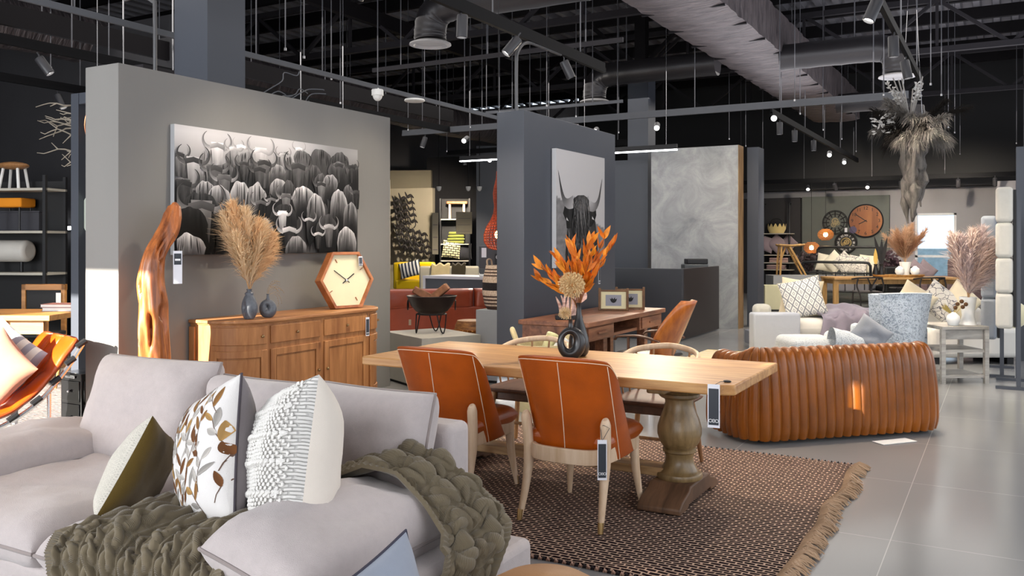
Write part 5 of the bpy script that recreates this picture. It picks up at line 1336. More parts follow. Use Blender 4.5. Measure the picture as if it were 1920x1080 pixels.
for i, (dx, z, c, lb) in enumerate(((.08, .932, '#b79a94', 'dusty pink folded sheet, lower of two on the third pipe shelf'), (.08, 1.0, '#a98a88', 'rose folded sheet, upper of two on the third pipe shelf'), (.0, .732, '#8e7678', 'mauve folded sheet, bottom of the pile on the lowest pipe shelf'), (.0, .80, '#a48c8a', 'pink folded sheet, top of the pile on the lowest pipe shelf'))):
    o = thing('folded_sheet', lb, 'linen', (SX+dx, SY, z), 0, 'folded sheets on the pipe rack'); MB().bb(-.27, .25, -.12, .14, 0, .064).build('fold', fabric('sheet_'+c[1:], c, weave=300), o, bevel=.025, seg=3)
plinth('low square cream plinth in front of the taller grey one', (-4.50, 19.66, 0), VR, .42, .42, .56, m_plinthc)
plinth('broad pale grey plinth carrying the sculptural wooden chair', (-4.28, 20.42, 0), VR, .90, .6, .76, m_plinthb)
# sculptural chair: tilted saddle and raked legs
m_oakp = wood('pale_oak', '#c39a60', '#95703c', (6, 6, 1), 2.4, .5)
o = thing('sculptural_stool', 'sculptural pale wooden stool with saddle seat on the broad plinth', 'stool', (-4.28, 20.40, .762), VR)
b = MB(); b.grid(lambda u, v: (lerp(-.26, .32, u), lerp(-.15, .15, v), .66+.05*math.sin(u*PI*1.3)*0+.07*(u-.45)**2+.02*(2*v-1)**2), 18, 10); b.build('saddle_seat', m_oakp, o, solid=.035)
for x0, x1, yy in ((-.2, -.24, -.12), (-.2, -.24, .12), (-.02, .34, -.12), (-.02, .34, .12)): MB().tube([(x0, yy*.8, .66), (lerp(x0, x1, .5), yy, .33), (x1, yy*1.1, 0)], [.026, .028, .02], 8).build('leg', m_oakp, o)
MB().bar((-.22, -.11, .25), (-.22, .11, .25), .02, .03).build('stretcher', m_oakp, o); MB().bar((.2, -.11, .28), (.2, .11, .28), .02, .03).build('stretcher', m_oakp, o)
MB().tube([(-.08, .0, .64), (-.2, 0, .3), (-.24, -.1, .12)], .02, 6).build('brace', m_oakp, o)
# pendants
for px, py, s_, lb in ((-4.62, 24.9, 1.36, 'lower round woven pendant lamp glowing on the green wall'), (-4.25, 24.9, 1.72, 'upper round woven pendant lamp glowing on the green wall')):
    o = thing('round_pendant', lb, 'pendant lamp', (px, py, s_), 0, 'round woven pendant lamps'); b = MB()
    for i in range(11):
        t = -.85+1.7*i/10; r_ = .21*math.sqrt(1-t*t); b.tube([(r_*math.cos(a), r_*math.sin(a), .17*t) for a in [2*PI*j/20 for j in range(20)]], .009, 4, closed=True)
    b.build('woven_shade', plain('amber_rattan', '#c88a4a', .7), o)
    MB().ell((0, 0, 0), (.06, .06, .07), 12, 8).build('bulb', glow('bulb_warm', (1, .66, .3), 40), o); MB().cyl((0, 0, .15), (0, 0, 2.0), .006, n=5).build('cord', m_blackm, o)
# wall clocks
CY = 26.04
def wall_clock(lab, x, z, r): return thing('wall_clock', lab, 'clock', (x, CY, z), 0, 'clocks on the green wall')
m_dialw = wood('clock_planks', '#a4652f', '#7a4218', (1, 1, .2), 2.2, .5, plank=.16, pax='X')
o = wall_clock('large round wooden plank clock with black numerals on the green wall', -3.37, 2.11, .45)
MB().cyl((0, -.06, 0), (0, 0, 0), .45, n=48).build('dial', m_dialw, o); MB().tube([(.45*math.cos(a), -.05, .45*math.sin(a)) for a in [2*PI*i/48 for i in range(48)]], .02, 6, closed=True).build('rim', m_black, o)
for h in range(1, 13):
    a = R(90-30*h); text('numeral', str(h), .13, m_blackm, o, (.35*math.cos(a), -.062, .35*math.sin(a)), (PI/2, 0, 0))
for a, l0, l1, w in ((145, -.05, .33, .02), (207, -.03, .2, .022)): MB().bar((l0*math.cos(R(a)), -.068, l0*math.sin(R(a))), (l1*math.cos(R(a)), -.068, l1*math.sin(R(a))), .006, w).build('hand', m_blackm, o)
MB().lathe([(.001, .0), (.1, 0), (.1, .006), (.001, .006)], 20).build('price_sticker', plain('sticker', '#4a4260', .6), o).matrix_local = Matrix.Translation((-.33, -.062, -.25)) @ Matrix.Rotation(PI/2, 4, 'X')
m_gear = plain('aged_gear', '#a89a76', .5, .4)
def gear(b, cx, cz, r, y, teeth=12):
    b.tube([(cx+r*math.cos(a), y, cz+r*math.sin(a)) for a in [2*PI*i/24 for i in range(24)]], r*.14, 5, closed=True)
    for k in range(teeth): a = 2*PI*k/teeth; b.bar((cx+r*math.cos(a), y, cz+r*math.sin(a)), (cx+r*1.22*math.cos(a), y, cz+r*1.22*math.sin(a)), r*.12, r*.2)
    for k in range(4): a = PI/4*k; b.bar((cx-r*math.cos(a), y, cz-r*math.sin(a)), (cx+r*math.cos(a), y, cz+r*math.sin(a)), r*.1, r*.12)
o = wall_clock('open wire skeleton clock with gear centre, upper left on the green wall', -4.18, 2.07, .34); b = MB()
for r_ in (.34, .31, .24): b.tube([(r_*math.cos(a), -.04, r_*math.sin(a)) for a in [2*PI*i/48 for i in range(48)]], .011, 5, closed=True)
for k in range(12): a = 2*PI*k/12; b.bar((.16*math.cos(a), -.04, .16*math.sin(a)), (.33*math.cos(a), -.04, .33*math.sin(a)), .01, .03)
b.build('frame', m_blackm, o); b = MB(); gear(b, 0, .04, .08, -.05); gear(b, -.04, -.06, .06, -.06); gear(b, .07, -.02, .05, -.055); b.build('gears', m_gear, o)
o = wall_clock('black round clock with roman numerals and gold gears, lower centre of the green wall', -3.89, 1.50, .28)
MB().tube([(.275*math.cos(a), -.03, .275*math.sin(a)) for a in [2*PI*i/40 for i in range(40)]], .03, 8, closed=True).build('rim', m_blackm, o); MB().cyl((0, -.02, 0), (0, 0, 0), .27, n=40).build('dial', plain('clock_black', (.02, .02, .02), .5), o)
for h, n_ in enumerate(('XII', 'I', 'II', 'III', 'IIII', 'V', 'VI', 'VII', 'VIII', 'IX', 'X', 'XI')):
    a = R(90-30*h); text('numeral', n_, .085, m_logo, o, (.205*math.cos(a), -.024, .205*math.sin(a)), (PI/2, R(30*h), 0))
b = MB(); b.tube([(.13*math.cos(a), -.03, .13*math.sin(a)) for a in [2*PI*i/32 for i in range(32)]], .012, 6, closed=True); gear(b, .02, .02, .06, -.03); gear(b, -.05, -.03, .04, -.035); b.build('gears', plain('gold_gear', '#c8b070', .4, .6), o)
add_tag(o, (.0, -.05, .42), w=.07, h=.15, style='plain')
# iron bed
bed = thing('iron_bed', 'black iron bed with railed head and foot ends below the wall clocks', 'bed', (-3.6, 23.5, 0))
for y, h, nm in ((-1.05, 1.02, 'footboard'), (1.05, 1.38, 'headboard')):
    b = MB(); b.tube(spline([(-.8, y, 0), (-.8, y, h-.2), (-.78, y, h-.06), (-.66, y, h), (0, y, h), (.66, y, h), (.78, y, h-.06), (.8, y, h-.2), (.8, y, 0)], 72), .032, 8)
    b.cyl((-.8, y, h-.26), (.8, y, h-.26), .018, n=8); b.cyl((-.8, y, .3), (.8, y, .3), .018, n=8)
    for k in range(7): x = -.66+.22*k; b.cyl((x, y, .3), (x, y, h-.26), .012, n=6); b.ell((x, y, h-.26), .028, 8, 6)
    b.build(nm, m_black, bed)
for s in (-1, 1): MB().bb(s*.76-.02, s*.76+.02, -1.05, 1.05, .28, .36).build('side_rail', m_black, bed, smooth=0)
MB().bb(-.74, .74, -1.0, 1.0, .36, .62).build('mattress', fabric('bed_white', '#c8c2b4'), bed, bevel=.05, seg=3)
MB().bb(-.78, .78, -1.02, .3, .3, .66).build('coverlet', fabric('bed_grey', '#77767c'), bed, bevel=.04, seg=3)
def scribble_mat():
    m, nt, b = _new('scribble_print'); co = coords(nt); v = node(nt, 'ShaderNodeTexVoronoi', Scale=11.0, feature='DISTANCE_TO_EDGE'); nz = node(nt, 'ShaderNodeTexNoise', Scale=9.0); L(nt, co, nz.inputs['Vector'])
    mx = node(nt, 'ShaderNodeVectorMath', operation='MULTIPLY_ADD'); L(nt, nz.outputs['Color'], mx.inputs[0]); mx.inputs[1].default_value = (.12, .12, .12); L(nt, co, mx.inputs[2]); L(nt, mx.outputs[0], v.inputs['Vector'])
    L(nt, ramp(nt, v.outputs['Distance'], [(.02, hexc('#55535a')), (.05, hexc('#d3cdc2'))]), b.inputs['Base Color']); b.inputs['Roughness'].default_value = .9; return m
m_scr = scribble_mat()
for i, (dx, dy, z, rz_, ro, mt, lb) in enumerate(((-.5, .62, .90, 10, 10, None, 'plain cream pillow standing left on the iron bed'), (-.28, .5, .92, -8, 42, None, 'cream pillow tipped on its corner on the iron bed'), (-.02, .45, .90, 6, 44, m_scr, 'scribble patterned pillow tipped on its corner on the iron bed'), (.3, .45, .86, -4, 8, m_scr, 'scribble patterned pillow lying flat against the others on the iron bed'), (.55, .6, .88, 0, 5, None, 'plain cream pillow at the right of the iron bed'))):
    mt = mt or fabric('pillow_cream', '#d8d0bc'); pillow('bed_pillow', lb, .5, .48, .16, mt, mt, (-3.6+dx, 23.5+dy, z+.07), R(rz_), R(16), R(ro), n=12, group='pillows on the iron bed')
# bedside dried bunches
def bunch(name, lab, loc, col, hgt, spread_, seed, n=30, leaf=.05, cat='dried flowers', base=None, wide=.35, group=None):
    t = thing(name, lab, cat, loc, group=group); rnd = random.Random(seed); s_ = MB(); l_ = MB()
    for i in range(n):
        a = rnd.uniform(0, 2*PI); sp__ = rnd.random()**.6*spread_; e = V((sp__*math.cos(a), sp__*math.sin(a), hgt*rnd.uniform(.7, 1.05)))
        pts = spline([V((0, 0, 0)), e*.4+V((0, 0, hgt*.12)), e], 8); s_.tube(pts, .004, 4)
        for k in range(2, len(pts)):
            for q in range(3): blade(l_, pts[k], V((rnd.uniform(-1, 1), rnd.uniform(-1, 1), rnd.uniform(-.2, 1))), leaf*rnd.uniform(.7, 1.4), leaf*wide, (rnd.uniform(-1, 1), -1, rnd.uniform(-1, 1)), .2, n=3)
    l_.build('leaves', plain('dry_'+col[1:], col, .9, var=.25), t, smooth=0); s_.build('stems', plain('drystem', '#4a3b30', .9), t); return t
o = thing('bedside_table', 'small black bedside table left of the iron bed', 'side table', (-4.62, 24.5, 0))
MB().cyl((0, 0, .58), (0, 0, .62), .24, n=24).build('table_top', m_black, o); MB().cyl((0, 0, .02), (0, 0, .58), .025).build('column', m_black, o); MB().cyl((0, 0, 0), (0, 0, .02), .18, n=24).build('base', m_black, o)
bunch('mauve_bunch', 'dusky mauve dried bunch on the bedside table left of the iron bed', (-4.62, 24.5, .622), '#5c4f52', .55, .35, 3, 16, .09)
bunch('purple_bunch', 'dark purple dried foliage right of the iron bed beside the white vase', (-2.5, 24.0, 0), '#4a3640', 1.2, .28, 4, 18, .11)
# far dining table and chairs
DT = (-2.05, 21.0); 
ft = thing('oak_dining_table', 'pale oak dining table with square legs in the far right bay', 'table', (DT[0], DT[1], 0), VR)
MB().bb(-1.42, 1.45, -.02, .86, .68, .725).build('table_top', wood('oak_top', '#c8a06a', '#a07a48', (.8, 6, 6), 2.4, .5, plank=.14), ft, bevel=.005); MB().bb(-1.36, 1.4, .05, .80, .58, .68).build('apron', m_oakp, ft, smooth=0)
for x in (-1.36, 1.4):
    for y in (.06, .78): MB().bb(x-.05, x+.05, y-.05, y+.05, 0, .68).build('leg', m_oakp, ft, bevel=.004)
m_dkw = plain('ebonised_wood', '#1e1715', .45)
def wishbone(lab, lx, ly, rz_, mat=m_dkw):
    w = L2W(DT, VR, lx, ly); t = thing('wishbone_chair', lab, 'chair', (*w, 0), VR+rz_, 'black wishbone chairs at the far table')
    b = MB(); b.X = Matrix.Translation((0, 0, .43)); b.cushion(.5, .46, .05, p=6, q=.4, n=10); b.build('seat', fabric('cord_seat', '#3a3432'), t)
    MB().tube(spline([(-.29, .1, .70), (-.28, -.1, .725), (-.2, -.24, .74), (0, -.28, .745), (.2, -.24, .74), (.28, -.1, .725), (.29, .1, .70)], 36), .018, 8).build('crest_rail', mat, t)
    for s in (-1, 1):
        MB().tube(spline([(s*.22, -.2, 0), (s*.24, -.22, .35), (s*.29, -.16, .55), (s*.26, -.15, .72)], 16), .018, 8).build('leg', mat, t); MB().tube([(s*.24, .22, 0), (s*.23, .2, .45)], .018, 8).build('leg', mat, t)
        MB().tube([(0, -.2, .52), (s*.03, -.24, .60), (s*.10, -.27, .74)], .016, 6).build('wishbone_splat', mat, t)
    MB().bar((0, -.2, .42), (0, -.2, .53), .015, .05).build('splat_base', mat, t)
    for y in (-.2, .2): MB().cyl((-.23, y, .2), (.23, y, .2), .012, n=6).build('stretcher', mat, t)
    return t
wishbone('black wishbone chair nearest the left leg of the far oak table', -.80, -.28, R(0)); wishbone('black wishbone chair behind the textured grey armchair', .55, -.28, R(4)); wishbone('black wishbone chair on the far side of the oak table', .62, 1.15, PI)
def on_ft(lx, ly, z=.727): return (*L2W(DT, VR, lx, ly), z)
o = thing('black_tub_chair', 'black tub chair whose back rises above the far table', 'chair', (*L2W(DT, VR, .78, 2.0), 0), VR)
MB().bb(-.34, .34, -.3, .3, .2, .45).build('seat', m_black, o, bevel=.05, seg=3); MB().bb(-.36, .36, -.36, -.26, .2, .92).build('backrest', leather('black_leather', (.015, .014, .014)), o, bevel=.04, seg=3)
for s in (-.3, .3):
    for y in (-.28, .25): MB().cyl((s, y, 0), (s, y, .2), .02).build('leg', m_black, o)
o = thing('white_vase', 'white tapered vase holding a rust dried bush on the far table', 'vase', on_ft(.30, .32)); MB().lathe([(.001, 0), (.08, 0), (.085, .03), (.10, .2), (.13, .34), (.12, .34), (.09, .2), (.001, .05)], 24).build('body', m_white, o)
m_rust1 = fluff('rust_grass', '#d8b79a'); m_rust2 = fluff('rust_grass2', '#bd977a')
pampas('dried_bush', 'bushy rust coloured dried grass in the white vase on the far table', on_ft(.30, .32, 1.08), [(.75*math.cos(k*2.4)*(.3+.7*(k%5)/4), .75*math.sin(k*2.4)*(.3+.7*(k%5)/4), .62+.1*(k % 3)) for k in range(16)], [m_rust1, m_rust2, m_pstem], w=.13, nr=170, seed=5, stem=.16)
o = thing('wood_tray', 'long oval pale wooden tray on the far table', 'tray', on_ft(.15, .3)); o.rotation_euler = (0, 0, VR)
MB().lathe([(.001, .01), (.5, .01), (.55, .05), (.58, .055), (.57, .03), (.52, 0), (.001, 0)], 36, sy=.42).build('body', m_oakp, o)
for i, (lx, lb) in enumerate(((.08, 'left'), (.42, 'right'))):
    o = thing('ceramic_bud_vase', 'squat white bud vase on the oval tray, %s of the two' % lb, 'vase', on_ft(lx, .10, .79), 0, 'squat white vases on the tray'); MB().lathe([(.001, 0), (.07, 0), (.10, .06), (.09, .13), (.04, .17), (.03, .19), (.001, .18)], 20).build('body', m_white, o)
for i, (lx, lb) in enumerate(((-.33, 'left'), (-.20, 'right'))):
    o = thing('black_vase', 'black glass vase at the left of the far table, %s of the two' % lb, 'vase', on_ft(lx, .4), 0, 'black glass vases'); MB().lathe([(.001, 0), (.06, 0), (.075, .08), (.05, .18), (.035, .26), (.05, .29), (.03, .28), (.001, .05)], 20).build('body', m_blackgl, o)
for lx, col, lb, hh in ((-.33, '#c9a857', 'golden spear shaped dried leaf in the left black vase', .42), (-.20, '#16161a', 'black painted palm spears in the right black vase', .62)):
    t = thing('palm_spear', lb, 'dried flowers', on_ft(lx, .4, 1.0)); b = MB()
    for k in range(2 if lx < -.3 else 6): blade(b, (0, 0, 0), (.25*math.sin(k*2.1)*(lx > -.3), .12*math.cos(k*2.1), 1), hh*(.85+.05*k), .045, (0, -1, .1), .08)
    b.build('spears', plain('spear_'+col[1:], col, .7), t, smooth=60)
# mauve recliners by the window
m_rec = leather('mauve_leather', '#6d5a5c', .5)
o = thing('recliner_sofa', 'mauve leather recliner by the far window', 'sofa', (-1.25, 24.0, 0), R(-55))
MB().bb(-.5, .5, -.5, .45, .1, .45).build('seat', m_rec, o, bevel=.08, seg=3); MB().bb(-.5, .5, .3, .6, .2, 1.12).build('backrest', m_rec, o, bevel=.1, seg=3); b = MB(); b.ell((0, .42, 1.1), (.36, .16, .17), 18, 12); b.build('headrest', m_rec, o)
for s in (-1, 1): MB().bb(min(s*.5, s*.74), max(s*.5, s*.74), -.5, .55, .1, .66).build('arm', m_rec, o, bevel=.09, seg=3)
for i, (x, y, rz_, lb) in enumerate(((-1.9, 23.4, 10, 'grey mauve scatter cushion left of the recliner, on the bench'), (-1.68, 23.5, 30, 'grey mauve scatter cushion nearer the recliner, on the bench'))):
    pillow('grey_cushion', lb, .46, .46, .16, m_mauve, m_mauve, (x, y, .80), R(rz_), R(14), R(42), n=12, group='grey cushions by the window')
o = thing('upholstered_bench', 'low mauve upholstered bench under the grey cushions', 'bench', (-1.8, 23.5, 0), VR); MB().bb(-.28, .1, -.25, .3, .1, .5).build('seat', m_rec, o, bevel=.05, seg=3)
for s in (-.22, .03): MB().bb(s-.03, s+.03, -.2, .25, 0, .1).build('foot', m_blackm, o, smooth=0)

# ================================================================ daybed group behind the channel sofa
m_pale = fabric('pale_grey_linen', '#a9adb6', weave=300, var=.03); m_cot = fabric('white_cotton', '#d2cfc8', weave=350, var=.02)
DB = (-2.86, 11.48)
o = thing('pale_daybed', 'pale grey slipcovered daybed with a square arm behind the channel sofa', 'daybed', (*DB, 0), VR)
MB().bb(0, .62, 0, .24, .03, .575).build('arm', m_pale, o, bevel=.03, seg=3); MB().bb(.3, .55, 1.0, 1.22, .1, .62).build('arm', fabric('ivory_linen', '#c6c4bb'), o, bevel=.07, seg=3)
MB().bb(.2, 1.78, .26, 1.2, .06, .25).build('base', plain('base_shadow_grey', '#6c6e76', .9), o, bevel=.01)
b = MB(); b.X = Matrix.Translation((1.08, .64, .36)); b.cushion(1.5, 1.02, .24, p=12, q=.32, n=24, wr=.01); b.build('mattress', m_cot, o)
def diamond_mat():
    m, nt, b = _new('diamond_print'); tc = node(nt, 'ShaderNodeTexCoord'); mp = node(nt, 'ShaderNodeMapping'); mp.inputs['Scale'].default_value = (1.5, 1, 1); mp.inputs['Rotation'].default_value = (0, R(45), 0); L(nt, tc.outputs['Object'], mp.inputs['Vector'])
    sp_ = node(nt, 'ShaderNodeSeparateXYZ'); cb = node(nt, 'ShaderNodeCombineXYZ'); L(nt, mp.outputs[0], sp_.inputs[0]); L(nt, sp_.outputs['X'], cb.inputs['X']); L(nt, sp_.outputs['Z'], cb.inputs['Y'])
    fr = []
    for ax in ('X', 'Y'):
        s2 = node(nt, 'ShaderNodeSeparateXYZ'); L(nt, cb.outputs[0], s2.inputs[0]); mu = node(nt, 'ShaderNodeMath', operation='MULTIPLY'); L(nt, s2.outputs[ax], mu.inputs[0]); mu.inputs[1].default_value = 9.5
        f = node(nt, 'ShaderNodeMath', operation='FRACT'); L(nt, mu.outputs[0], f.inputs[0]); su = node(nt, 'ShaderNodeMath', operation='SUBTRACT'); L(nt, f.outputs[0], su.inputs[0]); su.inputs[1].default_value = .5
        ab = node(nt, 'ShaderNodeMath', operation='ABSOLUTE'); L(nt, su.outputs[0], ab.inputs[0]); fr.append(ab.outputs[0])
    mx = node(nt, 'ShaderNodeMath', operation='MAXIMUM'); L(nt, fr[0], mx.inputs[0]); L(nt, fr[1], mx.inputs[1])
    r = node(nt, 'ShaderNodeValToRGB'); r.color_ramp.interpolation = 'CONSTANT'; e = r.color_ramp.elements
    for _ in range(3): e.new(.5)
    for i, (p_, c) in enumerate(((0, '#d8d6d0'), (.10, '#8f9196'), (.19, '#d8d6d0'), (.29, '#d8d6d0'), (.41, '#85878c'))): e[i].position = p_; e[i].color = rgb(hexc(c))
    L(nt, mx.outputs[0], r.inputs['Fac']); L(nt, r.outputs['Color'], b.inputs['Base Color']); b.inputs['Roughness'].default_value = .95; return m
def on_db(x, y, z): return (*L2W(DB, VR, x, y), z)
m_frill = fabric('cream_frill', '#d6c9ac', weave=300)
pillow('cream_pillow', 'plain cream pillow leaning behind the diamond patterned one on the daybed', .56, .54, .16, m_frill, m_frill, on_db(.86, .72, .73), VR+R(-16), R(12), R(6), seed=3)
pillow('diamond_pillow', 'white pillow with grey diamond lattice pattern on the daybed', .55, .54, .17, diamond_mat(), m_frill, on_db(.80, .48, .74), VR+R(-18), R(14), R(-14), seed=5, pipe=m_frill)
o = thing('mauve_throw', 'soft grey mauve throw spread over the daybed', 'blanket', (*DB, 0), VR)
def thr(u, v):
    x = lerp(.98, 1.85, u)+.05*math.sin(v*6)-.10*(1-v)*(1-u); y = interp([0, .25, .35, 1], [.1, .12, .2, 1.08], v); z = interp([0, .25, .35, 1], [.2, .48, .54, .555], v)
    z += .10*math.exp(-((u-.55)/.3)**2)*math.exp(-((v-.6)/.35)**2)+.02*math.sin(u*22+v*6)+.012*math.sin(u*37-v*9)
    return (x, y-.02*math.sin(u*25)*(v < .3), z)
b = MB(); b.grid(thr, 60, 50); b.build('cloth', fabric('throw_mauve', '#857d8a', weave=250, bump=.4), o, solid=.015)
# low boucle chair and high back boucle chair
def boucle_mat(name, c1, c2, sc_=26):
    m, nt, b = _new(name); co = coords(nt); n = node(nt, 'ShaderNodeTexNoise', Scale=float(sc_), Detail=3.0, Distortion=2.5); L(nt, co, n.inputs['Vector'])
    L(nt, ramp(nt, n.outputs['Fac'], [(.40, hexc(c1)), (.52, hexc(c2))]), b.inputs['Base Color']); b.inputs['Roughness'].default_value = .95; b.inputs['Sheen Weight'].default_value = .4; addbump(nt, b, n.outputs['Fac'], .9, .015); return m
m_bou = boucle_mat('silver_boucle', '#8b95a0', '#c3cbd2'); m_bouw = boucle_mat('white_boucle', '#aab0b4', '#d0d3d4', 40)
HCX = (-.95, 10.20)
o = thing('boucle_armchair', 'high backed silver textured armchair seen from behind', 'armchair', (*HCX, 0), VR+R(8))
b = MB()
def bk_(u, v, off):
    uu = 2*u-1; z = lerp(.10, .965-.015*uu*uu, v); w = lerp(.24, .335, v)+off*.6
    return (uu*w, -.02-.08*v+.10*uu*uu+off*(1 if off < 0 else 1), z)
nu, nv = 20, 14
b.grid(lambda u, v: bk_(u, v, -.055), nu, nv); n0 = nu*nv; b.grid(lambda u, v: bk_(1-u, v, .055), nu, nv)
ring = [i*nv for i in range(nu)]+[(nu-1)*nv+j for j in range(1, nv)]+[i*nv+nv-1 for i in range(nu-2, -1, -1)]+[j for j in range(nv-2, 0, -1)]
mir = lambda k: n0+(nu-1-k//nv)*nv+k % nv
b.f += [(ring[k], ring[(k+1) % len(ring)], mir(ring[(k+1) % len(ring)]), mir(ring[k])) for k in range(len(ring))]; b.mi += [0]*len(ring)
b.build('backrest', m_bou, o, bevel=.02, seg=3)
MB().bb(-.26, .26, .02, .6, .2, .45).build('seat', m_bou, o, bevel=.06, seg=3)
for s in (-1, 1): MB().bb(s*.29-.05, s*.29+.05, .05, .5, .18, .60).build('arm', m_bou, o, bevel=.045, seg=3)
for s in (-.22, .22):
    for y in (.02, .5): MB().cyl((s, y, 0), (s, y, .2), .02).build('leg', m_oak, o)
BC = (-1.70, 9.86)
o = thing('boucle_tub_chair', 'low white textured tub chair left of the high backed armchair', 'armchair', (*BC, 0), VR)
MB().bb(-.42, .12, -.25, .4, .12, .475).build('seat', m_bouw, o, bevel=.07, seg=4)
b = MB(); b.grid(lambda u, v: (lerp(-.03, .42, v)+.03*math.sin(u*PI), -.22+.66*0+.0*u+(-.04+.09*math.cos(2*PI*u)), .36+.25*(1-.5*v)*(.5+.5*math.sin(2*PI*u))*1.0), 24, 16, cu=True); b.build('arm', m_bouw, o)
MB().bb(.12, .42, -.25, .42, .12, .52).build('backrest', m_bouw, o, bevel=.08, seg=4)
for s in (-.3, .3):
    for y in (-.18, .3): MB().cyl((s, y, 0), (s, y, .13), .02).build('leg', m_oak, o)
m_silk = fabric('grey_silk', '#83868d', weave=200, var=.12, bump=.5)
pillow('ruffled_cushion', 'crumpled grey satin cushion on the low white tub chair', .36, .30, .15, m_silk, m_silk, (-1.22, 9.80, .54), VR+R(-8), R(20), R(38), seed=2, wr=.06)
# white sofa bed behind with scatter cushions
o = thing('white_sofa_bed', 'white upholstered sofa bed behind the high backed armchair', 'sofa', (-.35, 12.6, 0), VR)
MB().bb(-.75, .35, -.45, .5, .08, .45).build('seat', m_cot, o, bevel=.06, seg=3); MB().bb(-.75, .35, .4, .62, .1, .64).build('backrest', m_cot, o, bevel=.06, seg=3)
for s in (-.65, .25): MB().bb(s-.04, s+.04, -.4, .4, 0, .08).build('foot', m_blackm, o, smooth=0)
for i, (dx, mt, ro, lb) in enumerate(((-.64, m_frill, 34, 'cream scatter pillow peeking left above the high backed armchair'), (-.30, m_scr, 40, 'scribble print scatter pillow peeking above the high backed armchair'), (.0, m_frill, 46, 'white scatter pillow peeking right above the high backed armchair'))):
    pillow('scatter_pillow', lb, .44, .42, .17, mt, mt, (*L2W((-.35, 12.6), VR, dx-.12, -.02+.04*i), .745), VR+R(-10+9*i), R(14), R(ro), n=14, group='scatter pillows above the armchair')
o = thing('round_cushion', 'puffy pale yellow cushion right of the high backed armchair', 'cushion', (*L2W((-.35, 12.6), VR, .28, -.30), .60), VR); b = MB(); b.ell((0, 0, 0), (.26, .12, .18), 24, 14); b.build('cover', fabric('pale_lemon', '#d4cca8'), o)
# grey side table with vase
m_grw = wood('weathered_grey_wood', '#b5b0a8', '#827e78', (1, 7, 7), 2.4, .6)
ST = (-.36, 10.44)
o = thing('grey_side_table', 'weathered grey wooden side table with lower shelves at the right', 'side table', (*ST, 0), VR+R(4))
MB().bb(-.27, .25, -.02, .5, .575, .61).build('table_top', m_grw, o, bevel=.004); MB().bb(-.24, .22, .0, .48, .33, .36).build('shelf', m_grw, o, smooth=0); MB().bb(-.24, .22, .0, .48, .06, .09).build('shelf', m_grw, o, smooth=0)
for x in (-.25, .23):
    for y in (.005, .475): MB().bb(x-.022, x+.022, y-.022, y+.022, 0, .575).build('leg', m_grw, o, smooth=0)
MB().bb(-.22, .2, .01, .03, .47, .575).build('apron', m_grw, o, smooth=0)
def on_st(x, y, z=.612): return (*L2W(ST, VR, x, y), z)
o = thing('flared_vase', 'white flared vase of pampas on the grey side table', 'vase', on_st(.11, .16)); MB().lathe([(.001, 0), (.085, 0), (.08, .02), (.06, .1), (.072, .2), (.088, .30), (.08, .30), (.055, .15), (.001, .04)], 28).build('body', m_white, o)
m_pk1 = fluff('pink_pampas', '#f0ddd2'); m_pk2 = fluff('mauve_pampas', '#e3d3d0')
pampas('pink_pampas', 'large pinkish pampas plumes in the flared white vase', on_st(.11, .16, .93), [(-.24, -.12, .70), (-.10, -.05, .66), (.06, .05, .72), (.20, .14, .76), (.42, .25, .66), (.70, .42, .58), (.1, .2, .6), (.05, -.2, .5), (.32, .1, .55), (.85, .5, .42)], [m_pk1, m_pk2, m_pstem], w=.13, nr=620, seed=9, stem=.04)
o = thing('ball_vase', 'small white round bud vase on the grey side table', 'vase', on_st(-.08, .10)); b = MB(); b.lathe([(.001, 0), (.05, 0), (.07, .05), (.062, .1), (.03, .13), (.02, .14), (.001, .12)], 24); b.build('body', m_white, o)
t = thing('dried_thistles', 'yellow grass and brown thistle heads in the small round vase', 'dried flowers', on_st(-.08, .10, .74)); b = MB(); h = MB()
for k, (dx, dz) in enumerate(((.04, .1), (.09, .07), (.08, .13), (.12, .1), (.02, .06))): b.tube([(0, 0, -.03), (dx*.6, 0, dz*.6), (dx, .01, dz)], .002, 4); h.ell((dx, .01, dz), .022, 10, 8)
h.build('thistle_head', plain('thistle_brown', '#5a3a1a', .8, var=.3), t)
for k in range(16): blade(b, (0, 0, -.02), (-.35-.5*random.random(), random.uniform(-.3, .3), .6), .16, .006, (0, -1, 0), .2, n=3)
b.build('grass', plain('straw_yellow', '#b8a05a', .8), t, smooth=0)
# upholstered panels on stands at the right edge
m_hbg = fabric('headboard_grey', '#9aa0a8', weave=300); m_hbc = fabric('headboard_cream', '#c4c0b6', weave=300)
for lb, x0, y0, ln, z0, z1, mt in (('grey padded headboard standing on a metal rack, behind the pampas', -.18, 11.05, .95, .42, 1.80, m_hbg), ('tall cream padded headboard on a metal rack at the right edge', -.03, 10.2, .75, .62, 2.07, m_hbc)):
    o = thing('headboard_display', lb, 'headboard', (x0, y0, 0), 0, 'padded headboards on racks')
    for k in range(4 if mt is m_hbc else 3):
        n_ = 4 if mt is m_hbc else 3; a_, b_ = lerp(z0, z1, k/n_), lerp(z0, z1, (k+1)/n_)
        MB().bb(-.05, .11, 0, ln, a_, b_).build('pad', mt, o, bevel=.04, seg=4)
    MB().bb(.11, .135, .02, ln-.02, z0+.02, z1-.03).build('backboard', m_blackm, o, smooth=0)
    for y in (.05, ln-.05):
        p_ = MB().bb(.135, .175, y-.02, y+.02, 0, z1-.1).build('post', m_slate, o, smooth=0)
    for y in (.05, ln-.05): MB().bb(-.05, .28, y-.025, y+.025, 0, .03).build('foot', m_slate, o, smooth=0)
o = thing('yellow_striped_rug', 'yellow and white striped rug left of the pale daybed', 'rug', (-2.95, 10.3, 0), R(0))
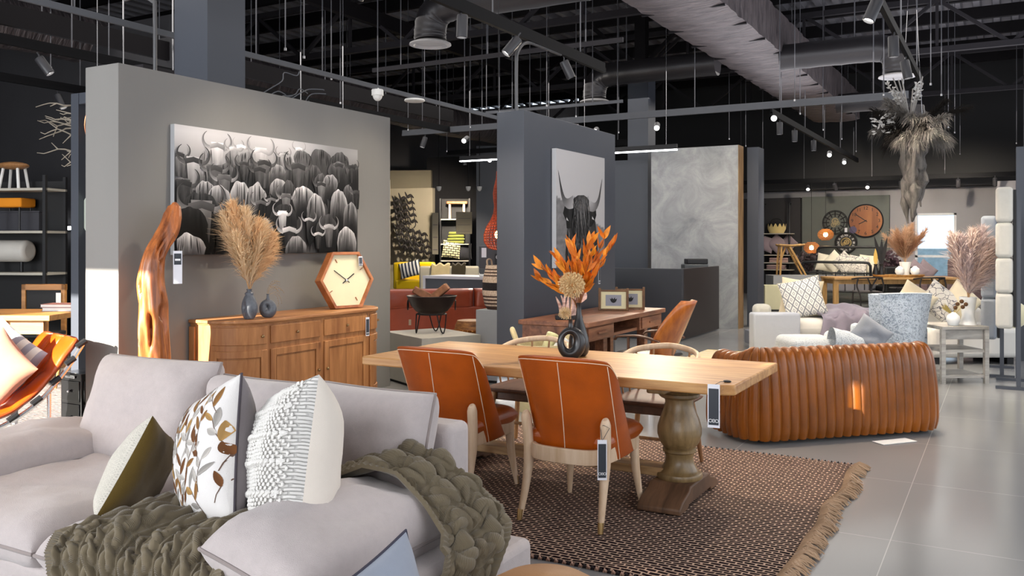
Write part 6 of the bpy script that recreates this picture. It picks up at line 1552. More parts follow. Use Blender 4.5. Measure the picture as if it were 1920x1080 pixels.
MB().bb(-.65, .65, -1.3, 1.6, .004, .014).build('weave', stripe_mat('yellow_stripe', '#cdb26a', '#d8d2c4', 2.6, 'Y'), o, smooth=0)
o = thing('paper_sheet', 'loose sheet of white paper lying on the floor by the channel sofa', 'paper', (-.72, 7.12, .003), R(50)); MB().bb(-.16, .16, -.06, .06, 0, .003).build('sheet', m_white, o, smooth=0)
# hanging driftwood and dried foliage
HP = (-.97, 11.5)
o = thing('hanging_foliage', 'dark driftwood trunk with dried foliage hanging upside down from the ceiling', 'hanging decoration', (*HP, 1.75))
m_bark = wood('grey_bark', '#69645f', '#1f1c1a', (6, 6, 1), 3, .85, bump=.8)
b = MB()
for k, (dx, dy, zt, r_) in enumerate(((0, 0, 1.25, .055), (.06, .04, 1.2, .05), (-.06, .02, 1.3, .045), (.1, -.03, 1.15, .04), (.03, -.05, 1.1, .04))):
    lo = (0, .35, -.02, .18, .05)[k]; n = 16
    b.tube([(dx+.015*math.sin(i*.9+k), dy+.015*math.cos(i*1.3+k), lerp(lo, zt, i/n)) for i in range(n+1)], [1.6*r_*min(1, .12+i/5)*(1+.25*math.sin(i*2.1+k)) for i in range(n+1)], 9)
b.build('trunk', m_bark, o)
rnd = random.Random(12); f1 = MB(); f2 = MB()
for i in range(26):
    a = rnd.uniform(0, 2*PI); el = rnd.uniform(-35, 40); d = V((math.cos(a)*math.cos(R(el)), math.sin(a)*math.cos(R(el)), math.sin(R(el)))); c = V((.06, .03, 1.12+.12*rnd.random()))
    plume(f1 if i % 3 else f2, c, d, rnd.uniform(.38, .66), .14, rnd, 0, 190, droop=.7)
f1.build('grey_grass', fluff('grey_grass', '#77736f'), o, smooth=0); f2.build('dark_grass', fluff('dark_grass', '#2c2927'), o, smooth=0)
b = MB(); w_ = MB()
for i in range(13):
    a = rnd.uniform(0, 2*PI); d = V((math.cos(a)*.4-.12, math.sin(a)*.4, 1)).normalized(); p0 = V((-.02, 0, 1.2)); p1 = p0+d*rnd.uniform(.35, .6); b.tube([p0, p1], [.012, .008], 6)
    if i % 2:
        for q in range(26): blade(w_, p0.lerp(p1, rnd.uniform(.5, 1)), V((rnd.uniform(-1, 1), rnd.uniform(-1, 1), rnd.uniform(-.3, 1))), .05, .01, (0, -1, 0), .2, n=2)
for i in range(60): blade(w_, V((-.28, -.1, 1.18))+V((rnd.uniform(-.15, .12), rnd.uniform(-.1, .1), rnd.uniform(-.12, .12))), V((rnd.uniform(-1, .3), rnd.uniform(-1, 1), rnd.uniform(-.4, .6))), .06, .012, (0, -1, 0), .2, n=2)
b.build('reed_stem', plain('pale_reed', '#8c8884', .8), o); w_.build('silver_leaves', plain('silver_leaf', '#b9b7b4', .6), o, smooth=0)
b = MB()
for s in (-.12, .12): b.cyl((s, 0, 1.1), (0, 0, 3.6), .003, n=4)
b.build('hanging_wire', m_steel, o)

# ================================================================ left bay
struct(MB().bb(-18, -9.7, 8.0, 8.15, 0, 4.6).build('wall_left_bay', m_darkwall, smooth=0))
BX, BY = -10.92, 6.68
o = thing('black_shelf_unit', 'tall black open shelf unit with pale shelves at the left edge', 'shelf unit', (BX, BY, 0), R(20))
for z in (.55, 1.12, 1.65, 2.19): MB().bb(-1.6, .4, -.2, .2, z-.03, z).build('shelf', plain('shelf_pale', '#b5b0a4', .6), o, smooth=0)
for x in (.38, -.75, -1.58):
    for y in (-.19, .19): MB().bb(x-.02, x+.02, y-.02, y+.02, 0, 2.35).build('upright', m_black, o, smooth=0)
MB().bb(-1.58, .38, .19, .2, 0, 2.3).build('back_panel', m_blackm, o, smooth=0)
def bs(x, z, y=0): return (BX+x*.94-y*.342, BY+x*.342+y*.94, z)
o = thing('wood_top_stool', 'small wooden topped stool with pale legs on the highest black shelf', 'stool', bs(-.22, 2.192), R(20)); b = MB(); b.ell((0, 0, .30), (.2, .16, .05), 20, 10); b.build('seat', m_oak, o)
for s in (-1, 1): MB().tube([(s*.1, -.05, .28), (s*.14, -.08, 0)], .018, 8).build('leg', m_white, o); MB().tube([(s*.1, .08, .28), (s*.14, .1, 0)], .018, 8).build('leg', m_white, o)
o = thing('orange_stool', 'orange topped stool on the second black shelf', 'stool', bs(-.2, 1.652), R(20)); MB().bb(-.2, .2, -.14, .14, .3, .42).build('seat', plain('orange_felt', '#e08a10', .8), o, bevel=.02)
for s in (-1, 1):
    for y in (-.1, .1): MB().cyl((s*.15, y, 0), (s*.15, y, .3), .013, n=8).build('leg', m_black, o)
o = thing('storage_box', 'grey storage box behind the orange stool on the second black shelf', 'box', bs(-.15, 1.652, .11), R(20)); MB().bb(-.35, .25, -.05, .06, 0, .24).build('body', plain('box_grey', '#3a3a40', .8), o, bevel=.005); MB().bb(-.36, .26, -.055, .065, .24, .26).build('lid', plain('box_grey', '#3a3a40', .8), o, smooth=0)
o = thing('cylinder_lamp', 'white horizontal cylinder table lamp on the third black shelf', 'lamp', bs(-.28, 1.122), R(20)); MB().cyl((-.3, 0, .27), (.3, 0, .27), .14, n=28).build('lamp_shade', plain('lamp_white', '#c6c2bb', .6), o, bevel=.05, seg=3); MB().cyl((.18, 0, 0), (.18, 0, .16), .02).build('leg', m_black, o); MB().cyl((-.2, 0, 0), (-.2, 0, .16), .02).build('leg', m_black, o)
# desk and chairs, floor rug
m_dk2 = wood('oak_desk', '#c0894a', '#94642c', (.8, 6, 6), 2.3, .45, plank=.18)
o = thing('oak_table', 'honey oak table with splayed brace at the left edge', 'table', (-9.48, 5.34, 0), R(28))
MB().bb(-1.0, .92, -.42, .42, .70, .76).build('table_top', m_dk2, o, bevel=.006); MB().bb(-.9, .82, -.36, -.32, .56, .70).build('apron', m_dk2, o, smooth=0)
for x in (-.92, .40):
    for y in (-.36, .36): MB().bb(x-.045, x+.045, y-.045, y+.045, 0, .70).build('leg', m_dk2, o, bevel=.004)
b = MB(); b.bar((.42, -.36, .52), (.88, -.3, .1), .05, .06); b.build('brace', m_dk2, o)
o = thing('oak_frame_chair', 'oak framed chair in front of the honey oak table', 'chair', (-9.25, 4.62, 0), R(28))
for x in (-.26, .26):
    MB().bb(x-.025, x+.025, -.24, -.19, 0, .66).build('leg', m_dk2, o, bevel=.004); MB().bb(x-.025, x+.025, .2, .25, 0, .44).build('leg', m_dk2, o, bevel=.004)
MB().bb(-.285, .285, -.25, -.19, .58, .66).build('crest_rail', m_dk2, o, bevel=.004); MB().bb(-.27, .27, -.22, .24, .40, .45).build('seat', m_black, o, bevel=.01)
o = thing('oak_back_chair', 'oak chair behind the honey oak table with a tag on its rail', 'chair', (-9.95, 6.15, 0), R(208))
for x in (-.24, .24):
    MB().bb(x-.025, x+.025, -.24, -.19, 0, 1.0).build('leg', m_dk2, o, bevel=.004); MB().bb(x-.025, x+.025, .2, .25, 0, .44).build('leg', m_dk2, o, bevel=.004)
MB().bb(-.265, .265, -.25, -.19, .93, 1.0).build('crest_rail', m_dk2, o, bevel=.004); MB().bb(-.27, .27, -.22, .24, .40, .45).build('seat', m_black, o, bevel=.01); MB().bb(-.215, .215, -.23, -.21, .6, .93).build('back_panel', m_blackm, o, smooth=0)
t_ = MB().bb(-.03, .03, 0, .003, -.13, 0).build('price_tag', m_white, o, smooth=0); t_.location = (-.2, -.17, .90)
o = thing('blue_shell_chair', 'slate blue plastic shell chair at the end of the honey oak table', 'chair', (-8.35, 5.75, 0), R(118))
b = MB(); b.grid(lambda u, v: ((2*u-1)*.24, interp([0, .5, .6, 1], [.25, -.15, -.22, -.30], v), interp([0, .5, .6, 1], [.45, .43, .48, .84], v)+.05*(2*u-1)**2), 14, 18); b.build('shell', plain('slate_blue', '#46505f', .4), o, solid=.015)
for x in (-.18, .18):
    for y in (-.16, .18): MB().tube([(x, y, .43), (x*1.25, y*1.25, 0)], .014, 8).build('leg', m_dk2, o)
for i, (z, c, w, lb) in enumerate(((.762, '#c9c9cc', .17, 'thick white book at the bottom of the pile on the oak table'), (.80, '#8a5a50', .19, 'brown covered book on top of the pile on the oak table'))):
    o = thing('book', lb, 'book', (-8.93, 5.86, z), R(28), 'books on the oak table'); MB().bb(-w, w, -.12, .12, .004, .032).build('pages', m_white, o, smooth=0); MB().bb(-w-.005, w+.005, -.125, .125, 0, .005).build('cover', plain('cover_'+c[1:], c, .6), o, smooth=0); MB().bb(-w-.005, w+.005, -.125, .125, .032, .036).build('cover', plain('cover_'+c[1:], c, .6), o, smooth=0)
o = thing('patterned_rug', 'dark rug with wavy grey lines on the floor at the left', 'rug', (-8.0, 4.75, 0), R(24))
def wavy_mat():
    m, nt, b = _new('wavy_rug'); co = coords(nt); w = node(nt, 'ShaderNodeTexWave', Scale=9.0, Distortion=6.0, Detail=3.0, bands_direction='Y'); w.inputs['Detail Scale'].default_value = 1.5; L(nt, co, w.inputs['Vector'])
    L(nt, ramp(nt, w.outputs['Fac'], [(.4, hexc('#3a3033')), (.6, hexc('#a39a98'))]), b.inputs['Base Color']); b.inputs['Roughness'].default_value = .95; return m
MB().bb(-1.1, 1.0, -.85, 1.0, .003, .012).build('weave', wavy_mat(), o, smooth=0)
# scoop chair
m_org = leather('orange_leather', '#b8480c', .25, var=.2, coat=.4)
SC = (-6.13, 3.55)
o = thing('sling_chair', 'glossy orange leather sling chair on a chrome frame at the left', 'armchair', (*SC, 0), R(75))
sl = spline([(-.62, 0, .34), (-.40, 0, .27), (-.12, 0, .29), (.12, 0, .42), (.30, 0, .62), (.42, 0, .80)], 40)
def slf(u, v):
    k = v*(len(sl)-1); i = min(int(k), len(sl)-2); p_ = sl[i].lerp(sl[i+1], k-i); y = lerp(-.34, .34, u)
    puff = .035*abs(math.sin(u*PI*3))**.5*abs(math.sin(v*PI*4))**.3+.012*noise.noise(V((u*6, v*9, 2)))
    tg_ = (sl[i+1]-sl[i]).normalized(); nn = V((-tg_.z, 0, tg_.x)); return p_+V((0, y, 0))+nn*(puff+.03)
b = MB(); b.grid(slf, 40, 60); b.build('sling_pad', m_org, o, solid=.03)
b = MB()
for u in (.333, .667): b.tube([slf(u, v/40)+V((0, 0, .005)) for v in range(41)], .004, 5)
b.build('piping', plain('dark_stitch', '#4a1c08', .6), kids(o)[0])
for s in (-.36, .36): MB().tube([V((p_.x, s, p_.z-.02)) for p_ in sl], .016, 8).build('side_rail', m_steel, o)
for s in (-.36, .36): MB().tube([(-.4, s, .28), (-.2, s, 0), (.2, s, 0), (.2, s, .46)], .014, 8).build('leg', m_steel, o)
for k in range(4, 40, 5):
    p_ = sl[k]
    for s in (-.36, .36): MB().cyl((p_.x-.03, s, p_.z-.02), (p_.x+.03, s, p_.z+.02), .022, n=8).build('lacing', m_black, o)
pillow('blush_pillow', 'blush pink pillow in the orange sling chair', .46, .46, .16, fabric('blush_cotton', '#a8705c'), fabric('blush_cotton', '#a8705c'), (-5.98, 3.42, .62), R(20), R(20), R(40), n=14)
pillow('plaid_pillow', 'grey white plaid pillow with cream back behind the blush pillow', .46, .46, .15, stripe_mat('plaid', '#9a9aa4', '#d8d4cc', 3, 'X'), m_cream_back, (-6.14, 3.58, .66), R(24), R(10), R(34), n=14)
# black cabinet box with chrome tabs
o = thing('black_cabinet', 'small glossy black cabinet with chrome label handles beside the partition', 'cabinet', (-6.36, 4.36, 0), 0)
m_gbl = plain('gloss_black', (.008, .008, .009), .15, coat=.5)
MB().bb(-.13, .13, -.13, .13, 0, .48).build('carcass', m_gbl, o, bevel=.006)
for f, (x, y, rz_) in enumerate(((0, -.131, 0), (.131, 0, PI/2))):
    for z0, z1 in ((.03, .24), (.26, .42)):
        d_ = MB().bb(-.11, .11, -.006, 0, z0, z1).build('drawer', m_gbl, o, bevel=.003); d_.location = (x, y, 0); d_.rotation_euler = (0, 0, rz_); MB().ell((0, -.02, (z0+z1)/2), .013, 10, 8).build('knob', m_steel, d_)
    h_ = MB().bb(-.06, .06, -.012, -.002, .44, .462).build('label_holder', m_steel, o, bevel=.004); h_.location = (x, y, 0); h_.rotation_euler = (0, 0, rz_)
# tall steel framed mirror stand + hanging twigs
o = thing('steel_frame', 'tall grey steel display frame left of the partition', 'display frame', (-7.38, 5.0, 0), R(0))
for x in (-.0, .55): MB().bb(x-.055, x+.055, -.055, .055, 0, 2.86).build('post', m_slate, o, smooth=0)
MB().bb(-.05, .6, -.05, .05, 2.76, 2.86).build('top_rail', m_slate, o, smooth=0); MB().bb(-.05, .6, -.04, .04, 0, .05).build('bottom_rail', m_slate, o, smooth=0)
o = thing('copper_ring', 'looped copper ring ornament hanging in the steel frame', 'ornament', (-7.14, 5.0, 2.57))
for k in range(4): MB().tube([(.13*math.cos(a)+.012*k, .02*k-.03, .16*math.sin(a)) for a in [2*PI*i/32 for i in range(32)]], .006, 6, closed=True).build('loop', plain('copper', '#c9805a', .35, .8), o)
MB().cyl((0, 0, .16), (0, 0, .20), .004, n=5).build('hook', m_steel, o)
o = thing('white_disc', 'pale round disc ornament hanging in the steel frame', 'ornament', (-7.17, 5.01, 1.76)); MB().lathe([(.001, -.01), (.2, -.01), (.21, 0), (.2, .01), (.001, .01)], 32).build('disc', plain('pale_disc', '#b8c0b4', .7), o).rotation_euler = (PI/2, 0, 0)
MB().cyl((0, 0, .2), (0, 0, 1.0), .002, n=4).build('cord', m_string, o)
o = thing('twig_chandelier', 'bare pale twig branches hanging like a chandelier at the left', 'hanging decoration', (-7.35, 5.15, 2.45)); rnd = random.Random(6)
MB().cyl((0, 0, 0), (0, 0, 3.6), .004, n=5).build('hanging_wire', m_steel, o)
for k in range(12):
    p_ = V((.0, .0, rnd.uniform(-.15, .3))); a = rnd.uniform(PI*.85, PI*1.25); pts = [p_.copy()]
    for j in range(9): p_ = p_+V((math.cos(a)*.062, math.sin(a)*.055, rnd.uniform(-.03, .03))); pts.append(p_.copy()); a += rnd.uniform(-.35, .35)
    b = MB(); b.tube(pts, [.012-.001*i for i in range(10)], 6)
    for q in (4, 6): b.tube([pts[q], pts[q]+V((rnd.uniform(-.16, -.05), rnd.uniform(-.05, .05), rnd.uniform(-.1, .08)))], [.006, .003], 5)
    b.build('twig', plain('bleached_twig', '#8d8578', .85), o)
o = thing('wall_light_bar', 'short white light bar on the dark wall at the left', 'wall lamp', (-12.1, 7.9, 1.69), VR*0); MB().bb(-.35, .35, 0, .05, 0, .05).build('diffuser', glow('led_white', (.95, .97, 1), 9), o, smooth=0); MB().bb(-.36, .36, .05, .08, -.01, .06).build('housing', m_black, o, smooth=0)
# ================================================================ ceiling
b = MB(); per = .34; n = int((XR-XL)/per); prof = []
for i in range(n):
    x = XL+i*per; prof += [(x, .0), (x+per*.34, .0), (x+per*.42, .12), (x+per*.92, .12)]
prof.append((XL+n*per, 0))
vs = [(x, YB, ZC+z) for x, z in prof]+[(x, YF, ZC+z) for x, z in prof]; N_ = len(prof)
b.add(vs, [(i, N_+i, N_+i+1, i+1) for i in range(N_-1)]); m_deck2 = plain('dark_steel_deck', (.22, .215, .235), .4, .3)
struct(b.build('ceiling_deck', m_deck2, smooth=0))
m_beam = plain('black_steel', (.008, .007, .008), .6, spec=.1)
for i, y in enumerate(np.arange(4.2, 25.5, 1.55)):
    MB().bb(XL, XR, y-.05, y+.05, ZC-.24, ZC).build('ceiling_beam', m_beam, None, smooth=0)['kind'] = 'structure'
m_gir = plain('grey_black_steel', (.022, .02, .023), .6, spec=.15)
for i, y in enumerate((7.3, 12.2, 17.3, 22.3)):
    b = MB()
    for z in (5.85, 4.95):
        b.bb(-16, XR, y-.05, y+.05, z-.05, z+.05)
    x = -16; k = 0
    while x < XR-1: b.bar((x, y, 5.85 if k % 2 else 4.95), (x+1.15, y, 4.95 if k % 2 else 5.85), .06, .06); x += 1.15; k += 1
    for xx in np.arange(-14.85, XR, 2.3): b.bar((xx, y, 4.95), (xx, y, 5.85), .05, .05)
    struct(b.build('ceiling_truss', m_gir, smooth=0))
for i, (x, y0, y1) in enumerate(((-5.0, 4, 25), (-9.6, 4, 25), (.6, 6, 25))):
    b = MB(); b.bb(x-.06, x+.06, y0, y1, 5.3, 5.55); y = y0
    while y < y1-1.2: b.bar((x, y, 5.5), (x+.0, y+1.2, 6.1), .05, .05); y += 2.4
    struct(b.build('ceiling_girder', m_beam, smooth=0))
b = MB(); b.bb(-6.40, -5.98, 15.9, 16.3, 0, 4.75); struct(b.build('column_reception', m_slate, smooth=0))
b = MB(); b.bb(-6.3, -6.08, 16.0, 16.2, 4.75, ZC)
for s in (-1, 1): b.bar((-6.2, 16.1, 4.9), (-6.2+s*1.1, 16.1, 5.9), .08, .08)
struct(b.build('column_reception_steel', m_beam, smooth=0))
# main insulated duct
def duct_mat():
    m, nt, b = _new('insulated_duct'); b.inputs['Roughness'].default_value = .5; b.inputs['Metallic'].default_value = .25
    co = coords(nt, (1.2, 6, 1.2)); n = node(nt, 'ShaderNodeTexNoise', Scale=2.2, Detail=5.0, Distortion=.8); L(nt, co, n.inputs['Vector'])
    L(nt, ramp(nt, n.outputs['Fac'], [(.35, (.06, .05, .053)), (.65, (.125, .103, .105))]), b.inputs['Base Color']); addbump(nt, b, n.outputs['Fac'], .9, .06); return m
m_duct = duct_mat(); m_dk = plain('black_duct', (.02, .018, .02), .4, .3)
o = thing('insulated_duct', 'large wrinkled insulated rectangular duct running under the roof deck', 'air duct', (-3.6, 0, 4.5))
b = MB(); nseg = 120
def du_(u, v):
    y = lerp(4.5, 22.5, u); k = y/1.05 % 1; bul = .05*math.sin(PI*k)**.4
    a = [(-.52, .62), (-.52, 0), (.52, 0), (.52, .62)]; t = v*3; i = min(int(t), 2); f = t-i
    x = lerp(a[i][0], a[i+1][0], f); z = lerp(a[i][1], a[i+1][1], f)
    w = .02*noise.noise(V((x*4, y*5, z*4)))
    if i == 1: z -= bul*math.sin(PI*f)**.5+w
    else: x += (-1 if i == 0 else 1)*(bul*.6+w)
    return (x, y, z)
b.grid(du_, 180, 25); b.build('duct_body', m_duct, o)
b = MB(); b.bb(-.5, .5, 4.5, 22.5, .55, .62); b.build('duct_top', m_dk, o, smooth=0)
for k in range(1, 17):
    y = 4.5+k*1.05; MB().bb(-.55, .55, y-.02, y+.02, -.03, .0).build('strap', m_beam, o, smooth=0)
for k in range(6): MB().cyl((.50, 6+3*k, .6), (.50, 6+3*k, 1.7), .01, n=5).build('hanger', m_steel, o)
m_alu = plain('duct_grille', (.33, .32, .32), .4, .2)
def branch(lab, y, x0, x1, zc=4.45, r=.2, drop=3.98, label2=''):
    o = thing('round_duct', lab, 'air duct', (x1, y, drop), 0, 'round branch ducts'); s = 1 if x0 > x1 else -1
    pts = spline([(x0-x1, 0, zc-drop), (.8*s, 0, zc-drop), (.25*s, 0, zc-drop-.01), (.05*s, 0, zc-drop-.12), (0, 0, zc-drop-.3), (0, 0, .06)], 40)
    b = MB(); b.tube(pts, [r*(1+.03*(i % 4 == 0)) for i in range(len(pts))], 18); b.build('duct_pipe', m_dk, o)
    MB().lathe([(r*.9, .05), (r*1.3, .015), (r*1.32, 0), (r*1.05, -.01), (r*.9, .02), (.001, .025)], 32).build('diffuser', m_alu, o)
    MB().cyl((x0-x1)*.5*0+V((.5*s, 0, zc-drop+r)) if False else V((.6*s, 0, zc-drop+r)), V((.6*s, 0, ZC-drop)), .01, n=5).build('hanger', m_rod, o)
    return o
branch('black round duct bending down to a diffuser above the wildebeest wall', 9.0, -4.1, -6.27)
branch('black round duct bending down to a diffuser behind the slate wall', 14.1, -4.1, -6.3)
branch('black round duct bending down to a diffuser near the hanging foliage', 14.2, -3.1, -1.4)
branch('black round duct with its diffuser in front of the far bay', 19.5, -3.1, -1.6)
o = thing('long_duct', 'long brownish duct running along the roof at the left', 'air duct', (-11.85, 0, 4.5)); MB().tube([(0, y, .03*math.sin(y)) for y in np.arange(5, 24.5, .6)], [.36+.02*(i % 2) for i in range(len(np.arange(5, 24.5, .6)))], 18).build('duct_pipe', m_duct, o)
for k in range(5): MB().cyl((0, 6+4*k, .36), (0, 6+4*k, 1.7), .01, n=5).build('hanger', m_steel, o)

# lighting tracks with spotlights
ORD = ['first', 'second', 'third', 'fourth', 'fifth', 'sixth', 'seventh', 'eighth', 'ninth']
m_lens = glow('spot_lens', (1, .96, .9), 14); m_spot = plain('spot_black', (.03, .03, .035), .4)
m_track = plain('track_black', (.006, .006, .007), .6, spec=.08); m_trackg = plain('tray_grey', (.10, .105, .118), .6, spec=.15)
def rail(name, lab, cat, p0, p1, w=.05, h=.05, mat=None, hang=1.3, r=.008, hmat=None, top=None):
    p0, p1 = V(p0), V(p1); o = thing(name, lab, cat, p0); d = p1-p0; l = d.length
    MB().bar((0, 0, 0), d, h, w).build('rail', mat or m_track, o, smooth=0)
    if name == 'lighting_track': MB().bar((0, 0, h), d+V((0, 0, h)), h*.6, w*1.6).build('support_channel', mat or m_track, o, smooth=0)
    k = int(l/hang)
    for i in range(k+1):
        q = d*((i+.35)/(k+.7)); MB().cyl(q, q+V((0, 0, (top or ZC)-p0.z)), r, n=5).build('hanger', hmat or m_rod, o)
    return o
spot0 = [None]
def head(p, tgt, lab, grp):
    if spot0[0] is None:
        o = thing('track_spotlight', lab, 'spotlight', p, 0, grp); bd = MB().lathe([(.001, .11), (.045, .11), (.05, .10), (.05, -.09), (.044, -.095), (.042, -.07), (.001, -.07)], 20).build('housing', m_spot, o)
        MB().cyl((0, 0, -.072), (0, 0, -.066), .041, n=20).build('lens', m_lens, o)
        b = MB(); b.tube([(0, 0, .10), (0, .02, .14), (0, .02, .17)], .008, 6); b.build('yoke', m_spot, o)
        spot0[0] = o
    else: o = dup(spot0[0], p, label=lab); o['group'] = grp
    o.rotation_euler = (V(p)-V(tgt)).to_track_quat('Z', 'Y').to_euler() if tgt else (0, 0, 0)
    return o
TZ = 3.6
TR = [('thick black lighting track above the dining table', (-4.25, 2.5, TZ), (-4.25, 9.8, TZ), .06, m_track, [((-4.25, 5.2, 3.44), (-5.6, 5.2, 1.5)), ((-4.25, 6.6, 3.44), (-4.4, 6.6, 0)), ((-4.25, 7.5, 3.44), (-5.6, 6.2, 1.2)), ((-4.25, 8.78, 3.43), (-3.4, 9.6, 1))]),
 ('grey lighting track crossing behind the slate wall', (-10.2, 13.7, TZ), (-1.2, 13.7, TZ), .05, m_trackg, [((-9.7, 13.7, 3.42), (-10.2, 13, 1)), ((-8.75, 13.7, 3.42), (-7.8, 9, 1.5)), ((-7.95, 13.7, 3.42), (-6.5, 8.5, 1.5)), ((-6.1, 13.7, 3.42), (-4.5, 8, 1.5)), ((-5.0, 13.7, 3.42), (-3.5, 9.0, 1.2)), ((-3.1, 13.7, 3.42), (-1.0, 4.0, 2.2))]),
 ('black lighting track at the right above the channel sofa', (-.95, 5.5, TZ), (-.95, 12.6, TZ), .05, m_track, [((-.95, 7.75, 3.42), (-2.0, 6.9, .5)), ((-.95, 9.3, 3.42), (-.9, 9.4, 0)), ((-.95, 10.6, 3.42), (-.4, 10.6, .5))]),
 ('black lighting track running toward the far clock wall', (-3.3, 14.4, TZ), (-3.3, 24, TZ), .05, m_track, [((-3.3, 15.0, 3.42), None), ((-3.3, 16.2, 3.42), None), ((-3.3, 18.0, 3.42), None), ((-3.3, 19.8, 3.42), (-2.5, 14, 1)), ((-3.3, 21.8, 3.42), (-2.5, 16, 1))]),
 ('black lighting track crossing close to the far clock wall', (-7, 24.3, 3.14), (1, 24.3, 3.14), .05, m_track, [((-4.6, 24.3, 2.97), (-4, 21, 1)), ((-3.9, 24.3, 2.97), (-3.7, 25.5, 1.5)), ((-3.1, 24.3, 2.97), (-3, 20, 1)), ((-2.3, 24.3, 2.97), (-2.2, 25, 1)), ((-1.0, 24.3, 2.97), (-1, 25.5, 1)), ((-.2, 24.3, 2.97), (-.2, 25.5, .5))]),
 ('black lighting track at the far left of the ceiling', (-9.1, 3.6, TZ), (-9.1, 14, TZ), .05, m_track, [((-9.1, 4.35, 3.42), (-7.6, 3.6, .6)), ((-9.1, 5.75, 3.42), (-7.9, 6.9, 1)), ((-9.1, 9.6, 3.42), (-9.1, 8, 0))]),
 ('second black lighting track at the left, over the shelf unit', (-11.2, 5, TZ), (-11.2, 14, TZ), .05, m_track, [((-11.2, 7.3, 3.42), (-10, 8, .5)), ((-11.2, 8.3, 3.42), None), ((-11.2, 9.2, 3.42), (-10, 10, 1.5)), ((-11.2, 10.3, 3.42), None)]),
 ('black lighting track in the dark bay between the display walls', (-11.5, 17.2, TZ), (-6.5, 17.2, TZ), .05, m_track, [((-11.0, 17.2, 3.42), None), ((-10.3, 17.2, 3.42), (-9, 12, 1)), ((-9.5, 17.2, 3.42), None), ((-8.8, 17.2, 3.42), None), ((-8.0, 17.2, 3.42), None)])]
for lab, p0, p1, w, mt, hs in TR:
    rail('lighting_track', lab, 'lighting track', p0, p1, w, .045, mt, hang=2.0 if mt is m_track else 1.5, top=4.4 if p0[0] == -3.3 else None)
    for i, (p, t) in enumerate(hs):
        head(p, t, '%s black spotlight on the %s' % (ORD[i], lab.replace('lighting ', '')), 'spotlights on the '+lab.replace('lighting ', ''))
rail('cable_tray', 'pale grey cable tray running above the wildebeest wall', 'cable tray', (-7.3, 3.4, TZ), (-7.45, 14.2, TZ), .06, .03, m_trackg, 1.2)
rail('cable_tray', 'short grey cable tray left of the slate wall top', 'cable tray', (-8.0, 13.2, 3.8), (-5.4, 13.2, 3.8), .05, .03, m_trackg, 1.6)
rail('cable_tray', 'thin grey tray crossing under the deck above the dining table', 'cable tray', (-8.3, 10.4, 4.1), (-4.25, 10.4, 4.1), .06, .03, m_gir, 1.5)
rail('cable_tray', 'black cable tray along the roof at the left edge', 'cable tray', (-9.9, 4, 4.1), (-9.9, 15, 4.1), .25, .06, m_beam, 1.6)
o = thing('conduit_pipe', 'grey conduit bending up from the slate wall top to the thick black track', 'pipe', (-4.25, 7.6, 2.82)); MB().tube(spline([(0, 0, 0), (0, 0, .45), (0, .03, .6), (.0, .2, .72), (0, .5, .745), (0, 1.0, .75)], 30), .018, 8).build('pipe', plain('conduit', (.09, .09, .095), .4, .3), o)
o = thing('conduit_pipe', 'grey conduit hooking over beside the blue grey column', 'pipe', (-6.8, 5.35, 2.6)); MB().tube(spline([(0, 0, 0), (0, 0, 1.0), (-.03, 0, 1.12), (-.15, -.05, 1.17), (-.3, -.1, 1.15)], 24), .018, 8).build('pipe', plain('conduit', (.09, .09, .095), .4, .3), o); MB().cyl((-.28, -.1, 1.16), (-.28, -.1, 3.6), .008, n=5).build('hanger', m_rod, o)
o = thing('dome_camera', 'white dome security camera under the pale cable tray', 'security camera', (-7.38, 9.35, 3.46)); MB().lathe([(.075, .11), (.08, .1), (.08, .03), (.001, .03)], 20).build('base', m_white, o); b = MB(); b.ell((0, 0, .03), (.065, .065, .075), 18, 10); b.build('dome', m_white, o); MB().cyl((0, 0, .105), (0, 0, .13), .02).build('hanger', m_white, o)
o = thing('round_downlight', 'flat round white fitting under the pale cable tray', 'ceiling lamp', (-7.38, 10.2, 3.53)); MB().lathe([(.001, .03), (.14, .03), (.15, .01), (.14, 0), (.001, 0)], 24).build('disc', m_white, o)
for i, (px, d) in enumerate(((823, 22), (878, 22), (899, 22))):
    x, y = far(px, d); o = thing('dome_camera', '%s small white dome camera in the dark far bay' % ('leftmost', 'middle', 'rightmost')[i], 'security camera', (x, y, 2.85), 0, 'dome cameras in the far bay'); MB().lathe([(.06, .07), (.065, .06), (.055, .0), (.03, -.04), (.001, -.05)], 16).build('dome', m_white, o); MB().cyl((0, 0, .07), (0, 0, 3.3), .012, n=5).build('hanger', m_black, o)
o = thing('loose_cables', 'tangle of loose grey cables on top of the partition', 'cable', (-5.8, 5.75, 2.812)); rnd = random.Random(5)
for k in range(5):
    p_ = V((0, .1*k-.1, 0)); pts = [p_.copy()]
    for j in range(5): p_ = p_+V((rnd.uniform(-.05, .05), rnd.uniform(.0, .16), rnd.uniform(-.02, .1))); pts.append(V((p_.x, p_.y, max(.006, p_.z))))
    MB().tube(spline(pts, 24), .005, 5).build('cable', m_trackg, o)
o = thing('gantry_panel', 'flat black access panel hanging above the partition', 'ceiling panel', (-8.6, 9.6, 3.3)); MB().bb(-.5, .5, -.4, .4, 0, .05).build('panel', m_gir, o, smooth=0); [MB().cyl((s*.4, 0, .05), (s*.4, 0, 2.9), .008, n=5).build('hanger', m_steel, o) for s in (-1, 1)]
o = thing('gantry_panel', 'flat dark panel hanging behind the left end of the partition', 'ceiling panel', (-8.0, 6.2, 3.25)); MB().bb(-.45, .45, -.4, .4, 0, .05).build('panel', m_gir, o, smooth=0); [MB().cyl((s*.4, 0, .05), (s*.4, 0, 2.95), .008, n=5).build('hanger', m_steel, o) for s in (-1, 1)]
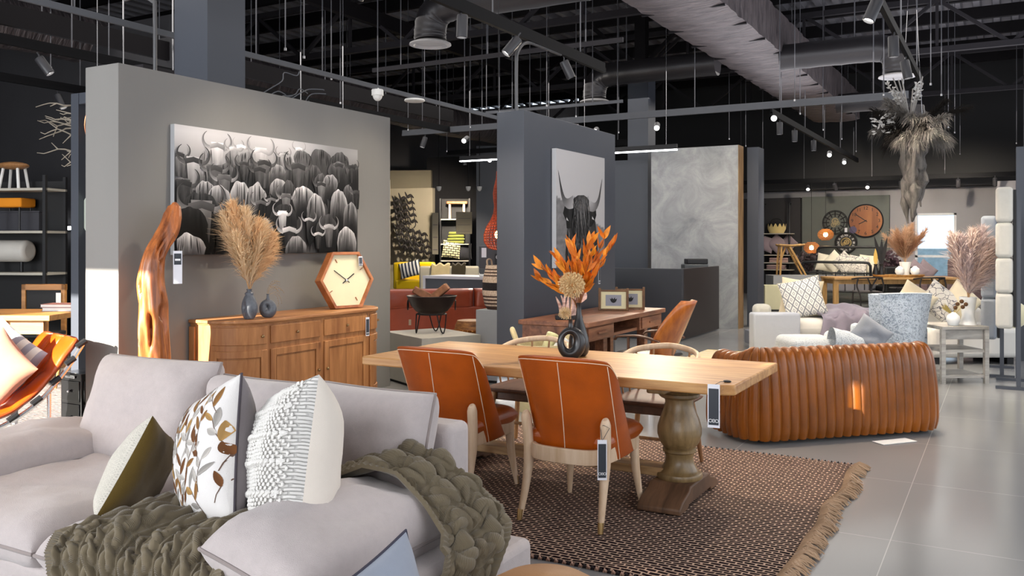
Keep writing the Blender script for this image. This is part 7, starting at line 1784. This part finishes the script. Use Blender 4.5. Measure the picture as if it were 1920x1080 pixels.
o = thing('ceiling_box', 'grey box unit hanging at the top left corner of the ceiling', 'speaker', (-8.15, 3.15, 3.72)); MB().bb(-.3, .3, -.2, .2, 0, .2).build('housing', m_spot, o, bevel=.02); MB().bb(-.05, .05, -.19, -.12, -.012, .0).build('lamp', m_lens, o, smooth=0); MB().cyl((0, 0, .2), (0, 0, 2.48), .01, n=5).build('hanger', m_steel, o)
rod0 = None
for px, yb in ((95, 130), (204, 118), (535, 95), (570, 110), (621, 150), (638, 195), (765, 245), (838, 285), (882, 240), (912, 205), (1025, 200), (1080, 220), (1160, 250), (1367, 262), (1398, 275), (1430, 285), (1490, 190), (1500, 215), (1543, 245), (1578, 262), (1605, 285), (1657, 180), (1745, 160), (1765, 180), (1778, 240), (1790, 250), (1800, 290), (1812, 310), (1906, 270)):
    d = 2.1*1632/(455-yb); x, y = far(px, d)
    if rod0 is None:
        rod0 = thing('hanging_rod', 'thin steel rod hanging from the black ceiling', 'rod', (x, y, TZ), 0, 'suspension rods under the roof'); MB().cyl((0, 0, 0), (0, 0, ZC-TZ), .007, n=6).build('rod', m_rod, rod0); MB().cyl((0, 0, 0), (0, 0, .03), .014, n=6).build('nut', m_steel, rod0)
    else: dup(rod0, (x, y, TZ))
SPOTS = [(-4.25, 5.2, -5.6, 5.3, 1.1, 95, 85), (-4.25, 7.5, -5.4, 6.4, .9, 110, 85), (-4.25, 6.6, -4.5, 7.0, 0, 200, 90), (-4.25, 8.78, -3.4, 9.6, .8, 220, 90),
 (-2.4, 6.5, -2.4, 4.9, .7, 260, 80), (-.95, 7.75, -1.6, 6.8, .5, 260, 85), (-.95, 9.3, -.95, 9.4, .0, 300, 95), (-.95, 10.6, -.6, 11.5, .5, 260, 95),
 (-5, 13.7, -3.4, 9.3, 1, 300, 80), (-6.1, 13.7, -6.3, 9.5, .8, 500, 80), (-3.3, 13.0, -4.8, 15.1, 1.6, 170, 80), (-7.95, 13.7, -7, 10, .8, 400, 90), (-2.5, 10.0, -2.2, 11.8, .5, 300, 90),
 (-9.1, 4.35, -7.6, 3.6, .6, 200, 90), (-9.1, 5.75, -8.9, 6.9, .7, 300, 90), (-9.1, 9.6, -10.2, 10, 1.2, 260, 90), (-8, 7.5, -8, 7, 0, 260, 100),
 (-3.3, 18, -3.4, 19.8, .6, 300, 95), (-3.3, 19.8, -2.4, 21, .7, 300, 95), (-3.3, 21.8, -3.6, 25.9, 1.7, 380, 80), (-1, 20, -.8, 22, .7, 420, 95), (-1.2, 22.5, -1, 25.9, 1.6, 380, 90), (-3.3, 16.2, -3.3, 16.2, 0, 250, 90),
 (-12.5, 19, -15.5, 21.5, 1.4, 900, 80), (-11, 17.2, -11.5, 18, 1, 500, 90), (-12.5, 19.5, -13, 21, 1.2, 500, 80)]
# ================================================================ camera
cam = bpy.data.cameras.new('camera'); co_ = bpy.data.objects.new('camera', cam); COL.objects.link(co_)
co_.location = (0, 0, 1.5); co_.rotation_euler = (PI/2, 0, R(29.5))
cam.sensor_fit = 'HORIZONTAL'; cam.sensor_width = 36; cam.lens = 36*1632/1920; cam.shift_y = -85/1920; cam.clip_end = 200
bpy.context.scene.camera = co_
# ================================================================ light
sc = bpy.context.scene
wd = bpy.data.worlds.new('world'); sc.world = wd; wd.use_nodes = True
bg = wd.node_tree.nodes['Background']; bg.inputs['Color'].default_value = (.75, .87, 1, 1); bg.inputs['Strength'].default_value = 1.6
def lamp(name, typ, loc, rot, energy, col=(1, 1, 1), **kw):
    l = bpy.data.lights.new(name, typ); l.energy = energy; l.color = col
    for k, v in kw.items(): setattr(l, k, v)
    o = bpy.data.objects.new(name, l); COL.objects.link(o); o.location = loc; o.rotation_euler = rot; return o
def aim(o, tgt): o.rotation_euler = (V(tgt)-o.location).to_track_quat('-Z', 'Y').to_euler()
s = lamp('sun', 'SUN', (0, -10, 8), (0, 0, 0), 34, (1, .93, .80), angle=R(.4))
s.rotation_euler = V((.15, 1, -TE)).to_track_quat('-Z', 'Y').to_euler()
a = lamp('window_light_rear', 'AREA', (-3.2, YB+.15, 2.3), (R(90), 0, 0), 560, (.93, .96, 1), shape='RECTANGLE', size=11, size_y=3.6)
a = lamp('window_light_left', 'AREA', (-9, YB+.3, 2.0), (R(90), 0, R(-8)), 330, (.96, .98, 1), shape='RECTANGLE', size=5, size_y=3.2)
lamp('spot_lamp', 'SPOT', (-4.6, 2.2, 3.26), (0, 0, 0), 110, (1, .72, .45), spot_size=R(75), spot_blend=.9, shadow_soft_size=.1)  # warm spot added to tint the left sofa arm, no fixture there
a = lamp('window_light_right', 'AREA', (XR-.1, 8, 2.2), (0, R(90), 0), 420, (.88, .93, 1), shape='RECTANGLE', size=3.4, size_y=16)
for x, y, sx_, sy_, e in ((-2.6, 6.5, 6, 7, 110), (-2.5, 13, 6, 6, 150), (-8.5, 7.5, 5, 7, 120), (-2.6, 20.5, 6, 7, 190), (-8.3, 13, 5, 6, 150)):
    lamp('ceiling_fill', 'AREA', (x, y, 4.3), (0, 0, 0), e, (1, .95, .9), shape='RECTANGLE', size=sx_, size_y=sy_)
for x, y, e in ((-1.0, 9, 130), (-1.0, 15, 170), (-7.5, 9, 30), (0, 21, 80)):
    lamp('deck_fill', 'AREA', (x, y, 3.9), (PI, 0, 0), e, (.93, .93, 1), shape='RECTANGLE', size=6, size_y=6)  # upward fill added to brighten the roof deck, no fixture there
WARM = (1, .86, .68)
def spot(loc, tgt, e, ang=70, blend=.8, col=WARM, r=.06):
    o = lamp('spot_lamp', 'SPOT', loc, (0, 0, 0), e, col, spot_size=R(ang), spot_blend=blend, shadow_soft_size=r); aim(o, tgt); return o
for x, y, tx, ty, tz_, e, ang in SPOTS: spot((x, y, 3.26), (tx, ty, tz_), e, ang)
sc.view_settings.view_transform = 'Standard'; sc.view_settings.look = 'None'; sc.view_settings.exposure = 0; sc.view_settings.gamma = 1
sc.cycles.max_bounces = 6; sc.cycles.diffuse_bounces = 4; sc.cycles.glossy_bounces = 3; sc.cycles.transmission_bounces = 6
sc.cycles.caustics_reflective = False; sc.cycles.caustics_refractive = False
sc.cycles.sample_clamp_indirect = 4
